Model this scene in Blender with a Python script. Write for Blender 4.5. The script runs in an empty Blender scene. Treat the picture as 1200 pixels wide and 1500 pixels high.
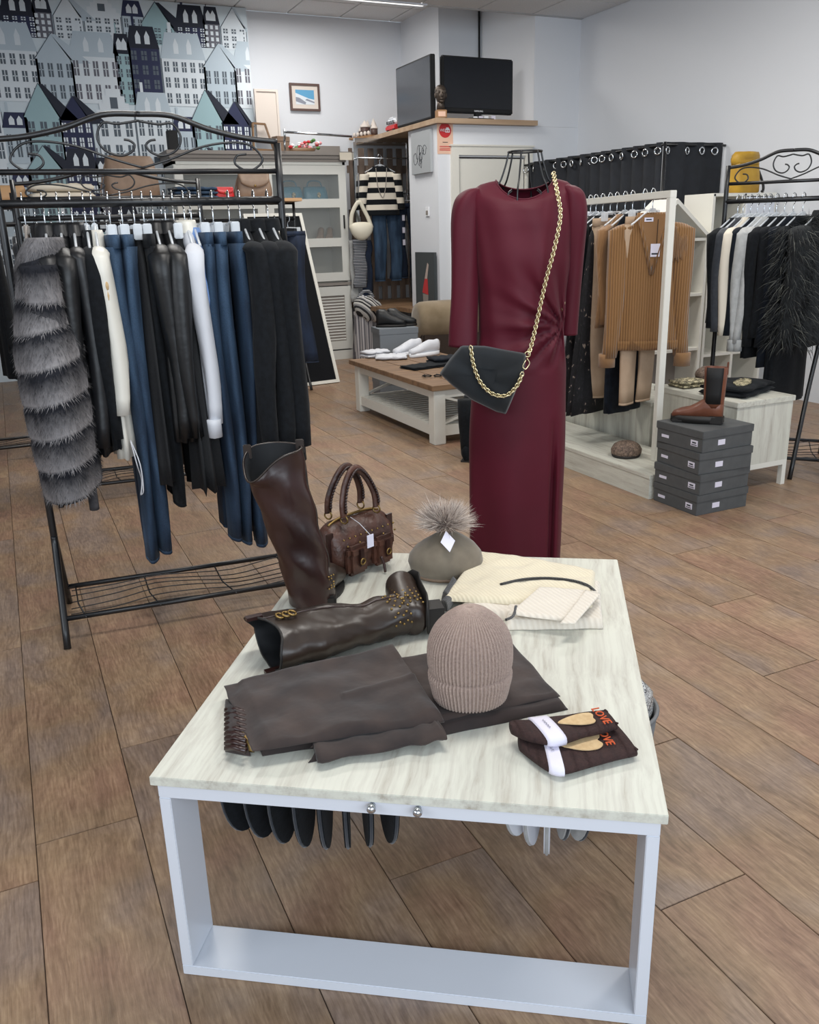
import bpy, bmesh, math, random
from math import sin, cos, pi, radians, atan2, sqrt, hypot
from mathutils import Vector, Matrix, noise

random.seed(7)
S = bpy.context.scene
C = S.collection

# ------------------------------------------------------------------ camera
FPX, PITCH, ROLL, HEAD, EYE = 1252.0, math.atan(408 / 1252), math.atan(113 / 3840.), radians(24.5), 1.35
_ch, _sh = cos(HEAD), sin(HEAD)
FW = Vector((_sh * cos(PITCH), _ch * cos(PITCH), -sin(PITCH)))
_rt = Vector((_ch, -_sh, 0)); _up = _rt.cross(FW)
RT = _rt * cos(ROLL) - _up * sin(ROLL)
UP = _rt * sin(ROLL) + _up * cos(ROLL)
EYEP = Vector((0, 0, EYE))
cam_d = bpy.data.cameras.new('camera'); cam = bpy.data.objects.new('camera', cam_d); C.objects.link(cam)
cam_d.sensor_fit = 'VERTICAL'; cam_d.sensor_height = 36.0; cam_d.sensor_width = 28.8
cam_d.lens = FPX * 36.0 / 1500.0; cam_d.clip_start = 0.05
cam.matrix_world = Matrix(((RT.x, UP.x, -FW.x, 0), (RT.y, UP.y, -FW.y, 0), (RT.z, UP.z, -FW.z, EYE), (0, 0, 0, 1)))
S.camera = cam

# ------------------------------------------------------------------ world, light, exposure
w = bpy.data.worlds.new('world'); S.world = w; w.use_nodes = True
w.node_tree.nodes['Background'].inputs[0].default_value = (0.78, 0.88, 1.0, 1)
w.node_tree.nodes['Background'].inputs[1].default_value = 0.45
S.view_settings.view_transform = 'Standard'; S.view_settings.look = 'None'
S.view_settings.exposure = 0.0; S.view_settings.gamma = 1.0; S.view_settings.use_curve_mapping = False

def area(name, loc, target, sx, sy, power, col):
    d = bpy.data.lights.new(name, 'AREA'); d.shape = 'RECTANGLE'; d.size = sx; d.size_y = sy
    d.energy = power; d.color = col
    o = bpy.data.objects.new(name, d); C.objects.link(o); o.location = loc
    o.rotation_euler = (Vector(target) - Vector(loc)).to_track_quat('-Z', 'Y').to_euler()
    return o
area('shop_window_daylight', (0.6, -2.6, 2.2), (1.9, 5.0, 0.7), 5.0, 1.9, 165, (0.80, 0.90, 1.0))
area('side_area_light', (-3.2, 1.0, 2.2), (2.5, 3.5, 0.8), 3.2, 1.7, 60, (0.88, 0.94, 1.0))  # unseen pale blue area lamp shining in from the left
for i, (lx, ly) in enumerate(((0.9, 1.8), (3.3, 1.8), (0.9, 4.8), (3.6, 4.6), (3.0, 6.9))):
    area('ceiling_panel_light', (lx, ly, 3.27), (lx, ly, 0), 1.15, 0.55, 40, (1.0, 0.97, 0.92))
area('alcove_panel_light', (3.1, 8.9, 3.57), (3.1, 8.9, 0), 1.0, 0.5, 30, (1.0, 0.97, 0.93))

# ------------------------------------------------------------------ placing helpers (points on real planes)
def ray(x, y): return FW + RT * ((x - 600) / FPX) + UP * ((750 - y) / FPX)
def F(x, y, z=0.0):
    d = ray(x, y); return EYEP + d * ((z - EYE) / d.z)
def AY(x, y, Y):
    d = ray(x, y); return EYEP + d * (Y / d.y)
def AX(x, y, X):
    d = ray(x, y); return EYEP + d * (X / d.x)
def AD(x, y, D): return EYEP + ray(x, y) * D
def PR(p):
    v = Vector(p) - EYEP; z = v.dot(FW); return 600 + FPX * v.dot(RT) / z, 750 - FPX * v.dot(UP) / z
def on_rod(px, A, B):
    A, B = Vector(A), Vector(B); lo, hi = -0.6, 1.6
    for _ in range(40):
        m = (lo + hi) / 2
        if PR(A.lerp(B, m))[0] < px: lo = m
        else: hi = m
    return A.lerp(B, lo)

# ------------------------------------------------------------------ materials
def lin(h):
    if isinstance(h, str):
        h = tuple(int(h[i:i + 2], 16) / 255 for i in (0, 2, 4))
    return tuple((c / 12.92 if c <= 0.04045 else ((c + 0.055) / 1.055) ** 2.4) for c in h) + (1,)

def base_mat(name):
    m = bpy.data.materials.new(name); m.use_nodes = True
    nt = m.node_tree; return m, nt, nt.nodes['Principled BSDF']

def mat(name, col, rough=0.6, metal=0.0, col2=None, scale=40, bump=0.0, bscale=None, stretch=(1, 1, 1), sheen=0.0, detail=4, lo=0.35, hi=0.65, trans=0, alpha=1, emit=0, coat=0, spec=None):
    m, nt, b = base_mat(name); N = nt.nodes.new; L = nt.links.new
    b.inputs['Base Color'].default_value = lin(col); b.inputs['Roughness'].default_value = rough
    b.inputs['Metallic'].default_value = metal
    if sheen: b.inputs['Sheen Weight'].default_value = sheen
    if coat: b.inputs['Coat Weight'].default_value = coat
    if trans: b.inputs['Transmission Weight'].default_value = trans
    if alpha < 1: b.inputs['Alpha'].default_value = alpha
    if spec is not None: b.inputs['Specular IOR Level'].default_value = spec
    if emit:
        b.inputs['Emission Color'].default_value = lin(col); b.inputs['Emission Strength'].default_value = emit
    if col2 or bump:
        tc = N('ShaderNodeTexCoord'); mp = N('ShaderNodeMapping'); L(tc.outputs['Object'], mp.inputs[0])
        mp.inputs['Scale'].default_value = stretch
        if col2:
            nz = N('ShaderNodeTexNoise'); nz.inputs['Scale'].default_value = scale; nz.inputs['Detail'].default_value = detail
            L(mp.outputs[0], nz.inputs['Vector'])
            r = N('ShaderNodeValToRGB'); r.color_ramp.elements[0].position = lo; r.color_ramp.elements[1].position = hi
            r.color_ramp.elements[0].color = lin(col); r.color_ramp.elements[1].color = lin(col2)
            L(nz.outputs[0], r.inputs[0]); L(r.outputs[0], b.inputs['Base Color'])
        if bump:
            n2 = N('ShaderNodeTexNoise'); n2.inputs['Scale'].default_value = bscale or scale; n2.inputs['Detail'].default_value = 3
            L(mp.outputs[0], n2.inputs['Vector'])
            bp = N('ShaderNodeBump'); bp.inputs['Strength'].default_value = bump; bp.inputs['Distance'].default_value = 0.01
            L(n2.outputs[0], bp.inputs['Height']); L(bp.outputs[0], b.inputs['Normal'])
    return m

def knit(name, col, col2, freq, axis='X', strength=0.6, rough=0.9):
    """wool with fine ribs as relief"""
    m, nt, b = base_mat(name); N = nt.nodes.new; L = nt.links.new
    b.inputs['Roughness'].default_value = rough; b.inputs['Sheen Weight'].default_value = 0.3
    tc = N('ShaderNodeTexCoord'); wv = N('ShaderNodeTexWave'); wv.bands_direction = axis
    wv.inputs['Scale'].default_value = freq; wv.inputs['Distortion'].default_value = 0.6
    L(tc.outputs['Object'], wv.inputs['Vector'])
    r = N('ShaderNodeValToRGB'); r.color_ramp.elements[0].color = lin(col2); r.color_ramp.elements[1].color = lin(col)
    L(wv.outputs['Fac'], r.inputs[0]); L(r.outputs[0], b.inputs['Base Color'])
    bp = N('ShaderNodeBump'); bp.inputs['Strength'].default_value = strength; bp.inputs['Distance'].default_value = 0.004
    L(wv.outputs['Fac'], bp.inputs['Height']); L(bp.outputs[0], b.inputs['Normal'])
    return m

def floor_mat():
    m, nt, b = base_mat('oak_plank'); N = nt.nodes.new; L = nt.links.new
    tc = N('ShaderNodeTexCoord'); oi = N('ShaderNodeObjectInfo')
    off = N('ShaderNodeVectorMath'); off.operation = 'SCALE'; L(oi.outputs['Location'], off.inputs[0]); off.inputs['Scale'].default_value = 3.7
    ad = N('ShaderNodeVectorMath'); ad.operation = 'ADD'; L(tc.outputs['Object'], ad.inputs[0]); L(off.outputs[0], ad.inputs[1])
    def noise_(vec, sc, det=4, rough=.5, dist=0):
        n = N('ShaderNodeTexNoise'); n.inputs['Scale'].default_value = sc; n.inputs['Detail'].default_value = det
        n.inputs['Roughness'].default_value = rough; n.inputs['Distortion'].default_value = dist; L(vec, n.inputs['Vector']); return n
    def mix(kind, f, a_, b_):
        x = N('ShaderNodeMix'); x.data_type = 'RGBA'; x.blend_type = kind
        if isinstance(f, float): x.inputs[0].default_value = f
        else: L(f, x.inputs[0])
        for i, q in ((6, a_), (7, b_)):
            if isinstance(q, tuple): x.inputs[i].default_value = q
            else: L(q, x.inputs[i])
        return x.outputs[2]
    mp = N('ShaderNodeMapping'); L(ad.outputs[0], mp.inputs[0]); mp.inputs['Scale'].default_value = (1, 0.2, 1)
    warp = noise_(ad.outputs[0], 4.0, 3)
    wa = N('ShaderNodeVectorMath'); wa.operation = 'MULTIPLY_ADD'; L(warp.outputs['Color'], wa.inputs[0]); wa.inputs[1].default_value = (0.09, 0.05, 0); L(mp.outputs[0], wa.inputs[2])
    n1 = noise_(wa.outputs[0], 12, 10, .72, .6)          # tone
    r = N('ShaderNodeValToRGB'); e = r.color_ramp.elements
    e[0].position = 0.30; e[0].color = lin('604b3d'); e[1].position = 0.70; e[1].color = lin('ab8e72')
    k = e.new(0.45); k.color = lin('826856'); k = e.new(0.57); k.color = lin('967b64')
    L(n1.outputs[0], r.inputs[0]); col = r.outputs[0]
    hue = noise_(ad.outputs[0], 3.1, 2); hr = N('ShaderNodeValToRGB'); e = hr.color_ramp.elements
    e[0].position = .36; e[0].color = lin('857a72'); e[1].position = .66; e[1].color = lin('94705a'); k = e.new(.5); k.color = lin('927a5c'); L(hue.outputs[0], hr.inputs[0])
    col = mix('MIX', .42, col, hr.outputs[0])
    wv = N('ShaderNodeTexWave'); wv.inputs['Scale'].default_value = 16; wv.inputs['Distortion'].default_value = 14; wv.inputs['Detail'].default_value = 3; wv.inputs['Detail Scale'].default_value = 1.5
    L(wa.outputs[0], wv.inputs['Vector']); col = mix('SOFT_LIGHT', .11, col, wv.outputs['Color'])
    mp3 = N('ShaderNodeMapping'); L(ad.outputs[0], mp3.inputs[0]); mp3.inputs['Scale'].default_value = (1, 0.07, 1)
    n2 = noise_(mp3.outputs[0], 190, 4, .6); col = mix('SOFT_LIGHT', .75, col, n2.outputs['Color'] if False else n2.outputs[0])
    n3 = noise_(ad.outputs[0], 38, 4, .6); col = mix('SOFT_LIGHT', .35, col, n3.outputs[0])
    # knots and drying cracks
    kn = N('ShaderNodeTexVoronoi'); kn.inputs['Scale'].default_value = 5.5; L(wa.outputs[0], kn.inputs['Vector'])
    kr = N('ShaderNodeMapRange'); kr.inputs[1].default_value = .02; kr.inputs[2].default_value = .13; kr.inputs[3].default_value = .55; kr.inputs[4].default_value = 0; L(kn.outputs['Distance'], kr.inputs[0])
    col = mix('MIX', kr.outputs[0], col, lin('5a4434'))
    hs = N('ShaderNodeHueSaturation'); L(col, hs.inputs['Color'])
    mr = N('ShaderNodeMapRange'); L(oi.outputs['Random'], mr.inputs[0]); mr.inputs[3].default_value = 0.90; mr.inputs[4].default_value = 1.04
    L(mr.outputs[0], hs.inputs['Value']); L(hs.outputs[0], b.inputs['Base Color'])
    rr = N('ShaderNodeMapRange'); L(n1.outputs[0], rr.inputs[0]); rr.inputs[3].default_value = 0.34; rr.inputs[4].default_value = 0.50
    L(rr.outputs[0], b.inputs['Roughness'])
    bp = N('ShaderNodeBump'); bp.inputs['Strength'].default_value = 0.25; bp.inputs['Distance'].default_value = 0.003
    L(n2.outputs[0], bp.inputs['Height']); L(bp.outputs[0], b.inputs['Normal'])
    return m

def washed_mat(name, axis=(1, 0.06, 1), a='d0d0c4', bcol='aaa496', c='c2c0b5', sc=48):
    m, nt, b = base_mat(name); N = nt.nodes.new; L = nt.links.new
    tc = N('ShaderNodeTexCoord'); mp = N('ShaderNodeMapping'); L(tc.outputs['Object'], mp.inputs[0]); mp.inputs['Scale'].default_value = axis
    wp = N('ShaderNodeTexNoise'); wp.inputs['Scale'].default_value = 6; L(tc.outputs['Object'], wp.inputs['Vector'])
    wa = N('ShaderNodeVectorMath'); wa.operation = 'MULTIPLY_ADD'; L(wp.outputs['Color'], wa.inputs[0]); wa.inputs[1].default_value = (0.018, 0.018, 0.018); L(mp.outputs[0], wa.inputs[2])
    n1 = N('ShaderNodeTexNoise'); n1.inputs['Scale'].default_value = sc; n1.inputs['Detail'].default_value = 9; n1.inputs['Roughness'].default_value = 0.68; L(wa.outputs[0], n1.inputs['Vector'])
    n2 = N('ShaderNodeTexNoise'); n2.inputs['Scale'].default_value = 7; n2.inputs['Detail'].default_value = 5; L(mp.outputs[0], n2.inputs['Vector'])
    r = N('ShaderNodeValToRGB'); e = r.color_ramp.elements
    e[0].position = 0.30; e[0].color = lin(bcol); e[1].position = 0.58; e[1].color = lin(a); k = e.new(0.43); k.color = lin(c)
    L(n1.outputs[0], r.inputs[0])
    mx = N('ShaderNodeMix'); mx.data_type = 'RGBA'; mx.blend_type = 'SOFT_LIGHT'; mx.inputs[0].default_value = 0.30
    L(r.outputs[0], mx.inputs[6]); L(n2.outputs[0], mx.inputs[7]); L(mx.outputs[2], b.inputs['Base Color'])
    b.inputs['Roughness'].default_value = 0.45
    bp = N('ShaderNodeBump'); bp.inputs['Strength'].default_value = 0.2; bp.inputs['Distance'].default_value = 0.002
    L(n1.outputs[0], bp.inputs['Height']); L(bp.outputs[0], b.inputs['Normal'])
    return m

def denim_mat(name, a, bcol):
    m, nt, b = base_mat(name); N = nt.nodes.new; L = nt.links.new
    tc = N('ShaderNodeTexCoord'); n = N('ShaderNodeTexNoise'); n.inputs['Scale'].default_value = 5; n.inputs['Detail'].default_value = 3
    mp = N('ShaderNodeMapping'); mp.inputs['Scale'].default_value = (3, 3, 0.6); L(tc.outputs['Object'], mp.inputs[0]); L(mp.outputs[0], n.inputs['Vector'])
    r = N('ShaderNodeValToRGB'); r.color_ramp.elements[0].position = 0.38; r.color_ramp.elements[1].position = 0.7
    r.color_ramp.elements[0].color = lin(a); r.color_ramp.elements[1].color = lin(bcol); L(n.outputs[0], r.inputs[0])
    f = N('ShaderNodeTexNoise'); f.inputs['Scale'].default_value = 260; L(tc.outputs['Object'], f.inputs['Vector'])
    mx = N('ShaderNodeMix'); mx.data_type = 'RGBA'; mx.blend_type = 'SOFT_LIGHT'; mx.inputs[0].default_value = 0.5
    L(r.outputs[0], mx.inputs[6]); L(f.outputs[0], mx.inputs[7]); L(mx.outputs[2], b.inputs['Base Color'])
    b.inputs['Roughness'].default_value = 0.85
    return m

def speck_mat(name, a, bcol, c, scale=30, rough=0.8, th=0.12):
    """blotchy print: voronoi and noise"""
    m, nt, b = base_mat(name); N = nt.nodes.new; L = nt.links.new
    tc = N('ShaderNodeTexCoord'); v = N('ShaderNodeTexVoronoi'); v.inputs['Scale'].default_value = scale; v.feature = 'DISTANCE_TO_EDGE'
    n = N('ShaderNodeTexNoise'); n.inputs['Scale'].default_value = scale * 0.8
    ad = N('ShaderNodeVectorMath'); ad.operation = 'MULTIPLY_ADD'; L(n.outputs['Color'], ad.inputs[0]); ad.inputs[1].default_value = (0.05,) * 3; L(tc.outputs['Object'], ad.inputs[2])
    L(ad.outputs[0], v.inputs['Vector'])
    r = N('ShaderNodeValToRGB'); e = r.color_ramp.elements; r.color_ramp.interpolation = 'CONSTANT'
    e[0].position = 0; e[0].color = lin(a); e[1].position = th; e[1].color = lin(bcol); k = e.new(th * 2.6); k.color = lin(c)
    L(v.outputs['Distance'], r.inputs[0]); L(r.outputs[0], b.inputs['Base Color']); b.inputs['Roughness'].default_value = rough
    return m

def stripe_mat(name, cols, scale, axis='Z', rough=0.85):
    m, nt, b = base_mat(name); N = nt.nodes.new; L = nt.links.new
    tc = N('ShaderNodeTexCoord'); wv = N('ShaderNodeTexWave'); wv.bands_direction = axis; wv.wave_profile = 'SAW'; wv.inputs['Scale'].default_value = scale
    L(tc.outputs['Object'], wv.inputs['Vector']); r = N('ShaderNodeValToRGB'); e = r.color_ramp.elements; r.color_ramp.interpolation = 'CONSTANT'
    e[0].color = lin(cols[0]); e[1].position = 1 / len(cols); e[1].color = lin(cols[1])
    for i in range(2, len(cols)):
        k = e.new(i / len(cols)); k.color = lin(cols[i])
    L(wv.outputs['Fac'], r.inputs[0]); L(r.outputs[0], b.inputs['Base Color']); b.inputs['Roughness'].default_value = rough
    return m

M = {}
M['floor'] = floor_mat()
M['subfloor'] = mat('plank_joint', '57463a', 0.9)  # brown base colour that shows in the joints between planks
M['wall'] = mat('white_wall_paint', 'dcdfe4', 0.75, bump=0.05, bscale=60)
M['ceiling'] = mat('ceiling_tile', 'd9d9da', 0.9, col2='cfcfd0', scale=90, bump=0.15)
M['grid'] = mat('ceiling_grid', 'b9babc', 0.6)
M['panel_light'] = mat('lit_diffuser', 'fffaf0', 0.5, emit=2.2)
M['washed'] = washed_mat('whitewashed_wood')
M['washed_v'] = washed_mat('whitewashed_wood_upright', (1, 1, 0.08), bcol='a9a498', sc=30)
M['washed_y'] = washed_mat('whitewashed_wood_long', (1, 0.08, 1))
M['white_lac'] = mat('white_lacquer', 'd2d6de', 0.3)
M['white_wood'] = mat('painted_white_wood', 'dedcd3', 0.5, bump=0.1, bscale=40)
M['black_metal'] = mat('black_metal', '121316', 0.35, spec=0.6)
M['black_plain'] = mat('black_matte', '0d0e10', 0.7)
M['black_wool'] = mat('black_wool', '0f1114', 0.92, col2='15181c', scale=60, sheen=0.04, spec=.2, bump=0.1, bscale=200)
M['navy_wool'] = mat('navy_wool', '0c1017', 0.92, col2='141a24', scale=30, sheen=0.05, spec=.2)
M['char_wool'] = mat('charcoal_wool', '24282f', 0.9, col2='2e3239', scale=60, sheen=0.3)
M['black_leather'] = mat('black_leather', '101113', 0.42, bump=0.35, bscale=14, spec=0.5)
M['grey_leather'] = mat('faded_black_leather', '141518', 0.42, bump=0.3, bscale=12)
M['black_lace'] = speck_mat('black_lace', '07080a', '15161a', '0c0d10', 60)
M['white_cotton'] = mat('white_cotton', 'cdcfd5', 0.8, bump=0.3, bscale=9)
M['cream_satin'] = mat('cream_satin', 'd9d6cc', 0.4, bump=0.5, bscale=6)
M['blue_shirt'] = mat('blue_cotton', '6f8fc4', 0.8)
M['denim'] = denim_mat('mid_blue_denim', '182b40', '3a536d')
M['denim2'] = denim_mat('blue_denim', '16273b', '2f4862')
M['denim_dk'] = denim_mat('dark_denim', '0f1a2c', '1c2c46')
M['thread'] = mat('gold_thread', '9c8458', 0.7)
M['wine'] = mat('wine_jersey', '4a0519', 0.6, col2='51071d', scale=4, sheen=0.04, spec=.3, bump=0.12, bscale=5)
M['gold'] = mat('pale_gold', 'dccfa8', 0.28, 1.0)
M['brass'] = mat('antique_brass', '8c7448', 0.4, 1.0)
M['chrome'] = mat('chrome', 'c8ccd0', 0.15, 1.0)
M['suede_black'] = mat('black_suede', '0a0f13', 0.9, col2='10171d', scale=9, sheen=0.2, lo=.4, hi=.7)
M['boot_dark'] = mat('dark_brown_leather', '24120f', 0.30, col2='331d1a', scale=7, bump=0.35, bscale=9, spec=0.6)
M['boot_dark2'] = mat('brown_black_leather', '241a15', 0.36, col2='32261e', scale=7, bump=0.3, bscale=10, spec=0.6)
M['boot_in'] = mat('boot_lining', '0c0e12', 0.7)
M['bag_brown'] = mat('worn_brown_leather', '2c1a15', 0.45, col2='553529', scale=16, bump=0.5, bscale=40)
M['tan_leather'] = mat('chestnut_leather', '5c3426', 0.35, col2='7b4a33', scale=6, bump=0.1, bscale=20)
M['taupe'] = mat('taupe_wool_felt', '746a5b', 0.85, col2='6a6052', scale=30, sheen=0.25)
M['pom'] = mat('pompom_fur', 'd2c5bb', 0.7); M['pom_dk'] = mat('pompom_fur_root', '7a6a62', 0.8)
M['beanie'] = mat('rose_taupe_wool', '9d887e', 0.95, col2='ab968a', scale=220, sheen=0.15, bump=0.4, bscale=320)
M['suede_brown'] = mat('brown_suede', '271f1e', 0.88, col2='43352f', scale=12, sheen=0.12, bump=0.5, bscale=14, lo=.32, hi=.78)
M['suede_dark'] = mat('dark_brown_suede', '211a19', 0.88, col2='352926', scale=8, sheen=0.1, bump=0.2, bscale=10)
M['cream_knit'] = knit('cream_knit', 'ddd2b8', 'd3c7ac', 34, 'X', 0.25)
M['cream_rib'] = knit('cream_rib_knit', 'dcd3c5', 'd4cabb', 26, 'X', .35)
M['dark_trim'] = knit('dark_knit_trim', '2b2724', '191614', 90, 'X', 0.6)
M['sock'] = mat('brown_sock_knit', '2e1b19', 0.9, col2='36211e', scale=120, bump=0.3, bscale=300)
M['paper'] = mat('white_paper', 'dcd8e6', 0.6)
M['sand_heart'] = mat('sand_knit', 'cdb187', 0.9, col2='bfa177', scale=90)
M['orange_thread'] = mat('orange_thread', 'c8562c', 0.8)
M['ink'] = mat('grey_ink', '8d8a96', 0.8)
M['ink_dark'] = mat('dark_ink', '2d3036', 0.8)
M['plastic_clear'] = mat('clear_plastic', 'e8ecf0', 0.25, alpha=0.55)
M['white_plastic'] = mat('white_plastic', 'eceef2', 0.35)
M['wood_shelf'] = mat('light_oak', 'c7a077', 0.55, col2='b58d64', scale=14, stretch=(0.1, 1, 1))
M['wood_brown'] = mat('brown_wood', '8a6d51', 0.5, col2='6c523b', scale=22, stretch=(0.12, 1, 1), bump=0.15)
M['wood_loft'] = mat('loft_board', 'b39a80', 0.5, col2='a1866b', scale=12, stretch=(0.1, 1, 1))
M['slat'] = mat('weathered_slat', '7d6c5f', 0.7, col2='5f5047', scale=20, stretch=(1, 1, 0.1))
M['sofa'] = mat('sofa_suede', '8a7a62', 0.8, col2='716148', scale=5, sheen=0.3, stretch=(1, 1, 1), bump=0.1, bscale=20)
M['sofa_dk'] = mat('sofa_dark', '3a2f28', 0.85)
M['box_grey'] = mat('grey_cardboard', '4c4e4f', 0.6, col2='525455', scale=20)
M['box_light'] = mat('light_grey_cardboard', '767c82', 0.6)
M['glass'] = mat('cabinet_glass', 'd5dde0', 0.05, alpha=0.10)
M['cab_inside'] = mat('cabinet_inside', 'b5b3aa', 0.8)
M['cab_white'] = mat('cabinet_white', 'd9d9d3', 0.5)
M['cab_grey'] = mat('cabinet_cornice_grey', '8d8680', 0.6)
M['teal'] = mat('teal_leather', '2f7186', 0.35, bump=0.4, bscale=10)
M['screen'] = mat('dark_screen', '12161d', 0.18)
M['screen2'] = mat('dull_screen', '3b3f46', 0.22)
M['bronze'] = mat('bronze', '453c35', 0.4, 0.6, col2='5a5048', scale=30, bump=0.5, bscale=60)
M['pine'] = mat('pine_block', '9a744f', 0.6)
M['red'] = mat('red_plastic', 'c02a2e', 0.4)
M['brick_brown'] = mat('brown_toy_brick', '4d3a34', 0.5)
M['green'] = mat('leaf_green', '4c7a3d', 0.7); M['pink'] = mat('pink_petal', 'd78f93', 0.7)
M['canvas'] = mat('grey_canvas', 'a5a9ac', 0.8); M['frame_brown'] = mat('dark_wood_frame', '5c4640', 0.5)
M['mat_board'] = mat('mount_board', 'd9cfc6', 0.8); M['sky_print'] = mat('blue_print', '5fa0c8', 0.7); M['snow_print'] = mat('snow_print', 'd8dfe6', 0.7); M['rock_print'] = mat('rock_print', '8b8f9c', 0.7)
M['sign_peach'] = mat('peach_sticker', 'e0b9a2', 0.6)
M['curtain'] = mat('black_curtain', '171a20', 0.85, col2='1c2027', scale=20)
M['mirror'] = mat('mirror_back', '0b0d12', 0.75, spec=0.2)
M['camel'] = knit('camel_rib_knit', '91693f', '775229', 24, 'X', 0.8)
M['camel2'] = knit('camel_fine_knit', '96704a', '87613b', 90, 'X', 0.4)
M['camel3'] = mat('camel_wool', '94704c', 0.9, col2='86633f', scale=20, sheen=0.2)
M['beige'] = mat('beige_cotton', 'b59c83', 0.8, col2='ab9178', scale=12)
M['fur_tan'] = mat('tan_fur', 'a98358', 0.9, col2='6f5233', scale=16)
M['fur_tan_hair'] = mat('tan_fur_hair', 'b3936b', 0.8)
M['fur_black'] = mat('black_fur', '15171a', 0.9, col2='24282a', scale=16); M['fur_tip'] = mat('pale_fur_tip', '63645e', 0.7)
M['lace_print'] = speck_mat('dark_floral_lace', '0c0b0e', '17141a', '8b7c70', 26, th=.14)
M['leopard'] = speck_mat('leopard_print', '17120f', '8a7466', 'a8917f', 60, th=.10)
M['snow_leopard'] = speck_mat('cream_leopard_print', '1a1712', 'd9cda6', 'efe5c4', 34, th=.12)
M['grey_wool'] = mat('pale_grey_wool', '9fa09f', 0.9, col2='b0b1b0', scale=30, sheen=0.2)
M['cream_wool'] = mat('cream_wool', 'd8cfbf', 0.9)
M['yellow'] = mat('mustard_leather', 'b8902a', 0.5, col2='a57d1f', scale=9, bump=0.3, bscale=14)
M['stone_bag'] = mat('taupe_leather', '8a7462', 0.55, col2='7c6655', scale=12)
M['bag_cream'] = mat('cream_leather', 'd9d2bf', 0.5)
M['plaid'] = stripe_mat('plaid_wool', ['a9a6a6', '77757a', 'c4c0c0', '8c8a90', '5b5a60'], 6, 'X')
M['scarf_pat'] = stripe_mat('patterned_scarf', ['8f9298', '24262c', 'a9abb0', '1d1f25'], 9, 'Z')
M['bag_pat'] = stripe_mat('woven_bag_stripes', ['c9c7c2', '1f2024', 'b7b5b1', '2c2d31', '8f8f90'], 5, 'DIAGONAL')
M['poster'] = mat('dark_poster', '3f4547', 0.5); M['skin_pale'] = mat('pale_print', 'b8a79d', 0.7)
M['sole'] = mat('dark_rubber', '1d1a18', 0.6)
M['sequin'] = speck_mat('black_sequin', 'd8d8d6', '2a2a2c', '121214', 60, 0.3, .10)
M['tub'] = mat('grey_tub', '6f7071', 0.6)
M['cream_print'] = mat('wallpaper_ground', 'd3e0e8', 0.7)
M['wp_white'] = mat('wallpaper_white', 'dfe8ef', 0.7); M['wp_teal'] = mat('wallpaper_teal', '9dbcc3', 0.7)
M['wp_navy'] = mat('wallpaper_navy', '252c4e', 0.7); M['wp_roof'] = mat('wallpaper_roof', '1c2233', 0.7); M['wp_grey'] = mat('wallpaper_grey', '6a6b76', 0.7)
M['wp_line'] = mat('wallpaper_line', '59646f', 0.7); M['wp_pale'] = mat('wallpaper_pale', 'bccbd6', 0.7)

# fur bands of the grey coat: the dye runs dark to pale inside every band (own colour of the fur)
def band_mat():
    m, nt, b = base_mat('banded_grey_fur'); N = nt.nodes.new; L = nt.links.new
    at = N('ShaderNodeAttribute'); at.attribute_name = 'band'
    nz = N('ShaderNodeTexNoise'); nz.inputs['Scale'].default_value = 16; tc = N('ShaderNodeTexCoord'); L(tc.outputs['Object'], nz.inputs['Vector'])
    ma = N('ShaderNodeMath'); ma.operation = 'MULTIPLY_ADD'; L(nz.outputs[0], ma.inputs[0]); ma.inputs[1].default_value = 0.5; L(at.outputs['Fac'], ma.inputs[2])
    r = N('ShaderNodeValToRGB'); e = r.color_ramp.elements; e[0].position = .22; e[1].position = 1.1
    e[0].color = lin('26272c'); e[1].position = 1.12; e[1].color = lin('8d8a8b'); L(ma.outputs[0], r.inputs[0]); L(r.outputs[0], b.inputs['Base Color'])
    b.inputs['Roughness'].default_value = 1.0; b.inputs['Specular IOR Level'].default_value = .1
    n2 = N('ShaderNodeTexNoise'); n2.inputs['Scale'].default_value = 90; n2.inputs['Detail'].default_value = 6; L(tc.outputs['Object'], n2.inputs['Vector'])
    bp = N('ShaderNodeBump'); bp.inputs['Strength'].default_value = .5; bp.inputs['Distance'].default_value = .006; L(n2.outputs[0], bp.inputs['Height']); L(bp.outputs[0], b.inputs['Normal'])
    return m
M['fur_grey'] = band_mat()

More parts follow.
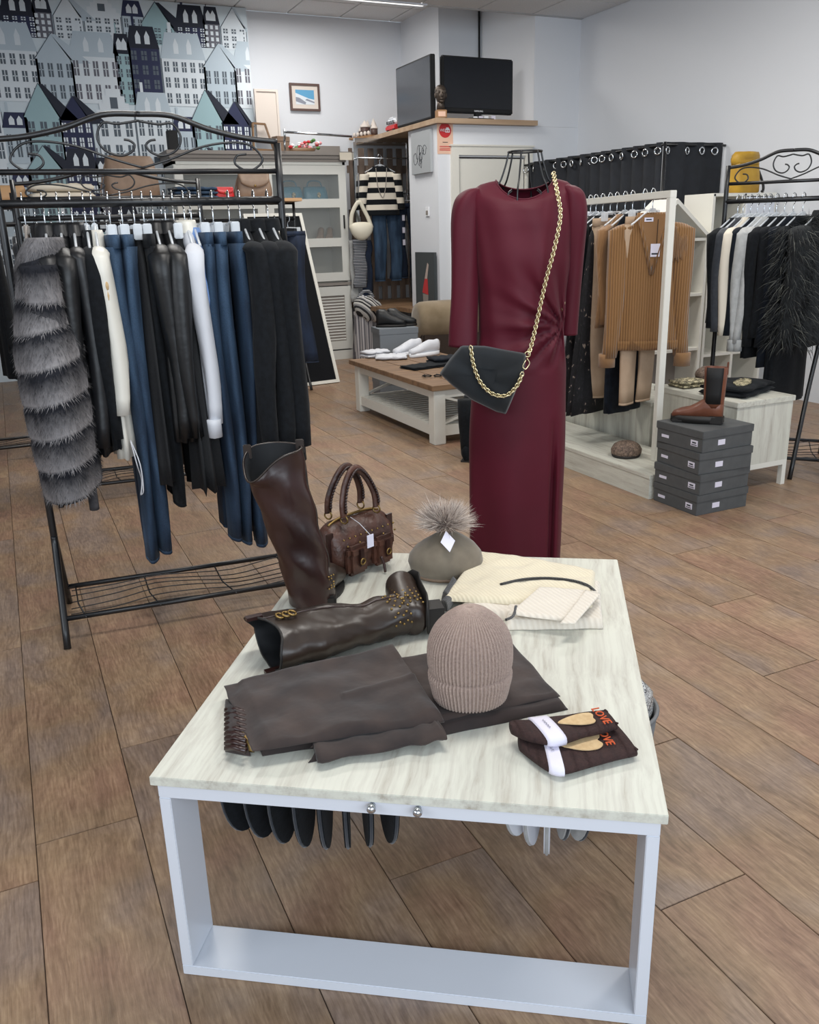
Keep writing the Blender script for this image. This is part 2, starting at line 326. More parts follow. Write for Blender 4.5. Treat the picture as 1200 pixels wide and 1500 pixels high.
# ------------------------------------------------------------------ mesh builder
class MB:
    def __init__(s): s.v = []; s.f = []; s.m = []; s.sm = []; s.att = None
    def add(s, vs, fs, mi=0, smooth=False):
        o = len(s.v); s.v += [tuple(v) for v in vs]
        for f in fs: s.f.append(tuple(i + o for i in f)); s.m.append(mi); s.sm.append(smooth)
        return s
    def box(s, x0, x1, y0, y1, z0, z1, mi=0, bev=0.0, M4=None):
        if bev > 0:
            bm = bmesh.new(); bmesh.ops.create_cube(bm, size=1)
            for v in bm.verts: v.co = ((x0 + x1) / 2 + v.co.x * (x1 - x0), (y0 + y1) / 2 + v.co.y * (y1 - y0), (z0 + z1) / 2 + v.co.z * (z1 - z0))
            bmesh.ops.bevel(bm, geom=list(bm.edges), offset=bev, segments=2, affect='EDGES')
            bm.verts.index_update()
            vs = [v.co.copy() for v in bm.verts]; fs = [[v.index for v in f.verts] for f in bm.faces]; bm.free()
        else:
            vs = [Vector((x, y, z)) for z in (z0, z1) for y in (y0, y1) for x in (x0, x1)]
            fs = [(0, 2, 3, 1), (4, 5, 7, 6), (0, 1, 5, 4), (2, 6, 7, 3), (0, 4, 6, 2), (1, 3, 7, 5)]
        if M4: vs = [M4 @ v for v in vs]
        return s.add(vs, fs, mi)
    def bar(s, a, b, wx, wy=None, mi=0, up=(0, 0, 1)):
        a, b = Vector(a), Vector(b); d = (b - a); Lh = d.length; d.normalize(); u = Vector(up)
        if abs(d.dot(u)) > .98: u = Vector((0, 1, 0))
        x = d.cross(u).normalized(); y = x.cross(d); wy = wy or wx
        M4 = Matrix(((x.x, d.x, y.x, a.x), (x.y, d.y, y.y, a.y), (x.z, d.z, y.z, a.z), (0, 0, 0, 1)))
        return s.box(-wx / 2, wx / 2, 0, Lh, -wy / 2, wy / 2, mi, M4=M4)
    def tube(s, pts, r, n=8, closed=False, mi=0, caps=True, fl=1.0):
        P = [Vector(p) for p in pts]; k = len(P)
        rr = r if hasattr(r, '__len__') else [r] * k
        vs = []; fs = []; prev = None
        for i in range(k):
            if closed: t = (P[(i + 1) % k] - P[i - 1])
            else: t = P[min(i + 1, k - 1)] - P[max(i - 1, 0)]
            if t.length < 1e-9: t = Vector((0, 0, 1))
            t.normalize()
            if prev is None:
                u = Vector((0, 0, 1)) if abs(t.z) < .9 else Vector((0, 1, 0)); x = t.cross(u).normalized()
            else:
                x = prev - t * prev.dot(t)
                x = x.normalized() if x.length > 1e-6 else t.orthogonal().normalized()
            prev = x; y = t.cross(x)
            for j in range(n):
                a = 2 * pi * j / n; vs.append(P[i] + x * cos(a) * rr[i] + y * sin(a) * rr[i] * fl)
        for i in range(k if closed else k - 1):
            for j in range(n):
                a0 = i * n + j; a1 = i * n + (j + 1) % n; b0 = ((i + 1) % k) * n + j; b1 = ((i + 1) % k) * n + (j + 1) % n
                fs.append((a0, a1, b1, b0))
        if caps and not closed: fs.append(tuple(range(n - 1, -1, -1))); fs.append(tuple((k - 1) * n + j for j in range(n)))
        return s.add(vs, fs, mi, True)
    def loft(s, rings, mi=0, cap=True, smooth=True, close=True):
        n = len(rings[0]); vs = [p for r in rings for p in r]; fs = []
        for i in range(len(rings) - 1):
            for j in range(n if close else n - 1):
                fs.append((i * n + j, i * n + (j + 1) % n, (i + 1) * n + (j + 1) % n, (i + 1) * n + j))
        if cap: fs.append(tuple(range(n - 1, -1, -1))); fs.append(tuple((len(rings) - 1) * n + j for j in range(n)))
        return s.add(vs, fs, mi, smooth)
    def ell(s, c, r, n=16, k=10, mi=0, M4=None, f=None):
        rings = []
        for i in range(k + 1):
            a = -pi / 2 + pi * i / k; cz = sin(a); cr = max(cos(a), 0.02)
            rg = []
            for j in range(n):
                t = 2 * pi * j / n; p = Vector((r[0] * cr * cos(t), r[1] * cr * sin(t), r[2] * cz))
                if f: p = f(p)
                if M4: p = M4 @ p
                rg.append(Vector(c) + p)
            rings.append(rg)
        return s.loft(rings, mi)
    def prism(s, poly, d, mi=0):
        """poly: 3D points of a flat outline, d: extrusion vector"""
        n = len(poly); P = [Vector(p) for p in poly]; d = Vector(d)
        fs = [tuple(range(n)), tuple(range(2 * n - 1, n - 1, -1))] + [(i, (i + 1) % n, n + (i + 1) % n, n + i) for i in range(n)]
        return s.add(P + [p + d for p in P], fs, mi)
    def torus(s, c, R, r, axis=(0, 0, 1), n=20, k=8, mi=0, sx=1.0):
        q = Vector((0, 0, 1)).rotation_difference(Vector(axis))
        return s.tube([Vector(c) + q @ Vector((R * cos(2 * pi * i / n) * sx, R * sin(2 * pi * i / n), 0)) for i in range(n)], r, k, True, mi)
    def build(s, name, mats, parent=None, loc=None):
        me = bpy.data.meshes.new(name); me.from_pydata(s.v, [], s.f)
        for m in (mats if isinstance(mats, (list, tuple)) else [mats]): me.materials.append(M[m] if isinstance(m, str) else m)
        me.polygons.foreach_set('material_index', s.m); me.polygons.foreach_set('use_smooth', s.sm)
        if s.att:
            a = me.attributes.new('band', 'FLOAT', 'POINT'); a.data.foreach_set('value', s.att)
        bm = bmesh.new(); bm.from_mesh(me); bmesh.ops.recalc_face_normals(bm, faces=bm.faces); bm.to_mesh(me); bm.free()
        me.update()
        o = bpy.data.objects.new(name, me); C.objects.link(o)
        if parent: o.parent = parent
        if loc: o.location = loc
        return o

def tag(o, label, cat, group=None):
    o['label'] = label; o['category'] = cat
    if group: o['group'] = group
    return o
def T(name, label, cat, loc=(0, 0, 0), rz=0.0, group=None):
    o = bpy.data.objects.new(name, None); C.objects.link(o); o.empty_display_size = .05
    o.location = loc; o.rotation_euler = (0, 0, radians(rz)); return tag(o, label, cat, group)
def struct(o): o['kind'] = 'structure'; return o
def part(mb, name, m, parent, label=None, stuff=False):
    o = mb.build(name, m, parent)
    if label: o['label'] = label
    if stuff: o['kind'] = 'stuff'
    return o
def copy_tree(o, parent=None):
    c = o.copy(); C.objects.link(c)
    if parent: c.parent = parent
    for ch in list(o.children): copy_tree(ch, c)
    return c
def smooth(pts, n=6, closed=False):
    P = [Vector(p) for p in pts]; out = []; k = len(P)
    for i in range(k if closed else k - 1):
        if closed: p0, p1, p2, p3 = P[i - 1], P[i], P[(i + 1) % k], P[(i + 2) % k]
        else: p0, p1, p2, p3 = P[max(i - 1, 0)], P[i], P[i + 1], P[min(i + 2, k - 1)]
        for j in range(n):
            t = j / n
            out.append(.5 * ((2 * p1) + (p2 - p0) * t + (2 * p0 - 5 * p1 + 4 * p2 - p3) * t * t + (3 * p1 - p0 - 3 * p2 + p3) * t ** 3))
    if not closed: out.append(P[-1])
    return out
def ring(cx, cy, z, rx, ry, n=24, amp=0.0, k=7, ph=0.0, sq=1.0):
    out = []
    for j in range(n):
        a = 2 * pi * j / n; q = 1 + amp * sin(k * a + ph) + amp * .5 * sin((k * 1.7) * a + ph * 2.3)
        c, s_ = cos(a), sin(a)
        if sq != 1.0: c = math.copysign(abs(c) ** sq, c); s_ = math.copysign(abs(s_) ** sq, s_)
        out.append(Vector((cx + rx * c * (1 + (q - 1) * .4), cy + ry * s_ * q, z)))
    return out
def text(body, size, mtl, parent, M4, name='lettering', ext=0.0006, align='CENTER'):
    cu = bpy.data.curves.new('t', 'FONT'); cu.body = body; cu.size = size; cu.extrude = ext; cu.align_x = align; cu.align_y = 'CENTER'; cu.resolution_u = 2
    to = bpy.data.objects.new('t', cu); C.objects.link(to); bpy.context.view_layer.update()
    me = bpy.data.meshes.new_from_object(to.evaluated_get(bpy.context.evaluated_depsgraph_get()))
    bpy.data.objects.remove(to); bpy.data.curves.remove(cu)
    me.transform(M4); me.materials.clear(); me.materials.append(M[mtl])
    o = bpy.data.objects.new(name, me); C.objects.link(o)
    if parent: o.parent = parent
    return o
def frame4(o, x, y):
    """matrix with local x, y axes at origin o"""
    x = Vector(x).normalized(); y = Vector(y); y = (y - x * y.dot(x)).normalized(); z = x.cross(y)
    return Matrix(((x.x, y.x, z.x, o[0]), (x.y, y.y, z.y, o[1]), (x.z, y.z, z.z, o[2]), (0, 0, 0, 1)))
def fur(o_verts_faces, count, length, droop=(0, 0, -1), dr=.5, width=.002, jitter=.6, mi=0, seg=2):
    """thin hair blades on the faces of a builder"""
    src = o_verts_faces; mb = MB(); V = [Vector(v) for v in src.v]; F4 = [f for f in src.f if len(f) == 4]
    cen = Vector((0, 0, 0))
    for v in V: cen += v
    cen /= len(V)
    for _ in range(count):
        f = random.choice(F4); a, b, c_, d = (V[i] for i in f); u, v = random.random(), random.random()
        p = a.lerp(b, u).lerp(d.lerp(c_, u), v); n = (b - a).cross(d - a)
        if n.length < 1e-9: continue
        n.normalize()
        cc = Vector((cen.x, cen.y, p.z))
        if n.dot(p - cc) < 0: n = -n
        dv = (n + Vector(droop) * dr + Vector([random.uniform(-1, 1) for _ in range(3)]) * jitter).normalized()
        l = length * random.uniform(.5, 1.15); side = dv.cross(Vector((random.random() - .5, random.random() - .5, random.random() - .5))).normalized() * width
        q = p + dv * l * .55; e = q + (dv + Vector(droop) * .35).normalized() * l * .45
        mb.add([p - side, p + side, q + side * .6, q - side * .6, e], [(0, 1, 2, 3), (3, 2, 4)], mi)
    return mb

# ================================================================== THE ROOM
XR, YD, YB, ZL, ZU = 5.65, 7.94, 9.95, 3.32, 3.63
floor = struct(MB().box(-4.2, XR + .1, -3.0, YB + .1, -.08, -.0065).build('floor', 'subfloor'))
PW, PL = 0.234, 1.285
bm_ = MB(); bm_.box(0.0012, PW - .0008, 0.0012, PL - .0012, -.008, 0.0, bev=.0009); plank0 = bm_.build('plank', 'floor', floor)
first = True; rest = MB(); made = 0
for ix in range(-12, 25):
    x0 = -.126 + ix * PW
    off = (ix * 0.37) % 1 * PL if ix not in (0, -1, 1) else {0: 1.91 % PL, -1: 1.78 % PL, 1: .95}[ix]
    for iy in range(-4, 9):
        y0 = off + (iy) * PL
        if x0 >= XR - .02 or y0 > YB - .02 or y0 < -3: continue
        cut = x0 + PW > XR or y0 + PL > YB
        # the ones seen largest are planks of their own
        near = (-.5 < y0 + PL) and x0 > -1.7 and x0 < 4.9 and made < 285 and not cut
        if near:
            o = plank0 if first else plank0.copy()
            if not first: C.objects.link(o)
            first = False; o.location = (x0, y0, 0); made += 1
        else:
            rest.box(x0 + .0012, min(x0 + PW - .0012, XR), y0 + .0012, min(y0 + PL - .0012, YB), -.008, 0)
part(rest, 'plank', 'floor', floor, stuff=True)

struct(MB().box(XR, XR + .1, -3.0, YB + .1, 0, ZU).build('wall_right', 'wall'))
wb = struct(MB().box(-4.2, XR, YB, YB + .1, 0, ZU).build('wall_back', 'wall'))
struct(MB().box(-4.3, -4.2, -3.0, YB + .1, 0, ZU).build('wall_left', 'wall'))
# ceiling: low part in front, higher part in the alcove, both of lay-in tiles
ceil = struct(MB().box(-4.2, XR, -3.0, YD, ZL + .012, ZL + .06).box(-4.2, XR, YD, YB, ZU + .012, ZU + .06).box(-4.2, XR, YD - .04, YD, ZL - .003, ZU + .02).build('ceiling', 'grid'))
t0 = MB().box(.006, .594, .006, .594, 0, .014, bev=.003).build('tile', 'ceiling', ceil); first = True
lights = {(8, 7)}
def tiles(zc, ys, xs, y_off):
    global first
    for j in ys:
        for i in xs:
            o = t0 if first else t0.copy()
            if not first: C.objects.link(o)
            first = False; o.location = (-4.2 + i * .6 + .25, y_off + j * .6, zc)
tiles(ZL, range(4, 13), range(5, 16), YD - .04 - 13 * .6)
tiles(ZL, range(4, 13), range(16, 16), YD)
tiles(ZU, range(0, 3), range(9, 15), YD + .2)
# lit panel, low ceiling, above the alcove edge
pA, pB = F(500, 0, ZL), F(622, 8, ZL)
def ceiling_lamp(x0, x1, y0, y1, z, label):
    t = T('ceiling_light', label, 'light', ((x0 + x1) / 2, (y0 + y1) / 2, z))
    a, b = (x1 - x0) / 2, (y1 - y0) / 2
    fr = MB()
    for q in ((-a, a, -b, -b + .025), (-a, a, b - .025, b), (-a, -a + .025, -b, b), (a - .025, a, -b, b)): fr.box(*q, -.012, .0)
    part(fr, 'frame', 'white_lac', t); part(MB().box(-a + .024, a - .024, -b + .024, b - .024, -.006, 0), 'diffuser', 'panel_light', t)
ceiling_lamp(pB.x - 1.2, pB.x, pB.y, pB.y + .6 if pB.y + .6 < YD - .05 else YD - .05, ZL, 'lit square ceiling panel above the alcove opening')

# door wall (low box room in front of the back wall), niche above it, pillar to the right
XF = 4.03
dw = MB()
dw.box(XF, 4.235, YD, YD + .1, 0, 2.334); dw.box(4.235, 5.02, YD, YD + .1, 2.045, 2.334); dw.box(5.02, XR, YD, YD + .1, 0, 2.334)
dw.box(XF, XF + .1, YD + .1, 8.6, 0, 2.334)
struct(dw.build('wall_middle', 'wall'))
struct(MB().box(5.11, XR, YD, YB, 2.335, ZU).build('wall_pillar', 'wall'))
nr = AX(707, 18, 4.45)
struct(MB().box(4.87, 5.11, 9.0, 9.1, 2.40, ZU).box(4.6, 4.7, 9.1, YB, 2.40, ZU).box(4.6, 4.87, 9.0, 9.1, 2.40, ZU).build('wall_niche', 'wall'))
d = struct(MB().box(4.255, 5.0, YD - .005, YD + .03, 0.01, 2.03, bev=.004).build('door_1', 'white_wood'))
tr = MB().box(4.165, 4.245, YD - .03, YD, 0, 2.06).box(5.01, 5.09, YD - .03, YD, 0, 2.06).box(4.165, 5.09, YD - .03, YD, 2.06, 2.14)
tr.box(4.15, 5.105, YD - .04, YD, 2.14, 2.155)
struct(tr.build('trim_1', 'white_wood'))
part(MB().tube(smooth([(4.94, YD - .006, 1.02), (4.94, YD - .05, 1.02), (4.86, YD - .055, 1.02)]), .009), 'door_handle', 'chrome', d)
struct(MB().box(XR - .015, XR, 5.9, YD, 0, .08).build('baseboard_right', 'white_wood'))
struct(MB().box(-4.2, 3.0, YB - .015, YB, 0, .08).build('baseboard_back', 'white_wood'))

# ---- printed wallpaper panel of town houses on the back wall (flat print; every house is its own print area)
YW = YB - .13
wp = T('wallpaper_panel', 'blue and white wallpaper panel printed with rows of town houses', 'wallpaper', (.6, YW, 2.7))
def wq(x, y, dz=0.0):
    p = AY(x, y, YW - dz); return (p.x - .6, p.y - YW, p.z - 2.7)
xr_ = AY(367, 100, YW).x - .6
part(MB().box(-3.2, xr_, 0, .12, -2.7, ZU - 2.705), 'panel', 'cream_print', wp)
pm = ['wp_white', 'wp_teal', 'wp_navy', 'wp_roof', 'wp_grey', 'wp_line', 'wp_pale']
AL, AT = xr_ + .6, None
def house(mb, x, y, w, h, wall, roof, rh, style, lay, win, cols, rows, U, Wd):
    """x,y: panel metres of the lower left corner; drawn as flat shapes a fraction of a millimetre apart"""
    def q(pts, mi, l):
        pts = [(min(px, xr_ - .004), py) for px, py in pts]
        if max(p[0] for p in pts) - min(p[0] for p in pts) < .004: return
        yy = -.0004 * l
        mb.add([(px, yy, py) for px, py in pts], [tuple(range(len(pts)))], mi)
    b = lay * 6
    q([(x - .008, y), (x + w + .008, y), (x + w + .008, y + h + .006), (x - .008, y + h + .006)], 5, b)
    q([(x, y), (x + w, y), (x + w, y + h), (x, y + h)], wall, b + 1)
    if style == 'gable':
        q([(x - .01, y + h), (x + w + .01, y + h), (x + w * .5, y + h + rh + .012)], 5, b + 1)
        q([(x, y + h), (x + w, y + h), (x + w * .5, y + h + rh)], wall, b + 2)
        q([(x + w * .5, y + h + rh), (x + w * .62, y + h + rh), (x + w * 1.5, y + h - .02), (x + w, y + h - .03)], roof, b + 2)
    elif style == 'step':
        for s_ in range(4): q([(x + w * .1 * s_, y + h + rh * .25 * s_), (x + w - w * .1 * s_, y + h + rh * .25 * s_), (x + w - w * .1 * s_, y + h + rh * .25 * (s_ + 1)), (x + w * .1 * s_, y + h + rh * .25 * (s_ + 1))], wall, b + 1)
        q([(x + w * .4, y + h + rh * .3), (x + w * .6, y + h + rh * .3), (x + w * .6, y + h + rh * .7), (x + w * .4, y + h + rh * .7)], 5, b + 2)
    else:
        q([(x - .01, y + h), (x + w + .01, y + h), (x + w * .88, y + h + rh), (x + w * .12, y + h + rh)], roof, b + 1)
        q([(x + w * .2, y + h + rh), (x + w * .28, y + h + rh), (x + w * .28, y + h + rh + .09), (x + w * .2, y + h + rh + .09)], wall, b + 1)
        for k in range(2):
            cx = x + w * (.35 + .3 * k); q([(cx - .025, y + h + rh * .2), (cx + .025, y + h + rh * .2), (cx + .025, y + h + rh * .55), (cx, y + h + rh * .8), (cx - .025, y + h + rh * .55)], 0 if roof != 0 else 5, b + 2)
    cw = w / cols
    for i in range(cols):
        for j in range(rows):
            cx = x + cw * (i + .5); cy = y + h * (j + .5) / rows; a, bb = cw * .27, h / rows * .32
            q([(cx - a, cy - bb), (cx + a, cy - bb), (cx + a, cy + bb), (cx - a, cy + bb)], win, b + 3)
            if cw > .06:
                q([(cx - a * .9, cy - .004), (cx + a * .9, cy - .004), (cx + a * .9, cy + .004), (cx - a * .9, cy + .004)], wall, b + 4)
                q([(cx - .004, cy - bb), (cx + .004, cy - bb), (cx + .004, cy + bb), (cx - .004, cy + bb)], wall, b + 4)
pr = MB()
rng = random.Random(3)
PER, ROWH = 1.62, .56
rowsets = [
    [(.00, .34, .52, 0, 6, .16, 'step', 5, 4, 3), (.52, .34, .50, 1, 3, .22, 'gable', 5, 3, 3), (.36, .20, .34, 6, 2, .14, 'mans', 5, 3, 2), (.88, .30, .50, 2, 3, .20, 'mans', 0, 4, 4), (1.16, .16, .46, 4, 3, .16, 'mans', 0, 3, 4), (1.34, .26, .50, 0, 6, .18, 'gable', 5, 3, 3)],
    [(.00, .30, .52, 2, 3, .20, 'mans', 5, 3, 4), (.32, .44, .44, 0, 6, .24, 'mans', 5, 5, 3), (.74, .34, .38, 6, 6, .22, 'gable', 5, 4, 2), (1.06, .46, .42, 0, 6, .22, 'mans', 4, 5, 2), (1.48, .16, .46, 1, 3, .18, 'mans', 5, 2, 4)],
    [(.00, .36, .44, 0, 6, .26, 'step', 5, 3, 2), (.38, .36, .46, 0, 6, .22, 'mans', 5, 4, 2), (.74, .24, .32, 6, 2, .14, 'mans', 5, 3, 1), (.94, .34, .42, 1, 3, .30, 'gable', 5, 3, 2), (1.26, .30, .40, 2, 3, .22, 'gable', 0, 4, 3)],
]
Ztop = ZU - 2.7
for r in range(6):
    yb = Ztop - .40 - r * ROWH; off = xr_ - PER * 3 + (0.0 if r % 2 == 0 else .38)
    for rep in range(3 + (1 if r % 2 else 0)):
        for (hx, hw, hh, wl, rf, rh, st, win, c_, rw) in rowsets[r % 3]:
            x0 = off + rep * PER + hx - (PER if r % 2 else 0)
            if x0 > xr_ - .02 or x0 + hw < -3.1: continue
            if r == 0: hh = min(hh, .38 - rh)
            house(pr, x0, yb, hw, hh, wl, rf, rh, st, r + 1, win, c_, rw, 0, 0)
part(pr, 'house_print', pm, wp)

# ---- black speaker & things on the cabinet, pictures on the back wall
def picture(name, label, x0, y0, x1, y1, Y, fr_m, kind):
    a, b = AY(x0, y0, Y), AY(x1, y1, Y); wdt, hgt = b.x - a.x, a.z - b.z
    t = T(name, label, 'picture', ((a.x + b.x) / 2, Y, b.z)); W2 = wdt / 2; fw_ = .022
    fr = MB()
    fr.box(-W2, W2, 0, .03, 0, fw_); fr.box(-W2, W2, 0, .03, hgt - fw_, hgt); fr.box(-W2, -W2 + fw_, 0, .03, fw_, hgt - fw_); fr.box(W2 - fw_, W2, 0, .03, fw_, hgt - fw_)
    part(fr, 'frame', fr_m, t); part(MB().box(-W2 + .02, W2 - .02, .012, .028, .02, hgt - .02), 'mount', 'mat_board', t)
    if kind:
        g = .065; p = MB()
        X0, X1, Z0, Z1 = -W2 + g, W2 - g, g, hgt - g
        p.add([(X0, .011, Z0), (X1, .011, Z0), (X1, .011, Z1), (X0, .011, Z1)], [(0, 1, 2, 3)], 0)
        dx, dz = X1 - X0, Z1 - Z0
        p.add([(X0, .010, Z0), (X1, .010, Z0), (X1, .010, Z0 + dz * .35), (X0 + dx * .7, .010, Z0 + dz * .42), (X0 + dx * .35, .010, Z0 + dz * .6), (X0, .010, Z0 + dz * .78)], [tuple(range(6))], 1)
        p.add([(X0, .009, Z0 + dz * .2), (X0 + dx * .5, .009, Z0), (X0 + dx * .55, .009, Z0 + dz * .15), (X0 + dx * .2, .009, Z0 + dz * .45), (X0, .009, Z0 + dz * .5)], [tuple(range(5))], 2)
        p.add([(X0 + dx * .5, .009, Z0 + dz * .3), (X1, .009, Z0 + dz * .1), (X1, .009, Z0 + dz * .2), (X0 + dx * .6, .009, Z0 + dz * .4)], [tuple(range(4))], 2)
        part(p, 'print', ['sky_print', 'snow_print', 'rock_print'], t)
picture('framed_picture', 'small framed print of a snowy mountain under blue sky on the back wall', 424, 121, 470, 163, YB - .032, 'frame_brown', True)
picture('framed_picture', 'pale framed picture standing on the cabinet beside the wallpaper', 372, 130, 412, 207, YB - .25, 'mat_board', False)

# ---- loft board above the alcove and door wall, with what stands on it
lb = MB()
lb.prism([(3.98, 7.86, 2.335), (5.11, 7.86, 2.335), (5.11, 9.0, 2.335), (4.87, 9.0, 2.335), (4.6, 9.0, 2.335), (4.6, YB, 2.335), (3.98, YB, 2.335)], (0, 0, .045))
tag(lb.build('loft_board', 'wood_loft'), 'light wooden board capping the low door wall under the screens', 'shelf')
ZS = 2.38
# television facing the shop
t = T('television', 'black flat television standing on the wooden loft board', 'television', (4.50, 8.0, ZS), 2)
a = .40
part(MB().box(-a, a, -.025, .03, .06, .555, bev=.012), 'casing', 'black_plain', t)
part(MB().box(-a + .02, a - .02, -.029, -.02, .105, .54), 'screen', 'screen', t)
part(MB().box(-.14, .14, -.09, .1, 0, .014, bev=.004).box(-.03, .03, -.02, .02, .01, .08), 'stand', 'black_plain', t)
text('SAMSUNG', .022, 'white_plastic', t, frame4((0, -.0255, .082), (1, 0, 0), (0, 0, 1)))
# side television
t = T('television', 'second dark flat screen at the board edge seen at a steep angle', 'television', (4.03, 8.42, ZS), -90)
part(MB().box(-.40, .40, -.02, .03, .012, .57, bev=.006), 'casing', 'black_plain', t)
part(MB().box(-.385, .385, -.0225, -.018, .03, .555), 'screen', 'screen2', t)
part(MB().box(-.25, .25, .0, .08, 0, .02), 'stand', 'black_plain', t)
# bust
bp = AY(643, 172, 7.95); t = T('bust', 'small bronze head on a wooden block between the two screens', 'sculpture', (4.05, 7.90, ZS), -15)
part(MB().box(-.05, .05, -.04, .04, 0, .07, bev=.004), 'plinth', 'pine', t)
def headf(p):
    p = p.copy()
    if p.z < 0: p.x *= 1 + .18 * p.z / .09; p.y *= 1 + .1 * p.z / .09
    return p
hd = MB(); hd.ell((0, 0, .20), (.052, .062, .085), 20, 14, f=headf); hd.tube([(0, .01, .07), (0, .008, .12), (0, .004, .15)], [.042, .036, .034], 14)
hd.ell((0, -.062, .195), (.011, .016, .024), 8, 6); hd.ell((0, -.056, .163), (.02, .01, .007), 8, 6); hd.ell((0, -.05, .14), (.022, .018, .014), 8, 6)
hd.ell((-.022, -.054, .215), (.012, .008, .007), 8, 6); hd.ell((.022, -.054, .215), (.012, .008, .007), 8, 6)
hd.ell((-.053, .0, .195), (.008, .014, .024), 8, 6); hd.ell((.053, 0, .195), (.008, .014, .024), 8, 6); hd.box(-.036, .036, -.058, -.05, .224, .230)
part(hd, 'head', 'bronze', t)
part(MB().ell((0, .012, .235), (.055, .062, .055), 18, 10), 'hair', 'bronze', t)
part(MB().box(-.035, .035, -.0415, -.04, .012, .055), 'plaque', 'sign_peach', t)
# cards and small papers in front of the television
for i, (dx, m_) in enumerate(((.02, 'white_plastic'), (.08, 'paper'), (.14, 'white_plastic'), (.22, 'paper'))):
    tag(MB().box(-.022, .022, -.008, .008, 0, .028 + .004 * i, bev=.002).build('card_box', m_, loc=(4.42 + dx, 7.93, ZS)), ('first', 'second', 'third', 'fourth')[i] + ' small white card box from the left in the row under the television', 'box', 'small white boxes by the television')
# camper van toy
vp = AX(577, 178, 4.03); t = T('toy_van', 'red and white toy camper van on the edge of the wooden board', 'toy', (4.10, 9.1, ZS), -90)
part(MB().box(-.13, .13, -.05, .05, .02, .075, bev=.012), 'lower_body', 'red', t)
part(MB().box(-.12, .12, -.045, .045, .074, .135, bev=.02).box(-.06, .05, -.035, .035, .133, .15, bev=.006), 'upper_body', 'white_plastic', t)
for i in range(4): part(MB().box(-.095 + i * .05, -.06 + i * .05, -.048, -.044, .085, .115), 'window', 'screen', t)
for sx in (-.08, .08):
    for sy in (-.048, .036): part(MB().tube([(sx, sy, .02), (sx, sy + .012, .02)], .021, 12), 'wheel', 'black_plain', t)
# brick castle toy
cp = AX(530, 178, 4.1); t = T('toy_castle', 'brown and white brick castle toy at the far end of the board', 'toy', (4.06, min(cp.y, 9.75), ZS), -70)
part(MB().box(-.19, .19, -.12, .12, 0, .025, bev=.003), 'base_plate', 'pine', t)
k = MB()
for (x, y, h, r) in ((-.1, 0, .09, .035), (.1, .01, .1, .04), (0, -.04, .12, .05), (-.05, .05, .13, .03), (.05, .05, .14, .03)):
    k.tube([(x, y, .02), (x, y, h)], r, 10)
part(k, 'tower', 'brick_brown', t)
k = MB()
for (x, y, h, r) in ((-.1, 0, .09, .04), (.1, .01, .1, .045), (0, -.04, .12, .055), (-.05, .05, .13, .035), (.05, .05, .14, .035)):
    k.tube([(x, y, h), (x, y, h + .012), (x, y, h + .075)], [r, r * .9, .003], 10)
part(k, 'roof', 'mat_board', t)
k = MB()
for i in range(5): k.ell((-.12 + i * .06, -.095, .05), (.02, .02, .024), 8, 6)
part(k, 'arch', 'mat_board', t)
# sticker on the corner of the door wall
sp = AY(652, 201, YD); t = T('sticker', 'peach sticker with a red round badge at the corner beside the door', 'sign', (sp.x, YD - .002, sp.z))
part(MB().box(-.085, .085, -.001, .001, -.15, .145), 'sheet', 'sign_peach', t)
k = MB(); n = 32; k.add([(.066 * cos(2 * pi * i / n), -.0016, .06 + .066 * sin(2 * pi * i / n)) for i in range(n)], [tuple(range(n))])
part(k, 'badge', 'red', t)
text('WE', .035, 'white_plastic', t, frame4((-.03, -.0026, .06), (1, 0, 0), (0, 0, 1)))
part(MB().box(.002, .05, -.0028, -.0022, .042, .075).box(.012, .04, -.0028, -.0022, .075, .086), 'emblem', 'white_plastic', t)
part(MB().box(.010, .022, -.0034, -.0029, .05, .062).box(.03, .042, -.0034, -.0029, .05, .062), 'emblem_detail', 'red', t)
for z_, w_, m2, h_ in ((-.045, .028, 'ink_dark', .006), (-.082, .060, 'red', .007), (-.098, .060, 'red', .006), (-.114, .062, 'red', .008)): part(MB().box(-w_, w_, -.0016, -.001, z_ - h_ / 2, z_ + h_ / 2), 'print_line', m2, t)
# canvas with pencil drawing on the side face
a, b = AX(606, 196, XF), AX(635, 252, XF)
t = T('canvas_picture', 'grey canvas with a loose black line drawing on the white return wall', 'picture', (XF - .002, (a.y + b.y) / 2, b.z), -90)
W2, Hh = abs(a.y - b.y) / 2, a.z - b.z
part(MB().box(-W2, W2, -.03, 0, 0, Hh, bev=.003), 'canvas', 'canvas', t)
k = MB(); rg = random.Random(5)
for i in range(7):
    cx, cz = rg.uniform(-W2 * .6, W2 * .5), rg.uniform(.1, Hh * .6); rr = rg.uniform(.02, .06)
    k.tube(smooth([(cx + rr * cos(q * 1.3) * rg.uniform(.6, 1.3), -.031, cz + rr * 1.5 * sin(q * 1.3) * rg.uniform(.6, 1.4)) for q in range(6)], 4), .0022, 4)
part(k, 'drawing', 'ink_dark', t)
p = AX(627, 310, XF); t = T('wall_switch', 'small grey wall switch on the white return wall', 'switch', (XF - .001, p.y, p.z), -90)
part(MB().box(-.04, .04, -.01, 0, -.045, .045, bev=.003), 'plate', 'white_plastic', t); part(MB().box(-.022, .022, -.014, -.009, -.03, .01, bev=.002), 'rocker', 'cab_grey', t)
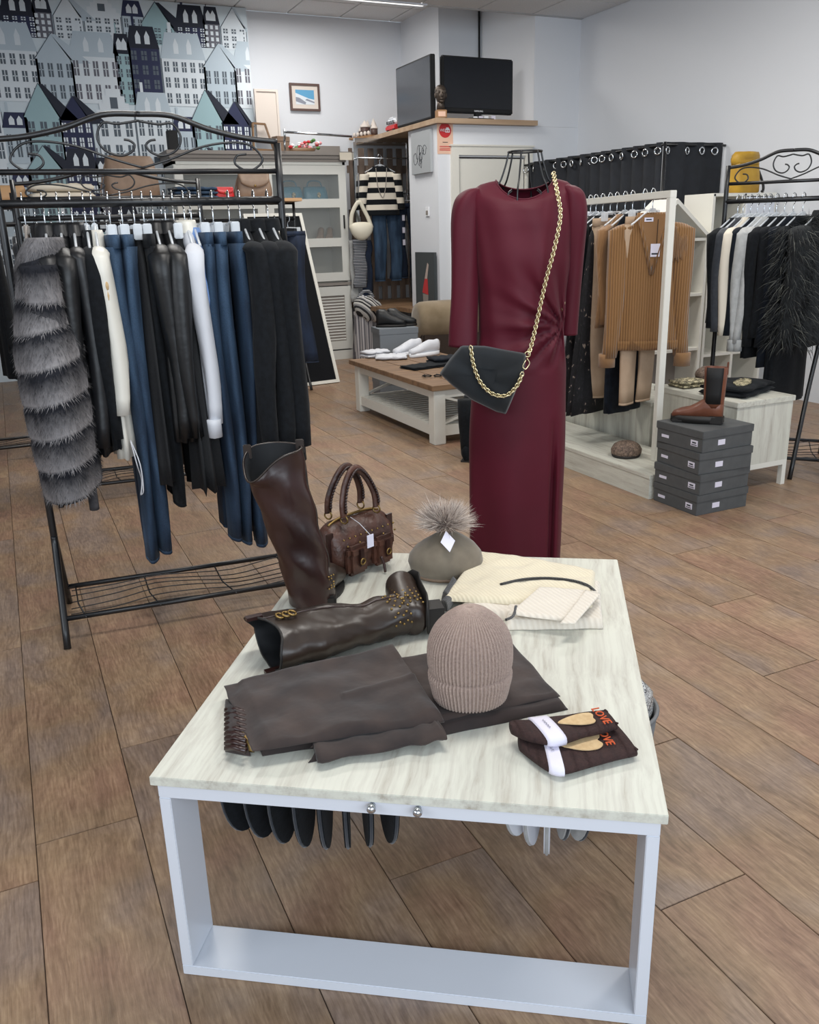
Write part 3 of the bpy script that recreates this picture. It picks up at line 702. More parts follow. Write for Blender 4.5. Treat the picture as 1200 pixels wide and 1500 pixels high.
# security camera and cable by the pillar
p = AY(768, 32, 8.98)
t = T('security_camera', 'small white security camera high on the wall beside the pillar', 'camera', (p.x, 9.0, p.z))
part(MB().tube([(0, 0, 0), (0, -.05, .01)], .02, 12), 'bracket', 'white_plastic', t); part(MB().ell((0, -.09, .02), (.045, .05, .045), 16, 10), 'housing', 'white_plastic', t)
part(MB().tube([(0, -.125, .02), (0, -.145, .02)], .024, 14), 'lens', 'black_plain', t)
p2, p3 = AY(730, 30, 8.98), AY(710, 22, 8.98)
tag(MB().box(-.025, .025, -.03, 0, -.045, .045, bev=.004).build('junction_box', 'cab_grey', loc=(p2.x, 9.0, p2.z)), 'small grey junction box above the television', 'junction box')
tag(MB().tube(smooth([(AY(x, y, 8.99)) for x, y in ((716, 20), (722, 45), (735, 62), (750, 62), (762, 44), (770, 40))], 5), .004, 6).build('cable', 'white_plastic'), 'thin pale cable looping to the security camera', 'cable')
q0, q1 = AY(708, 20, 8.9), AY(708, 80, 8.9)
tag(MB().box(-.008, .008, -.008, .008, 2.42, ZU - .01).build('cable_duct', 'black_plain', loc=(q0.x, 8.985, 0)), 'thin dark upright cable duct rising behind the television', 'cable duct')

# ================================================================== BUILDERS FOR RACKS, HANGERS, CLOTHES
def scroll(L, zr, zp):
    """half of the wrought scroll of a rack header, from the middle to the right end; x from the centre"""
    h = zp - zr; e = L / 2
    arch = [(0, zp), (.12 * L, zp - .004), (.25 * L, zp - .25 * h), (.38 * L, zp - .40 * h), (e, zp - .46 * h)]
    big = [(0, zr + .012), (.1 * L, zr + .22 * h), (.22 * L, zr + .44 * h), (.33 * L, zr + .52 * h), (.40 * L, zr + .46 * h), (.44 * L, zr + .22 * h), (.41 * L, zr + .05 * h), (.37 * L, zr + .02 * h), (.335 * L, zr + .14 * h), (.345 * L, zr + .28 * h), (.38 * L, zr + .31 * h)]
    heart = [(0, zp - .02), (.07 * L, zp - .03), (.12 * L, zp - .16 * h), (.145 * L, zp - .40 * h), (.125 * L, zp - .62 * h), (.075 * L, zp - .72 * h), (.035 * L, zp - .66 * h), (.02 * L, zp - .54 * h), (.035 * L, zp - .46 * h), (.055 * L, zp - .44 * h)]
    return arch, big, heart
def clothes_rack(name, label, A, B, zr=1.57, zrod=1.475, zp=1.745, foot=.215, joint=.33, top=1.66, shelf=True, splay=True, cat='clothes rack', r=.0125):
    A, B = Vector(A), Vector(B); L = (B - A).length; rz = math.degrees(atan2(B.y - A.y, B.x - A.x))
    t = T(name, label, cat, (A.x, A.y, 0), rz)
    for x in (0, L):
        part(MB().tube(smooth([(x, 0, top), (x, 0, .8), (x, 0, joint + .04), (x, .03, joint - .03), (x, foot, 0.0)], 4) if splay else [(x, 0, top), (x, 0, 0)], r, 10), 'post', 'black_metal', t)
        if splay: part(MB().tube(smooth([(x, -.005, joint + .02), (x, -.03, joint - .04), (x, -foot, 0.0)], 4), r, 10), 'leg', 'black_metal', t)
    part(MB().tube([(0, 0, zr), (L, 0, zr)], .009, 8), 'rail', 'black_metal', t)
    part(MB().tube([(0, 0, zrod), (L, 0, zrod)], .0135, 10), 'hanging_rod', 'black_metal', t)
    arch, big, heart = scroll(L, zr, zp)
    for s_ in (-1, 1):
        part(MB().tube(smooth([(L / 2 + s_ * x, 0, z) for x, z in arch], 6), .009, 8), 'arch', 'black_metal', t)
        part(MB().tube(smooth([(L / 2 + s_ * x, 0, z) for x, z in big], 6), .0042, 6), 'scroll', 'black_metal', t)
        part(MB().tube(smooth([(L / 2 + s_ * x, 0, z) for x, z in heart], 6), .0042, 6), 'scroll', 'black_metal', t)
    if shelf:
        zf = .09; y = foot * (1 - zf / joint)
        for s_ in (-1, 1): part(MB().tube([(0, s_ * y, zf), (L, s_ * y, zf)], .010, 8), 'shelf_rail', 'black_metal', t)
        for i in range(6):
            yy = -y + 2 * y * (i + .5) / 6
            part(MB().tube(smooth([(.02 + L * q / 6, yy, zf - .004 - .012 * sin(q * 1.7 + 1) - .006 * sin(i + q)) for q in range(7)], 3), .0022, 5), 'shelf_wire', 'black_metal', t)
        for q in (.06, .34, .64, .92): part(MB().tube([(L * q + .02, -y - .02, zf + .002), (L * q - .01, 0, zf - .012), (L * q - .02, y, zf)], .003, 5), 'cross_wire', 'black_metal', t)
    return t, Vector((A.x, A.y, zrod)), Vector((B.x, B.y, zrod))

def hanger(kind, mtl, width=.2):
    t = T('hanger', 'hanger', 'hanger')
    hook = [(.0, 0, -.085), (0, 0, -.045), (.014, 0, -.030), (.019, 0, -.006), (.010, 0, .013), (-.006, 0, .0175), (-.018, 0, .006), (-.019, 0, -.006)]
    part(MB().tube(smooth(hook, 4), .0026, 6), 'hook', 'chrome' if kind != 'wire' else 'white_plastic', t)
    b = MB()
    if kind == 'clip':
        b.tube([(-width * .8, 0, -.092), (0, 0, -.086), (width * .8, 0, -.092)], [.004, .005, .004], 8)
        part(b, 'bar', mtl, t)
        for s_ in (-1, 1): part(MB().box(s_ * width * .72 - .016, s_ * width * .72 + .016, -.014, .014, -.135, -.085, bev=.003), 'clip', mtl, t)
    else:
        b.tube(smooth([(-width, 0, -.158), (-width * .8, 0, -.142), (-.05, 0, -.098), (0, 0, -.084), (.05, 0, -.098), (width * .8, 0, -.142), (width, 0, -.158)], 3), .0045, 8)
        part(b, 'shoulder_bar', mtl, t)
        part(MB().box(-.018, .018, -.010, .010, -.108, -.078, bev=.004), 'size_cube', mtl, t)
    return t
HANG = {}
def hang(kind, mtl, p, rz, label, group, width=.2):
    width *= .86
    key = (kind, mtl, round(width, 2))
    if key not in HANG: o = HANG[key] = hanger(kind, mtl, width); o['used'] = 0
    else: o = copy_tree(HANG[key])
    if 'used' in o: del o['used']
    o.location = p; o.rotation_euler = (0, 0, radians(rz)); o['label'] = label; o['group'] = group
    return o

def body_rings(sh, L, hem, th, neck=.07, amp=.10, k=7, ph=0.0, z0=-.10, n=28, waist=1.0, open_bottom=False, lean=0.0):
    R = []
    for z, rx, ry, am in ((z0, neck, .022, 0), (z0 - .02, neck + .02, .028, 0), (z0 - .05, sh * .68, .03, .01), (z0 - .085, sh * .92, th * .85, .02), (z0 - .11, sh * 1.0, th, .03)):
        R.append(ring(0, 0, z, rx, ry, n, am, k, ph))
    m = 9; zt = z0 - .11
    for i in range(1, m + 1):
        t = i / m; z = zt + (-L - zt) * t; rx = sh + (hem - sh) * t - (1 - waist) * sh * sin(pi * min(1, t * 1.1)); ry = th * (1 + .25 * t)
        R.append(ring(0, lean * t, z, rx, ry, n, amp * t ** .7, k, ph + t * .5))
    return R
def garment(name, label, cat, p, rz, mtl, sh=.2, L=.72, hem=.23, th=.03, sl=.55, sr=.045, amp=.16, k=7, group=None, collar=None, sleeves=True, furry=None, extra=None, cuff=None, splay=.02, waist=1.0):
    ph = random.uniform(0, 6)
    t = T(name, label, cat, p, rz, group)
    b = MB().loft(body_rings(sh, L, hem, th, k=k, ph=ph, amp=amp, waist=waist)); part(b, 'body', mtl, t)
    if sleeves:
        for s_ in (-1, 1):
            q = MB(); R = []; m = 9
            for i in range(m + 1):
                u = i / m; z = -.185 - sl * u; x = s_ * (sh - .012 + splay * u + .012 * sin(u * 3 + ph)); r_ = sr * (1 - .35 * u)
                if i == 0:
                    for dx_, dz_, q_ in ((-.050, -.150, .25), (-.042, -.154, .50), (-.030, -.162, .72), (-.020, -.173, .90)): R.append(ring(s_ * (sh + dx_), 0, dz_, r_ * q_ * 1.05, r_ * q_ * .8, 16))
                R.append(ring(x, -.005 + .01 * sin(u * 4 + ph + s_), z, r_ * 1.05, r_ * .8, 16, .10, 3, ph + u * 5))
            q.loft(R); part(q, 'sleeve', mtl, t)
            if cuff: part(MB().loft([ring(s_ * (sh - .012 + splay), -.004, -.185 - sl * u_, sr * .74, sr * .60, 16, .05, 4, ph) for u_ in (.97, 1.0, 1.08)]), 'cuff', cuff, t)
    if collar:
        q = MB()
        q.loft([ring(0, 0, -.118, .085, .040, 20, .05, 3, ph), ring(0, 0, -.085, .072, .036, 20, .05, 3, ph), ring(0, -.002, -.075, .066, .032, 20), ring(0, 0, -.10, .058, .026, 20)], cap=False)
        q.loft([ring(-.05, -th * .95, -.11, .03, .006, 8), ring(-.045, -th * 1.15, -.17, .04, .007, 8), ring(-.03, -th * 1.15, -.26, .012, .006, 8)])
        part(q, 'collar', collar, t)
    if extra: extra(t)
    return t
def trousers(name, label, p, rz, mtl, L=1.0, wx=.10, th=.024, group=None, flare=1.0, cat='trousers', hemfold=True, top=-.125, gap=.0):
    t = T(name, label, cat, p, rz, group); ph = random.uniform(0, 6)
    part(MB().loft([ring(0, 0, top + .008, wx * 1.9, th * 1.02, 26, .06, 5, ph), ring(0, 0, top - .035, wx * 1.95, th * 1.1, 26, .06, 5, ph)]), 'waistband', mtl, t)
    for s_ in (-1, 1):
        R = []
        for i in range(13):
            u = i / 12; z = top - .03 + (-L - top) * u; rr = wx * (1.03 - .30 * u if flare <= 1 else 1.0 - .22 * sin(pi * min(1, u * 1.2)) + (flare - 1) * max(0, u - .5) * 2)
            R.append(ring(s_ * (wx * .93 + gap * u) + .008 * sin(u * 5 + ph), .006 * sin(u * 6 + s_ + ph), z, rr, th * (1.0 - .12 * u), 18, .14, 3, ph + u * 4 + s_))
        part(MB().loft(R), 'leg', mtl, t)
        if hemfold: part(MB().loft([[v + Vector((0, 0, -.012 * q_)) for v in R[-1]] for q_ in (0, 1)] ), 'hem', mtl, t)
    return t

# ================================================================== LEFT FRONT RACK
RZ = 5.0
rk, fa, fb = clothes_rack('clothes_rack', 'near black wrought-iron clothes rack with scroll header at the left', (.04, 3.18), (.95, 3.10))
RZ1 = math.degrees(atan2(-.08, .91))
def front(px, kind='shoulder', label='clear plastic hanger with metal hook on the near left rack', m='plastic_clear', w=.2):
    p = on_rod(px, fa, fb); p = p + Vector((0, 0, .0145)); 
    hang(kind, m, p, RZ1 + 90, label, 'clear hangers on the near left rack', w)
    return p
H90 = RZ1 + 90
def clip_front(px): return front(px, 'clip', 'clear clip hanger with metal hook on the near left rack', w=.17)

# grey banded fur coat on the outside left
def banded_pile(b, count, length, parent):
    V = [Vector(v) for v in b.v]; F4 = [f for f in b.f if len(f) == 4]; k = MB(); att = []; cen = sum(V, Vector()) / len(V); rg = random.Random(8)
    for _ in range(count):
        f = rg.choice(F4); u, v = rg.random(), rg.random(); A, B, C_, D = (V[i] for i in f); p = A.lerp(B, u).lerp(D.lerp(C_, u), v); n_ = (B - A).cross(D - A)
        if n_.length < 1e-9: continue
        n_.normalize()
        if n_.dot(p - Vector((cen.x, cen.y, p.z))) < 0: n_ = -n_
        d = (n_ * .55 + Vector((rg.uniform(-.3, .3), rg.uniform(-.3, .3), -.8))).normalized(); l = length * rg.uniform(.6, 1.2); sd = d.cross(n_).normalized() * .0011
        k.add([p - sd, p + sd, p + d * l], [(0, 1, 2)]); a_ = b.att[f[0]] + rg.uniform(-.12, .12); att += [a_, a_, a_ + .08]
    k.att = att; part(k, 'fur_pile', 'fur_grey', parent, stuff=True)
def fur_coat():
    p = front(33, label='grey plastic hanger of the banded fur coat at the rack end', m='cab_grey'); t = T('fur_coat', 'long grey fur coat in dark and pale bands, leftmost on the near rack', 'fur coat', p, H90)
    bands = 7; R = []; att = []
    prof = lambda u: .05 + .040 * min(1, u * 3) + .012 * sin(u * pi)
    n = 30; Lz = .95; z0 = -.18
    cx = lambda u: -.12 - .05 * sin(u * 2.6)
    for i in range(bands * 8 + 1):
        u = i / (bands * 8); f = (u * bands) % 1.0; r = prof(u) * (1 + .02 * sin(pi * f) - (.025 if f < .12 else 0)); z = z0 - (Lz - .20) * u
        rg = ring(cx(u), -.015 - .015 * u, z, .12 + .10 * min(1, u * 2.2) - .03 * u, r, n, .04, 4, 1.1)
        R.append([v + Vector((0, 0, -.22 * v.y - .01)) for v in rg]); att += [f * .95 - .12] * n
    b = MB().loft(R); b.att = att; o = part(b, 'body', 'fur_grey', t); banded_pile(b, 9000, .020, t)
    # collar: thick pelt folded over
    c = MB(); R = []; att = []
    for i in range(13):
        u = i / 12; a = pi * (1.15 - 1.3 * u)
        R.append(ring(-.10 + .02 * cos(a), -.055 + .05 * u, -.12 - .16 * u, .12 - .03 * abs(u - .5), .055 + .022 * sin(pi * u), 22)); att += [.55 - .5 * u] * 22
    c.loft(R); c.att = att; part(c, 'collar', 'fur_grey', t); banded_pile(c, 2500, .018, t)
    for s_, xx in ((-1, -.255), (1, .1)):
        q = MB(); R = []; att = []
        for i in range(41):
            u = i / 40; f = (u * 5) % 1; r_ = .062 * (1 - .1 * u) * (1 - (.05 if f < .12 else 0))
            R.append(ring(xx + .02 * u, -.03 - .01 * u, -.2 - .60 * u, r_, r_ * .9, 18)); att += [f * .95 - .12] * 18
        q.loft(R); q.att = att; part(q, 'sleeve', 'fur_grey', t); banded_pile(q, 3500, .018, t)
    # belt end hanging at the hem
    q = MB(); R = [ring(-.20, -.085, -.86 - .14 * i / 8, .022, .016, 12) for i in range(9)]; q.loft(R); q.att = [.1] * (9 * 12); part(q, 'belt_end', 'fur_grey', t)
    q = MB(); q.loft([ring(0, -.03, -.08, .03, .018, 14), ring(0, -.032, -.13, .045, .022, 14), ring(0, -.03, -.2, .05, .022, 14)]); part(q, 'neck_strap', 'grey_leather', t)
fur_coat()
jk = ['black jacket with smooth shoulders, next to the banded fur coat', 'second black jacket from the banded fur coat, long dark sleeve', 'third black jacket from the banded fur coat, its shoulder broad']
for i, px in enumerate((62, 84, 103)):
    garment('jacket', jk[i], 'jacket', front(px), H90, 'grey_leather' if i != 1 else 'black_leather', sh=.205, L=.86 - .02 * i, hem=.22, th=.026, sl=.60, sr=.042, collar='grey_leather')
def flower(t):
    for i, (dx, dz, r) in enumerate(((0, 0, .022), (.012, -.03, .018), (-.008, .03, .016))): part(MB().ell((-.21 + dx, -.035, -.30 + dz), (r, .008, r * 1.3), 8, 6), 'flower_brooch', 'sand_heart', t)
garment('blouse', 'black blouse with pale gold flower trim beside the white blouse', 'blouse', front(122), H90, 'black_wool', sh=.19, L=.8, th=.02, sl=.58, extra=flower)
def strings(t):
    for s_ in (0, 1): part(MB().tube(smooth([(-.2 + .02 * s_, -.02, -.78), (-.21, -.03 - .01 * s_, -.86), (-.16 - .05 * s_, -.04, -.93 - .02 * s_), (-.2, -.03, -.97)], 4), .0022, 5), 'string', 'white_cotton', t)
garment('blouse', 'cream satin blouse with loose strings between black jackets and jeans', 'blouse', front(134), H90, 'cream_satin', sh=.20, L=.84, hem=.21, th=.03, sl=.5, sr=.045, amp=.25, k=9, extra=strings)
for i, px in enumerate((158, 176)):
    trousers('jeans', ('blue jeans hanging left of the black lace dress, outer pair', 'blue jeans hanging left of the black lace dress, inner pair')[i], clip_front(px), H90, 'denim', L=1.20 - .03 * i, wx=.098, th=.028)
garment('dress', 'black lace sleeveless dress hanging between jeans and leather jackets', 'dress', clip_front(194), H90, 'black_lace', sh=.16, L=.95, hem=.2, th=.03, sleeves=False, amp=.3, k=9)
trousers('trousers', 'black cloth trousers hanging beside the lace dress', clip_front(208), H90, 'black_wool', L=1.0, wx=.1, th=.024)
for i, px in enumerate((222, 240)):
    garment('jacket', ('black leather jacket left of the white shirt, matt sleeve', 'black leather jacket touching the white shirt, glossy folds')[i], 'jacket', front(px), H90, 'black_leather', sh=.2, L=.80, hem=.22, th=.032, sl=.6, sr=.046, collar='black_leather')
garment('skirt', 'black ruffled skirt whose hem shows below the leather jackets', 'skirt', clip_front(252), H90, 'black_lace', sh=.15, L=.98, hem=.24, th=.04, sleeves=False, amp=.5, k=11)
garment('shirt', 'crisp white shirt with long sleeve and cuff on the near rack', 'shirt', front(268), H90, 'white_cotton', sh=.205, L=.80, hem=.20, th=.022, sl=.56, sr=.042, collar='cream_satin', cuff='white_cotton', amp=.1)
garment('shirt', 'light blue shirt peeking out beside the white shirt', 'shirt', front(278), H90, 'blue_shirt', sh=.15, L=.45, hem=.15, th=.012, sl=.22, sr=.025)
for i, px in enumerate((291, 310, 334)):
    trousers('jeans', ('blue jeans beside the white shirt on the near rack', 'blue jeans in the middle of the three right of the white shirt', 'blue jeans touching the long black coats')[i], clip_front(px), H90, 'denim2' if i != 1 else 'denim', L=1.16 + .02 * i, wx=.098, th=.026)
for i, px in enumerate((350, 371, 391)):
    garment('coat', ('long black wool coat touching the blue jeans', 'middle one of the three long black wool coats', 'long black wool coat at the right end of the near rack')[i], 'coat', front(px), H90, 'black_wool', sh=.245, L=.93, hem=.27, th=.038, sl=.66, sr=.055, collar='black_wool')

# ================================================================== REAR LEFT RACKS
rk2, ra, rb = clothes_rack('clothes_rack', 'second black scroll-header rack standing directly behind the near left rack', (.14, 4.99), (1.05, 4.91), zp=1.70)
def rear(px, kind='shoulder', m='plastic_clear', w=.19):
    p = on_rod(px, ra, rb) + Vector((0, 0, .0145)); hang(kind, m, p, H90, 'pale plastic hanger on the second left rack, behind the near one', 'hangers on the second left rack', w); return p
spec = [('navy_wool', 'navy jacket'), ('black_wool', 'black cardigan'), ('cream_wool', 'cream blouse'), ('camel3', 'camel jumper'), ('black_wool', 'black tunic'), ('grey_wool', 'grey jumper'), ('navy_wool', 'navy blouse'), ('white_cotton', 'white blouse'), ('black_leather', 'black leather shirt'), ('stone_bag', 'taupe jumper'), ('navy_wool', 'navy tunic'), ('cream_wool', 'cream jumper')]
pos_words = ['behind the banded fur coat', 'behind the first black jackets', 'behind the brooch blouse', 'behind the cream satin blouse', 'behind the outer jeans', 'behind the lace dress', 'behind the leather jackets', 'behind the white shirt', 'behind the middle jeans', 'behind the inner jeans', 'behind the first wool coat', 'behind the last wool coats']
for i, (m_, nm) in enumerate(spec):
    garment(nm.split()[-1], '%s on the second left rack, %s' % (nm, pos_words[i]), nm.split()[-1], rear(52 + i * 20.5), H90, m_, sh=.19, L=.70 + .03 * (i % 3), hem=.2, th=.022, sl=.5, sr=.038)
# third rack at the far left, with a light wooden shelf board
t3, ta, tb = clothes_rack('clothes_rack', 'far black metal rack carrying a light wooden shelf with handbags', (-.35, 7.78), (2.47, 7.70), zr=1.63, zrod=1.50, zp=1.632, top=1.64, foot=.2, shelf=False)
for o in list(t3.children):
    if o.name.split('.')[0] in ('arch', 'scroll'): bpy.data.objects.remove(o)
tag(MB().box(-.45, 2.52, 7.60, 7.92, 1.645, 1.672, bev=.002).build('shelf_board', 'wood_shelf'), 'light oak shelf board on top of the far rack, bags on it', 'shelf')
ZB = 1.672
def far(px, kind='shoulder', m='plastic_clear', w=.19):
    p = on_rod(px, ta, tb) + Vector((0, 0, .0145)); hang(kind, m, p, 88, 'pale plastic hanger on the far rack under the wooden shelf', 'hangers on the far shelf rack', w); return p
fars = [('char_wool', 'charcoal cardigan', 'leftmost under the shelf board'), ('black_wool', 'black jacket', 'under the cream top on the shelf'), ('cream_wool', 'cream cardigan', 'under the shelf, left of the taupe bag'), ('navy_wool', 'navy cardigan', 'under the taupe bag'), ('white_cotton', 'white shirt', 'under the blue folded denim'), ('grey_wool', 'grey cardigan', 'under the red box'), ('black_leather', 'black leather skirt', 'under the flap bag'), ('cream_wool', 'pale trousers', 'beside the dark jeans')]
for i, (m_, nm, w_) in enumerate(fars):
    px = 20 + i * 56 if i < 7 else 402
    if 'trousers' in nm: trousers('trousers', 'pale trousers on the far rack beside the dark jeans', far(px, 'clip'), 88, m_, L=1.0, wx=.09)
    else: garment(nm.split()[-1], '%s on the far rack, %s' % (nm, w_), nm.split()[-1], far(px), 88, m_, sh=.19, L=.8, hem=.2, th=.03, sl=.5, sr=.04, sleeves='skirt' not in nm)
# dark jeans at the right end of the far rack, turned to the front
hp = on_rod(421, ta, tb) + Vector((.07, -.02, .0145)); hp.x = 2.40
hang('clip', 'plastic_clear', hp, -20, 'clear clip hanger of the dark flared jeans by the mirror', 'hanger of the dark flared jeans', .15)
trousers('jeans', 'dark flared jeans hanging in front of the tall black-backed mirror', hp, -20, 'denim_dk', L=1.24, wx=.078, th=.034, flare=1.5)
# items on the shelf board
def handbag(name, label, loc, rz, m_, w_, h_, d_, flap=True, strap=True, clasp='brass', cat='handbag'):
    t = T(name, label, cat, loc, rz)
    R = [ring(0, 0, z * h_, w_ / 2 * a, d_ / 2 * b, 28, .02, 5, 1, .55) for z, a, b in ((0, .9, .85), (.04, 1, 1), (.35, 1, 1), (.7, .94, .8), (.95, .86, .45), (1.0, .8, .3))]
    part(MB().loft(R), 'body', m_, t)
    if flap:
        q = MB(); n = 12; rows = []
        for i in range(7):
            u = i / 6; rows.append([Vector((w_ * .46 * (1 - .12 * u) * (2 * j / n - 1), -d_ / 2 * (.35 + .75 * min(1, u * 1.5)) - .004, h_ * (1.0 - .58 * u * (1 - .35 * abs(2 * j / n - 1) ** 2)))) for j in range(n + 1)])
        back = [[v + Vector((0, .006, 0)) for v in r_] for r_ in rows]
        q.loft([a + b[::-1] for a, b in zip(rows, back)]); part(q, 'flap', m_, t)
        part(MB().ell((0, -d_ * .56 - .006, h_ * .50), (.010, .005, .010), 10, 6), 'clasp', clasp, t)
    if strap: part(MB().tube(smooth([(-w_ * .42, 0, h_ * .9), (-w_ * .5, .02, h_ * .55), (-w_ * .52, d_ * .4, .02), (0, d_ * .7, .012), (w_ * .52, d_ * .4, .02), (w_ * .44, 0, h_ * .9)], 5), .006, 6), 'strap', m_, t)
    return t
bx = lambda px: AY(px, 285, 7.72).x
handbag('handbag', 'taupe leather flap bag at the right end of the wooden shelf', (bx(374), 7.75, ZB), -4, 'stone_bag', .30, .21, .11)
handbag('red_box_bag', 'small dark red studded bag beside the flap bag on the shelf', (bx(330), 7.76, ZB), 4, 'red', .17, .10, .08, True, False)
handbag('handbag', 'slouchy brown bag on the shelf seen through the rear scrolls', (bx(196), 7.76, ZB), 8, 'stone_bag', .44, .34, .16, False, True)
# folded denim
def folded(name, label, cat, loc, rz, m_, w_, d_, h_, n=3, wr=.004, parent=None):
    t = T(name, label, cat, loc, rz)
    for i in range(n):
        R = []
        m = 12
        z0 = h_ * i / n; hh = h_ / n
        for q_ in range(m + 1):
            x = -w_ / 2 + w_ * q_ / m; s_ = 1 - .3 * (abs(2 * q_ / m - 1) ** 6); rg = []
            for j in range(14):
                a = 2 * pi * j / 14; cy, cz = cos(a), sin(a)
                cy = math.copysign(abs(cy) ** .5, cy); cz = math.copysign(abs(cz) ** .8, cz)
                rg.append(Vector((x + wr * sin(j * 2 + i), d_ / 2 * cy * (1 - .05 * i) + wr * sin(q_ * 1.3 + i), z0 + hh / 2 + hh * .5 * cz * s_ + (wr * .6 * sin(q_ * 1.9 + j) if cz > 0.2 and i == n - 1 else 0))))
            R.append(rg)
        part(MB().loft(R), 'fold', m_, t)
    return t
folded('folded_denim', 'folded light blue denim shirt on the shelf left of the red bag', 'shirt', (bx(284), 7.76, ZB), 3, 'denim', .36, .26, .10, 3, .006)
folded('folded_knit', 'cream and black knit lying over a form at the left of the shelf', 'jumper', (bx(90), 7.76, ZB), 5, 'cream_wool', .46, .28, .13, 2, .01)
handbag('handbag', 'tan bag lying at the far left end of the wooden shelf', (bx(14), 7.76, ZB), 0, 'wood_shelf', .26, .12, .14, False, False)

# dark rack of clothes at the left edge
t4, la, lb_ = clothes_rack('clothes_rack', 'partly hidden black rack of dark clothes at the left edge', (-1.05, 6.25), (.16, 6.20), zp=1.6, foot=.2, shelf=True)
for i, (m_, nm) in enumerate((('black_wool', 'black coat'), ('char_wool', 'charcoal coat'), ('black_wool', 'black jacket'), ('navy_wool', 'navy coat'), ('black_leather', 'black leather coat'), ('black_wool', 'black knit coat'))):
    p = la.lerp(lb_, .12 + .15 * i) + Vector((0, 0, .0145)); hang('shoulder', 'plastic_clear', p, 92, 'plastic hanger on the dark rack at the left edge', 'hangers on the left edge rack')
    garment(nm.split()[-1], '%s on the dark rack at the left edge, %s from its left end' % (nm, ('first', 'second', 'third', 'fourth', 'fifth', 'sixth')[i]), nm.split()[-1], p, 92, m_, sh=.2, L=.95, hem=.24, th=.045, sl=.6, sr=.05)

# ================================================================== MIRROR, CABINET
# leaning mirror seen from its dark side, pale frame
mA, mB_ = F(497, 560), F(452, 548)
mt = T('standing_mirror', 'tall leaning mirror with dark face and thin pale frame beside the white cabinet', 'mirror', (mA.x, mA.y, 0), 0)
u_ = Vector((-1, -.12, 0)); up_ = Vector((-.075, .62, 1.56))
uu = u_.normalized(); Wm = .60; Hm = up_.length; M4 = frame4((0, 0, 0), uu, up_)
def mbox(a, b, c_, d_, e, f): return MB().box(a, b, c_, d_, e, f, M4=M4)
k = mbox(0, .032, 0, Hm, -.02, .02)
for q in ((Wm - .032, Wm, 0, Hm), (.032, Wm - .032, 0, .03), (.032, Wm - .032, Hm - .03, Hm)): k.box(q[0], q[1], q[2], q[3], -.02, .02, M4=M4)
part(k, 'frame', 'white_wood', mt); part(mbox(.03, Wm - .03, .03, Hm - .03, -.012, .016), 'mirror_plate', 'mirror', mt)

CX0, CX1, CY0, CY1, CH = AY(250, 215, 9.3).x, AY(508, 300, 9.3).x, 9.30, 9.80, 2.20
cb = T('display_cabinet', 'tall white glazed display cabinet with grey cornice and louvred lower doors', 'cabinet', (CX0, CY0, 0))
Wc = CX1 - CX0; Dc = CY1 - CY0
k = MB(); k.box(0, .03, 0, Dc, .08, CH - .1).box(Wc - .03, Wc, 0, Dc, .08, CH - .1).box(.03, Wc - .03, Dc - .02, Dc, .08, CH - .1).box(-.02, Wc + .02, -.02, Dc, 0, .10).box(0, Wc, 0, Dc, CH - .13, CH - .1)
part(k, 'carcass', 'cab_white', cb)
part(MB().box(-.01, Wc + .01, -.01, Dc, CH - .1, CH - .07).box(-.03, Wc + .03, -.03, Dc, CH - .07, CH - .035).box(-.055, Wc + .055, -.055, Dc, CH - .035, CH), 'cornice', 'cab_grey', cb)
part(MB().box(-.015, Wc + .015, -.02, Dc - .03, .82, .85), 'ledge', 'cab_grey', cb)
part(MB().box(.03, Wc - .03, .05, Dc - .02, .85, .87), 'cabinet_floor', 'cab_inside', cb)
for z in (1.27, 1.675): part(MB().box(.03, Wc - .03, .05, Dc - .02, z, z + .022), 'shelf', 'cab_inside', cb)
part(MB().box(.03, Wc - .03, Dc - .03, Dc - .021, .87, CH - .13), 'back_panel', 'cab_inside', cb)
nd = 2; dwid = (Wc) / nd
for i in range(nd):
    x0, x1 = i * dwid + .004, (i + 1) * dwid - .004; z0, z1 = .87, CH - .135
    dr = MB(); fw_ = .085
    dr.box(x0, x0 + fw_, -.018, .0, z0, z1).box(x1 - fw_, x1, -.018, 0, z0, z1)
    for z in (z0, 1.235, 1.64, z1 - .09): dr.box(x0 + fw_, x1 - fw_, -.018, 0, z, z + (.09 if z != z0 else .09))
    dd = part(dr, 'door', 'cab_white', cb)
    for za, zb in ((z0 + .09, 1.235), (1.325, 1.64), (1.73, z1 - .09)): part(MB().box(x0 + fw_, x1 - fw_, -.010, -.006, za, zb), 'pane', 'glass', dd)
    xh = x1 - .03 if i == 0 else x1 - .045
    part(MB().box(xh - .006, xh + .006, -.04, -.018, 1.42, 1.56, bev=.002), 'handle', 'black_plain', dd)
    # lower louvred doors
    dr = MB(); z0, z1 = .115, .81
    dr.box(x0, x0 + .08, -.018, 0, z0, z1).box(x1 - .08, x1, -.018, 0, z0, z1).box(x0 + .08, x1 - .08, -.018, 0, z0, z0 + .09).box(x0 + .08, x1 - .08, -.018, 0, z1 - .1, z1)
    dd = part(dr, 'door', 'cab_white', cb)
    part(MB().box(x0 + .07, x1 - .07, .0, .006, z0 + .08, z1 - .09), 'backing', 'cab_grey', dd)
    sl = MB().box(x0 + .08, x1 - .08, -.004, .0, 0, .020, M4=Matrix.Rotation(radians(-22), 4, 'X')).build('slat', 'cab_white', dd); f2 = True
    for j in range(15):
        o = sl if f2 else sl.copy()
        if not f2: C.objects.link(o)
        f2 = False; o.location = (0, -.001, z0 + .105 + j * .0325)
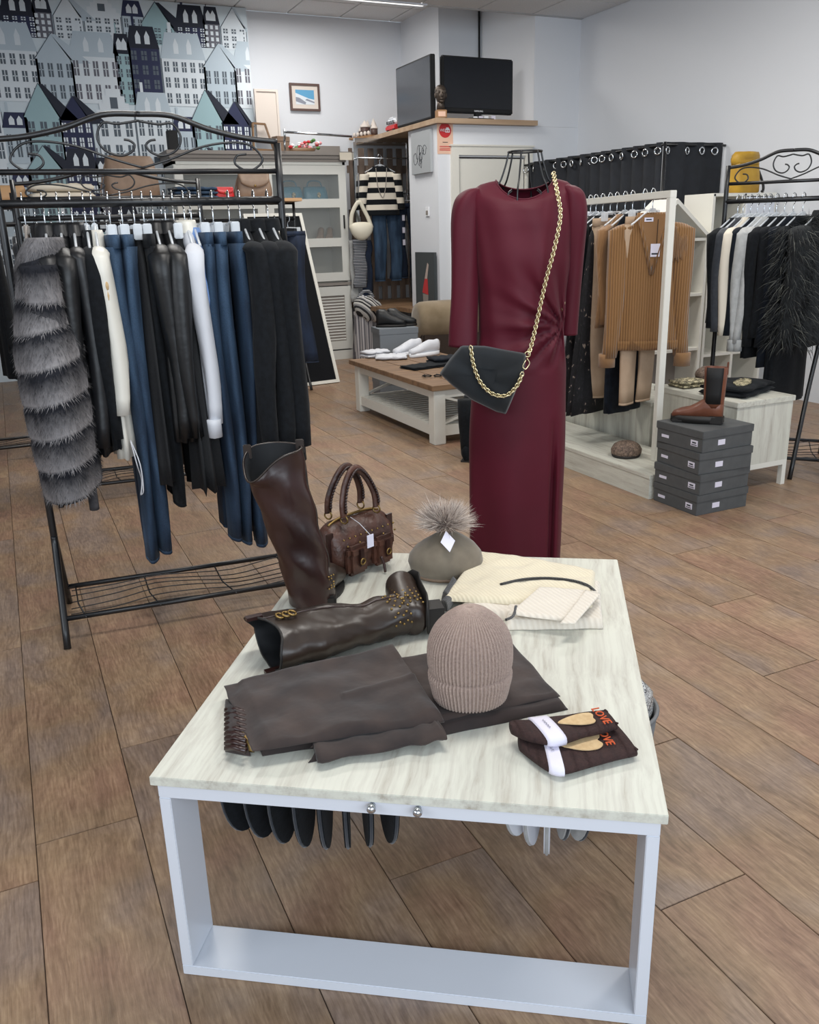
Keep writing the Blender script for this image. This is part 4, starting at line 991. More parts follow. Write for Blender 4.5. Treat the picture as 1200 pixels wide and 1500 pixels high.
# things in and on the cabinet
lx = lambda px, Y=9.5, y=280: AY(px, y, Y).x
zsh = 1.697
for px, lab in ((425, 'glossy teal bag on the top cabinet shelf, the left one'), (462, 'glossy teal bag with pale tag on the top cabinet shelf')):
    tb_ = handbag('handbag', lab, (lx(px), 9.53, zsh), 0, 'teal', .29, .17, .16, False, False)
    part(MB().tube(smooth([(-.09, 0, .14), (-.06, 0, .22), (.06, 0, .22), (.09, 0, .14)], 5), .009, 6), 'handle', 'teal', tb_)
    part(MB().ell((.02, -.09, .08), (.022, .006, .028), 8, 6), 'tag', 'snow_leopard', tb_)
def pump(label, loc, rz, m_, group=None, s_=1.0, heel=.07):
    t = T('shoe', label, 'shoe', loc, rz, group)
    q = MB(); R = []
    for y, w_, z0, h_ in ((-.13, .012, .0, .02), (-.11, .030, .0, .035), (-.06, .042, .0, .05), (0, .036, .012, .05), (.05, .030, heel * .7, .05), (.10, .032, heel, .06), (.125, .02, heel, .06)):
        R.append([Vector((w_ * s_ * cos(a), y * s_, (z0 + h_ / 2 + h_ / 2 * sin(a)) * s_)) for a in [2 * pi * j / 16 for j in range(16)]])
    q.loft(R); part(q, 'upper', m_, t); part(MB().tube([(0, .105 * s_, heel * s_), (0, .11 * s_, 0)], [.018 * s_, .009 * s_], 8), 'heel', m_, t); return t
for i, px in enumerate((470, 483)): pump('pale grey court shoe on the middle cabinet shelf, %s of the pair' % ('left', 'right')[i], (lx(px, 9.48, 340), 9.50, 1.294), -25, 'stone_bag', s_=1.15)
tag(MB().box(-.09, .09, -.03, .03, 0, .05, bev=.01).build('clutch_bag', 'cab_grey', loc=(lx(470, 9.5, 400), 9.52, .872)), 'small grey clutch on the lowest glazed cabinet shelf', 'clutch')
tag(MB().box(-.05, .05, -.05, .05, 0, .20, bev=.004).build('speaker_box', 'black_plain', loc=(lx(252, 9.5, 200), 9.5, CH)), 'small black speaker box on the left end of the cabinet top', 'speaker')
tag(MB().box(-.07, .07, 0, .006, 0, .075, bev=.002).build('price_card', 'cream_wool', loc=(CX1 - .01, 9.228, CH - .085)), 'cream card fixed to the right end of the cabinet cornice', 'card')
# wire planter with red and white flowers
fl = T('flower_arrangement', 'red and white artificial flowers in a low basket on the cabinet top', 'flowers', (lx(440, 9.5, 205), 9.5, CH))
part(MB().loft([ring(0, 0, 0, .14, .07, 18), ring(0, 0, .05, .17, .09, 18)]), 'basket', 'wood_brown', fl)
rg = random.Random(9)
for i in range(26):
    x, y, z = rg.uniform(-.22, .22), rg.uniform(-.06, .06), rg.uniform(.05, .14)
    part(MB().ell((x, y, z), (.020, .02, .014), 8, 5, f=lambda p: p * (1 + .25 * sin(6 * atan2(p.y, p.x)))), 'flower', ('red', 'pink', 'white_plastic', 'green')[i % 4], fl)
# little easel frames beside
for j, (px, hgt, m_, lab) in enumerate(((388, .30, 'wood_brown', 'dark slanted wooden frame on the cabinet top behind the rack post'), (408, .16, 'stone_bag', 'small brown box standing on the cabinet top'))):
    tt = T('easel_frame' if j == 0 else 'gift_box', lab, 'frame' if j == 0 else 'box', (lx(px, 9.55, 200), 9.6 - .12 * j, CH), 20)
    if j == 0:
        k = MB(); k.bar((-.14, 0, 0), (-.10, .04, hgt), .02).bar((.14, 0, 0), (.06, .04, hgt), .02).bar((-.10, .04, hgt), (.06, .04, hgt), .02).bar((-.12, .0, .04), (.12, .0, .04), .02)
        part(k, 'frame', m_, tt)
    else: part(MB().box(-.08, .08, -.05, .05, 0, .13, bev=.004), 'box_body', m_, tt); part(MB().box(-.083, .083, -.053, .053, .11, hgt, bev=.003), 'lid', m_, tt)

# ================================================================== ALCOVE
# metal display frame in front of the slats
frm = T('metal_frame', 'brushed metal square-tube display frame in front of the slatted fence', 'display frame', (3.0, 9.2, 0))
k = MB(); a, b = CX0 + .9 - 3.0, 4.30 - 3.0
part(MB().box(.67, b + .02, -.02, .02, 2.335 - .045, 2.335 - .005), 'top_bar', 'chrome', frm)
for x in (.67, b): part(MB().box(x - .018, x + .018, -.018, .018, 0, 2.29), 'upright', 'chrome', frm)
tr_ = T('chrome_truss', 'thin chrome truss bar running above the cabinet towards the frame', 'truss', (2.9, 9.18, 0))
part(MB().tube([(0, 0, 2.375), (.74, 0, 2.345)], .012, 8), 'upper_bar', 'chrome', tr_)
part(MB().tube([(0, 0, 2.30), (0, 0, 2.40)], .012, 8).tube([(0, .02, 2.2), (0, .02, 2.32)], .012, 8), 'end_post', 'chrome', tr_)
# fence
fz = .60
fe = T('slatted_fence', 'weathered grey-brown picket fence panel at the back of the alcove', 'fence', (3.80, 9.72, fz))
f2 = True; sl = MB().box(-.034, .034, -.011, .011, 0, 1.68, bev=.003).build('slat', 'slat', fe)
for i in range(7):
    o = sl if f2 else sl.copy()
    if not f2: C.objects.link(o)
    f2 = False; o.location = (i * .118 + .03, -.02, 0)
for z in (.16, .95, 1.42): part(MB().box(-.02, .78, -.006, .014, z, z + .08, bev=.002), 'cross_rail', 'slat', fe)
# platform of the alcove
ap = T('alcove_bench', 'brown wooden ledge in the alcove below the hanging jeans', 'bench', (3.66, 8.62, 0))
part(MB().box(0, 1.0, .02, 1.25, .555, .60, bev=.003).box(.20, .365, -.66, .02, .555, .60, bev=.003), 'board', 'wood_brown', ap)
for x, y in ((.03, .08), (.93, .08), (.03, 1.15), (.93, 1.15)): part(MB().box(x, x + .05, y, y + .05, 0, .556), 'leg', 'wood_brown', ap)
# photos on the far wall of the alcove
for i, (z, lab) in enumerate(((1.98, 'upper grey photo print behind the fence beside the cabinet'), (1.58, 'lower grey photo print behind the fence beside the cabinet'))):
    tt = T('photo_print', lab, 'picture', (3.62, YB - .03, z))
    part(MB().box(-.16, .16, 0, .02, 0, .34), 'frame', 'cab_grey', tt)
    k = MB()
    for q in range(9): k.box(-.13 + (q % 3) * .09, -.06 + (q % 3) * .09, -.003, .001, .04 + (q // 3) * .09, .10 + (q // 3) * .09)
    part(k, 'print', 'scarf_pat', tt)
# striped jumper
def hang_front(px, py, Y, kind, label, rz=-14, w=.19, m='plastic_clear'):
    p = AY(px, py, Y); hang(kind, m, p, rz, label, label, w); return p
pj = AY(556, 229, 9.12)
tag(MB().tube([(3.66, 9.12, pj.z - .018), (4.42, 9.12, pj.z - .018)], .008, 8).build('hanging_bar', 'chrome'), 'thin chrome bar holding the striped jumper and jeans in the alcove', 'bar')
hang('shoulder', 'plastic_clear', pj, -4, 'clear hanger holding the black and cream striped jumper', 'hanger of the striped jumper')
st = T('striped_jumper', 'black and cream striped jumper with three-quarter sleeves hanging in the alcove', 'jumper', pj, -8)
def striped(R): return R
def band_loft(rings, parent, name, mA_, mB2, nb, start=0):
    """one closed surface, its knitted stripes as material of the faces"""
    mb = MB(); n = len(rings[0]); V = [p for r in rings for p in r]; z1, z0 = rings[0][0].z, rings[-1][0].z
    mb.v = [tuple(v) for v in V]
    for i in range(len(rings) - 1):
        for j in range(n):
            mb.f.append((i * n + j, i * n + (j + 1) % n, (i + 1) * n + (j + 1) % n, (i + 1) * n + j)); zc = (rings[i][0].z + rings[i + 1][0].z) / 2
            mb.m.append((int((z1 - zc) / (z1 - z0) * nb * .9999) + start) % 2); mb.sm.append(True)
    for cap in (tuple(range(n - 1, -1, -1)), tuple((len(rings) - 1) * n + j for j in range(n))): mb.f.append(cap); mb.m.append(mb.m[0] if cap[0] else 0); mb.sm.append(True)
    return part(mb, name, [mA_, mB2], parent)
R0 = body_rings(.19, .60, .20, .05, neck=.08, amp=.10)
R = []
for a, b in zip(R0[:-1], R0[1:]):
    for q in range(4): R.append([x.lerp(y, q / 4) for x, y in zip(a, b)])
R.append(R0[-1])
band_loft(R, st, 'body', 'cream_wool', 'black_wool', 9, 1)
for s_ in (-1, 1): band_loft([ring(s_ * (.175 + .05 * i / 24), -.01, -.18 - .36 * i / 24, .055 - .012 * i / 24, .05 - .012 * i / 24, 14, .05, 3, i * .2) for i in range(25)], st, 'sleeve', 'black_wool', 'cream_wool', 6, 1)
part(MB().tube(smooth([(-.06, -.055, -.12), (-.05, -.07, -.3), (0, -.075, -.42), (.04, -.07, -.3), (.06, -.055, -.12)], 5), .004, 5), 'long_necklace', 'cab_grey', st)
# two pairs of jeans in the alcove
pz = AY(566, 285, 9.16); pz.z = pj.z - .36
tag(MB().tube([(3.76, 9.17, pz.z - .018), (4.44, 9.17, pz.z - .018)], .008, 8).build('hanging_bar', 'chrome'), 'lower chrome bar holding jeans behind the striped jumper', 'bar')
for px, lab, m_, L_, fr_ in ((566, 'straight blue jeans hanging below the striped jumper', 'denim', .90, 1.0), (596, 'dark flared jeans with white tags beside the striped jumper', 'denim_dk', .88, 1.5)):
    x_ = AY(px, 300, 9.17).x
    p = Vector((x_, 9.17, pz.z)); hang('clip', 'plastic_clear', p, -4, 'clear clip hanger of the ' + lab, 'hanger of ' + lab, .14)
    tt = trousers('jeans', lab, p, -6, m_, L=L_, wx=.085 if px == 566 else .075, th=.035, flare=fr_, gap=.02 if px == 566 else .05)
    if px == 596:
        for j in range(3): part(MB().box(-.075, -.045, -.05, -.045, -.30 - .13 * j, -.24 - .13 * j), 'price_tag', 'paper', tt)
# cream shoulder bag
pb_ = AY(529, 320, 9.05); tag(MB().tube([(pb_.x, 9.05, pb_.z + .150), (pb_.x, 9.18, pb_.z + .165)], .006, 6).build('hook_peg', 'chrome'), 'small chrome peg carrying the cream crescent bag', 'hook'); t = T('shoulder_bag', 'cream crescent shoulder bag hanging beside the cabinet', 'handbag', (pb_.x, 9.05, pb_.z), -8)
part(MB().ell((0.0, 0, -.13), (.13, .06, .095), 22, 14, f=lambda p: Vector((p.x, p.y, p.z + .035 * (p.x / .13) ** 2))), 'body', 'bag_cream', t)
part(MB().tube(smooth([(-.115, 0, -.10), (-.10, 0, .04), (-.04, 0, .15), (0, 0, .16), (.03, 0, .10), (.08, 0, .0), (.115, 0, -.10)], 6), .022, 8, fl=.5), 'strap', 'bag_cream', t)
# scarves hanging beneath
for i, (px, py, L_, w_, m_, lab) in enumerate(((526, 350, .52, .075, 'scarf_pat', 'grey patterned scarf hanging beside the cabinet'), (536, 352, .62, .06, 'denim_dk', 'dark checked scarf hanging behind the patterned scarf'), (517, 352, .66, .045, 'grey_wool', 'pale grey scarf hanging close to the cabinet side'))):
    p = AY(px, py, 9.16 + .03 * i)
    tag(MB().loft([ring(.006 * sin(q), 0, -L_ * q / 12, w_ * (1 + .1 * sin(q * 1.3)), .010, 16, .3, 5, q * .4) for q in range(13)]).build('scarf', m_, loc=p), lab, 'scarf')
# woven bag and plaid skirt
p = AY(540, 452, 9.0); t = T('woven_bag', 'slouchy black and white woven bag under the scarves', 'bag', (p.x, 9.0, p.z), -12)
part(MB().ell((0, 0, 0), (.17, .10, .14), 24, 14, f=lambda q: Vector((q.x, q.y, q.z - .25 * q.x + .01 * sin(q.x * 60)))), 'body', 'bag_pat', t)
part(MB().tube(smooth([(-.13, 0, .08), (-.08, 0, .16), (.0, 0, .19), (.06, 0, .12)], 5), .018, 8), 'handle', 'scarf_pat', t)
for q in range(5): part(MB().ell((-.06 + .03 * q, -.03, .13 - .012 * q), (.014, .014, .02), 8, 6), 'ruffle', 'white_cotton', t)
p = AY(538, 478, 9.05); t = T('plaid_skirt', 'long grey plaid skirt standing beside the cabinet foot', 'skirt', (p.x, 9.06, 0), 0)
part(MB().loft([ring(0, 0, z, .14 + .03 * (1 - z / .5), .08, 30, .14, 9, z * 3) for z in [i * .045 for i in range(13)]]), 'body', 'plaid', t)
# poster of a figure in red leaning on the return wall
t = T('poster_print', 'dark framed print of a figure in a red skirt leaning on the white return wall', 'picture', (XF - .035, 8.2, .602), -90)
part(MB().box(-.22, .22, -.008, .022, 0, .56, bev=.002), 'board', 'poster', t)
k = MB()
k.add([(-.06, -.0095, .16), (.08, -.0095, .14), (.07, -.0095, .30), (-.0, -.0095, .30)], [(0, 1, 2, 3)], 0)
k.add([(-.0, -.0095, .30), (.06, -.0095, .30), (.10, -.0095, .44), (.07, -.0095, .46)], [(0, 1, 2, 3)], 1)
k.add([(-.04, -.0095, .05), (.07, -.0095, .04), (.08, -.0095, .14), (-.05, -.0095, .15)], [(0, 1, 2, 3)], 2)
part(k, 'print', ['red', 'skin_pale', 'cab_grey'], t)

# ================================================================== SOFA, SHOE BOX, BENCH
sa = AD(612, 470, 7.9); t = T('sofa', 'tan suede sofa with a thick rolled back behind the bench', 'sofa', (sa.x, sa.y, 0), -6)
rr_ = .175
part(MB().loft([[Vector((x, rr_ * s2 * cos(a), sa.z + rr_ * s2 * sin(a))) for a in [2 * pi * j / 28 for j in range(28)]] for x, s2 in ((-.02, .55), (-.01, .85), (.03, .97), (.12, 1.0), (1.36, 1.0), (1.40, .9))]), 'rolled_arm', 'sofa', t)
part(MB().box(.0, 1.38, -.12, .14, .10, sa.z - .1, bev=.02), 'base', 'sofa_dk', t)
part(MB().box(.1, 1.3, .14, .5, .10, .40, bev=.04), 'seat', 'sofa_dk', t)
for x in (.08, 1.3):
    for y in (-.06, .42): part(MB().box(x - .02, x + .02, y - .02, y + .02, 0, .1), 'leg', 'wood_brown', t)

def shoe_box(name, label, loc, rz, m_, w_, d_, h_, lid=.035, group=None, stickers=True):
    t = T(name, label, 'box', loc, rz, group)
    part(MB().box(0, w_, 0, d_, 0, h_ - .006, bev=.002), 'box_body', m_, t)
    L_ = part(MB().box(-.004, w_ + .004, -.004, d_ + .004, h_ - lid, h_, bev=.002), 'lid', m_, t)
    return t
pbx = AD(583, 480, 7.35)
zt_ = pbx.z
sb = shoe_box('shoe_box', 'pale grey shoe box behind the bench with black shoes on it', (pbx.x - .18, pbx.y - .02, .30), -8, 'box_light', .34, .26, zt_ - .30, .05)
sb2 = shoe_box('shoe_box', 'lower grey shoe box behind the bench supporting the pale one', (pbx.x - .19, pbx.y - .02, .15), -8, 'box_light', .34, .26, .15, .05)
sb3 = shoe_box('shoe_box', 'lowest grey shoe box on the floor behind the bench', (pbx.x - .19, pbx.y - .01, 0), -8, 'box_light', .34, .26, .15, .05)
def ankle_boot(label, loc, rz, m_, s_=1.0, h_=.12):
    t = T('ankle_shoe', label, 'shoe', loc, rz)
    R = []
    for y, w_, z1 in ((-.14, .02, .04), (-.12, .036, .055), (-.06, .045, .075), (-.01, .042, .10), (.04, .04, h_), (.09, .04, h_), (.115, .03, h_ - .01)):
        R.append([Vector((w_ * s_ * cos(a), y * s_, (.012 + z1 / 2 + z1 / 2 * sin(a)) * s_)) for a in [2 * pi * j / 16 for j in range(16)]])
    part(MB().loft(R), 'upper', m_, t)
    part(MB().loft([[Vector((w_ * s_ * cos(a), -.01 * s_ + .135 * s_ * sin(a), z * s_)) for a in [2 * pi * j / 20 for j in range(20)]] for z, w_ in ((0, .044), (.02, .046))]), 'sole', 'sole', t)
    return t
for i in (0, 1): ankle_boot('black ankle shoe on the pale grey box, %s of the pair' % ('front', 'back')[i], (pbx.x - .03 + .11 * i, pbx.y + .10 + .02 * i, zt_ + .001), 60, 'black_leather', 1.0, .14)

BX0, BX1, BY0, BY1, BZ = 2.47, 3.20, 4.98, 6.40, .405
bn = T('coffee_table', 'low white table with brown plank top, X braces and slatted shelf', 'table', (BX0, BY0, 0))
Wb, Lb_ = BX1 - BX0, BY1 - BY0
for i in range(4): part(MB().box(-.03 + (Wb + .06) * i / 4, -.032 + (Wb + .06) * (i + 1) / 4, -.04, Lb_ + .04, BZ - .035, BZ, bev=.003), 'top_plank', 'wood_brown', bn)
for x in (0, Wb - .085):
    for y in (0, Lb_ - .085): part(MB().box(x, x + .085, y, y + .085, 0, BZ - .036, bev=.004), 'leg', 'white_wood', bn)
for x in (.012, Wb - .04):
    part(MB().box(x, x + .028, .085, Lb_ - .085, BZ - .095, BZ - .036), 'apron', 'white_wood', bn); part(MB().box(x, x + .028, .085, Lb_ - .085, .055, .125), 'stretcher', 'white_wood', bn)
for y in (.012, Lb_ - .04):
    part(MB().box(.085, Wb - .085, y, y + .028, BZ - .095, BZ - .036), 'apron', 'white_wood', bn); part(MB().box(.085, Wb - .085, y, y + .028, .055, .125), 'stretcher', 'white_wood', bn)
f2 = True; sl = MB().box(.03, Wb - .03, 0, .05, .112, .126, bev=.002).build('shelf_slat', 'white_wood', bn)
for i in range(17):
    o = sl if f2 else sl.copy()
    if not f2: C.objects.link(o)
    f2 = False; o.location = (0, .09 + i * .0735, 0)
for y in (.03, Lb_ - .05):
    for s_ in (0, 1): part(MB().bar((.08 if s_ else Wb - .08, y + s_ * .016, .13), (Wb - .08 if s_ else .08, y + s_ * .016, BZ - .09), .016, .035, up=(0, 1, 0)), 'brace', 'white_wood', bn)
x = Wb - .03
for ya, yb in ((.09, Lb_ / 2), (Lb_ / 2, Lb_ - .09)):
    for s_ in (0, 1): part(MB().bar((x + s_ * .014, ya if s_ else yb, .13), (x + s_ * .014, yb if s_ else ya, BZ - .09), .014, .035, up=(1, 0, 0)), 'brace', 'white_wood', bn)
# white gloves / trainers / black garments / glasses on it
def sneaker(label, p, rz, m_='white_cotton'):
    t = T('trainer', label, 'shoe', p, rz)
    R = []
    for y, w_, z1 in ((-.15, .02, .03), (-.135, .038, .045), (-.08, .047, .06), (-.02, .043, .085), (.04, .040, .105), (.09, .040, .10), (.125, .036, .105), (.14, .02, .10)):
        R.append([Vector((w_ * cos(a), y, .02 + z1 / 2 + z1 / 2 * sin(a))) for a in [2 * pi * j / 16 for j in range(16)]])
    part(MB().loft(R), 'upper', m_, t)
    part(MB().loft([[Vector((w_ * cos(a), -.004 + .152 * sin(a), z)) for a in [2 * pi * j / 22 for j in range(22)]] for z, w_ in ((0, .045), (.012, .050), (.032, .049))]), 'sole', 'white_plastic', t)
    part(MB().box(-.022, .022, .125, .147, .07, .115, bev=.006), 'heel_tab', 'cab_grey', t)
    k = MB()
    for q in range(5): k.tube(smooth([(-.022, -.06 + q * .022, .078 + .006 * q), (0, -.062 + q * .022, .088 + .007 * q), (.022, -.06 + q * .022, .078 + .006 * q)], 3), .0035, 5)
    part(k, 'laces', 'white_plastic', t); return t
p = F(598, 520, BZ); sneaker('white leather trainer on the low table, the left one', (p.x, p.y, BZ + .001), -72)
p = F(617, 521, BZ); sneaker('white leather trainer on the low table, the right one', (p.x + .02, p.y - .03, BZ + .001), -78)
p = F(546, 523, BZ); folded('white_top', 'bright white folded top on the far end of the low table', 'top', (p.x + .02, p.y, BZ + .001), 10, 'white_cotton', .20, .14, .055, 2, .008)
p = F(570, 526, BZ); folded('folded_scarf', 'white folded cotton piece beside the white top on the low table', 'scarf', (p.x + .02, p.y, BZ + .001), -25, 'white_cotton', .24, .18, .035, 1, .008)
p = F(620, 538, BZ); folded('folded_trousers', 'black folded trousers on the low table', 'trousers', (p.x + .02, p.y, BZ + .001), 12, 'black_wool', .34, .20, .02, 2, .004)
p = F(650, 532, BZ); folded('folded_jumper', 'black folded jumper on the low table beside the trainers', 'jumper', (p.x + .02, p.y, BZ + .001), -5, 'navy_wool', .24, .22, .05, 2, .006)
p = F(634, 553, BZ); t = T('sunglasses', 'black sunglasses lying on the near end of the low table', 'glasses', (p.x, p.y, BZ), -20)
for s_ in (-1, 1): part(MB().torus((s_ * .035, 0, .012), .026, .004, (0, .4, 1)), 'lens_rim', 'black_plain', t); part(MB().tube([(s_ * .062, 0, .012), (s_ * .066, .06, .006), (s_ * .04, .12, .004)], .003, 5), 'temple', 'black_plain', t)
# small dark stool leg and shoe beyond the mannequin
# ================================================================== FITTING ROOM
fx, fy, fzz = 5.01, 5.85, 1.99
cr = T('curtain_rail', 'thin black rail around the fitting room', 'rail', (fx, fy, 0))
part(MB().tube([(0, 2.08, fzz - .02), (0, 0, fzz - .02), (XR - fx - .005, 0, fzz - .02)], .010, 8), 'rail_bar', 'black_metal', cr)
for x, y in ((0, 0),): part(MB().tube([(x, y, 0), (x, y, fzz)], .012, 8), 'support_post', 'black_metal', cr)
def curtain(a, b, label, gr_px, amp=.025, waves=7, side=True):
    a, b = Vector(a), Vector(b); d = (b - a); n = Vector((-d.y, d.x)).normalized(); k = waves * 10; rows = []
    pts = []
    for i in range(k + 1):
        u = i / k; q = a + d * u + n * amp * sin(u * waves * 2 * pi); pts.append(q)
    t = T('curtain', label, 'curtain', (a.x, a.y, 0))
    rings = []
    outline = [Vector((q.x - a.x, q.y - a.y)) for q in pts]; th_ = [o + n * .004 for o in outline[::-1]]
    for z, sp in ((.02, 1.15), (.6, 1.1), (1.3, 1.0), (fzz, .9)): rings.append([Vector((o.x, o.y, z)) for o in outline + th_])
    part(MB().loft(rings), 'cloth', 'curtain', t)
    for px in gr_px:
        if side: g = AX(px, 240, fx)
        else: g = AY(px, 240, fy)
        u = ((Vector((g.x, g.y)) - a).dot(d)) / d.length_squared
        off = amp * sin(u * waves * 2 * pi); c0 = Vector((d.x * u + n.x * off, d.y * u + n.y * off))
        tn = (d + n * amp * waves * 2 * pi * cos(u * waves * 2 * pi) * 1.0).normalized(); nn = Vector((-tn.y, tn.x)); 
        for sgn in (-1,): part(MB().torus((c0.x + sgn * nn.x * .003, c0.y + sgn * nn.y * .003, fzz - .065), .026, .007, (nn.x, nn.y, 0), 20, 6), 'grommet', 'chrome', t)
    return t
curtain((fx, 7.86), (fx, 6.9), 'black grommet curtain, far section beside the door wall', (757, 773, 784, 797), waves=5)
curtain((fx, 6.9), (fx, fy + .03), 'black grommet curtain, long side section of the fitting room', (817, 829, 841, 854, 862, 872, 885, 899, 914, 932, 948, 966), waves=7)
curtain((fx + .02, fy), (XR - .03, fy), 'black grommet curtain closing the front of the fitting room', (977, 1006, 1025, 1045), amp=.012, waves=3, side=False)

# ================================================================== RIGHT SIDE: PLATFORM, LOW CABINET, BOXES
pf = T('display_platform', 'low whitewashed wooden display step under the white clothes rack', 'platform', (2.89, 3.34, 0))
part(MB().box(-.004, .40, -.004, 1.55, .108, .13, bev=.002), 'top_board', 'washed_y', pf)
part(MB().box(0, .018, 0, 1.54, 0, .108), 'side_board', 'washed_y', pf); part(MB().box(.018, .39, 0, .018, 0, .108), 'end_board', 'washed', pf); part(MB().box(.372, .39, .018, 1.54, 0, .108), 'side_board', 'washed_y', pf); part(MB().box(.018, .372, 1.522, 1.54, 0, .108), 'end_board', 'washed', pf)
cbn = T('low_cabinet', 'low whitewashed cabinet on white square legs behind the grey boxes', 'cabinet', (3.31, 3.20, 0))
W_, D_, Z_ = .39, .62, .485
part(MB().box(-.008, W_ + .008, -.008, D_ + .008, Z_ - .028, Z_, bev=.002), 'top_board', 'washed_y', cbn)
for y_ in (0, D_ - .018): part(MB().box(0, W_, y_, y_ + .018, .14, Z_ - .028), 'end_panel', 'washed_v', cbn)
for x_ in (0, W_ - .018): part(MB().box(x_, x_ + .018, .018, D_ - .018, .14, Z_ - .028), 'side_panel', 'washed_v', cbn)
part(MB().box(.018, W_ - .018, .018, D_ - .018, .14, .155), 'bottom_board', 'washed', cbn)
fr = MB().box(0, W_, 0, .026, .112, .14).box(0, W_, D_ - .026, D_, .112, .14).box(0, .026, .026, D_ - .026, .112, .14).box(W_ - .026, W_, .026, D_ - .026, .112, .14)
part(fr, 'base_frame', 'white_wood', cbn)
for x in (0, W_ - .028):
    for y in (0, D_ - .028): part(MB().box(x, x + .028, y, y + .028, 0, .112), 'leg', 'white_wood', cbn)
bk = T('low_bench', 'whitewashed boxy bench behind the white rack and the step', 'bench', (3.32, 3.86, 0))
part(MB().box(0, .42, 0, 1.0, 0, .36), 'body', 'washed_v', bk); part(MB().box(-.01, .43, -.01, 1.01, .36, .38, bev=.002), 'top_board', 'washed_y', bk)

bxh = [.105, .103, .108, .105]; z = 0; names = ['lowest', 'second', 'third', 'topmost']
for i in range(4):
    dx, dy, r_ = ((0, 0, 0), (.004, -.006, 2), (-.004, .002, -2), (.002, -.004, 1.5))[i]
    b_ = shoe_box('boot_box', 'dark grey boot box, %s from the floor in the stack of four' % names[i] if i in (1, 2) else ('dark grey boot box, lowest of the stack of four, on the floor' if i == 0 else 'dark grey boot box, topmost of the stack, brown boot on it'), (2.905 + dx, 3.01 + dy, z), r_, 'box_grey', .325, .31, bxh[i] - .001, .036)
    part(MB().box(-.0015, 0, .225, .275, bxh[i] * .28, bxh[i] * .28 + .014), 'strip_label', 'paper', b_)
    lb2 = part(MB().box(.10, .145, -.0015, 0, bxh[i] * .25, bxh[i] * .25 + .026), 'size_label', 'paper', b_)
    part(MB().box(-.0015, 0, .03, .075, bxh[i] * .24, bxh[i] * .24 + .028), 'side_label', 'paper', b_)
    part(MB().box(-.002, -.0015, .035, .07, bxh[i] * .24 + .004, bxh[i] * .24 + .008).box(-.002, -.0015, .04, .065, bxh[i] * .24 + .013, bxh[i] * .24 + .02), 'label_print', 'ink_dark', b_)
    z += bxh[i]
ZT = z
# chestnut chelsea boot on top
q = F(1010, 602, ZT); t = T('ankle_boot', 'chestnut leather ankle boot with black elastic side on the topmost grey box', 'boot', (3.055, 3.15, ZT), 0)
t.rotation_euler = (0, 0, radians(-52)); t.scale = (1, 1, 1)
# local: toe towards -x
k = MB(); secs = []
for x, w_, zb, zt in ((-.165, .012, .022, .040), (-.155, .030, .020, .055), (-.12, .040, .020, .070), (-.08, .041, .020, .080), (-.045, .040, .020, .100), (-.01, .038, .020, .125), (.03, .036, .020, .125), (.065, .032, .020, .120), (.078, .014, .024, .11)):
    secs.append([Vector((x, w_ * cos(a), (zb + zt) / 2 + (zt - zb) / 2 * sin(a))) for a in [2 * pi * j / 20 for j in range(20)]])
k.loft(secs)
part(k, 'foot', 'tan_leather', t)
part(MB().loft([ring(.030, 0, zz, rx, ry, 24) for zz, rx, ry in ((.08, .046, .036), (.11, .049, .037), (.15, .050, .038), (.22, .053, .040), (.275, .055, .042))] + [ring(.030, 0, .275, .050, .036, 24), ring(.030, 0, .15, .044, .032, 24)]), 'shaft', 'tan_leather', t)
part(MB().loft([ring(.030, 0, zz, rx + .0015, ry + .0015, 24) [15:22] + ring(.030, 0, zz, rx - .001, ry - .001, 24)[15:22][::-1] for zz, rx, ry in ((.10, .049, .037), (.15, .050, .038), (.22, .053, .040), (.276, .055, .042))]), 'elastic_gusset', 'black_plain', t)
k = MB(); k.loft([[Vector((-.045 + .125 * c_ * (1.0 if c_ < 0 else 1.0), w_ * s_, zz)) for c_, s_ in [(cos(2 * pi * j / 24), sin(2 * pi * j / 24)) for j in range(24)]] for zz, w_ in ((.004, .046), (.036, .048))])
part(k, 'sole', 'sole', t); part(MB().box(.015, .082, -.038, .038, 0, .04, bev=.006).box(-.16, -.05, -.04, .04, 0, .02, bev=.006), 'lug_heel', 'sole', t)
part(MB().box(.078, .086, -.008, .008, .24, .302, bev=.002), 'pull_tab', 'tan_leather', t)

# things lying on the low cabinet
q = F(1095, 570, Z_); t = folded('folded_shirt', 'black folded top with cream leopard motif on the low cabinet', 'top', (3.52, 3.42, Z_ + .001), 20, 'black_wool', .34, .27, .055, 2, .006)
k = MB(); pts = [Vector((.13 * (1 - .12 * sin(3 * a)) * cos(a) * (1 if sin(a) > 0 else .8), .045 * sin(a) + .03 * cos(a) - .03, .0)) for a in [2 * pi * j / 24 for j in range(24)]]
k.prism([(p.x, p.y, .056) for p in pts], (0, 0, .004)); part(k, 'leopard_motif', 'snow_leopard', t)
t['label'] = 'black folded top with cream leopard motif on the low cabinet'
folded('folded_scarf', 'pale yellow folded scarf at the far end of the low cabinet', 'scarf', (3.43, 3.70, Z_ + .001), 0, 'snow_leopard', .16, .14, .04, 2, .005)
t = T('wool_hat', 'black and white knotted hat at the far end of the low cabinet', 'hat', (3.60, 3.72, Z_)); part(MB().ell((0, 0, .05), (.08, .07, .05), 16, 10), 'crown', 'leopard', t)
t = T('beret', 'leopard print beret lying on the low whitewashed step', 'hat', tuple(F(917, 668, .13)), 0)
part(MB().loft([ring(0, 0, zz, r_, r_ * .95, 26, .04, 9, 2) for zz, r_ in ((0, .060), (.006, .072), (.02, .082), (.045, .084), (.068, .070), (.082, .045), (.086, .01))]), 'crown', 'leopard', t)
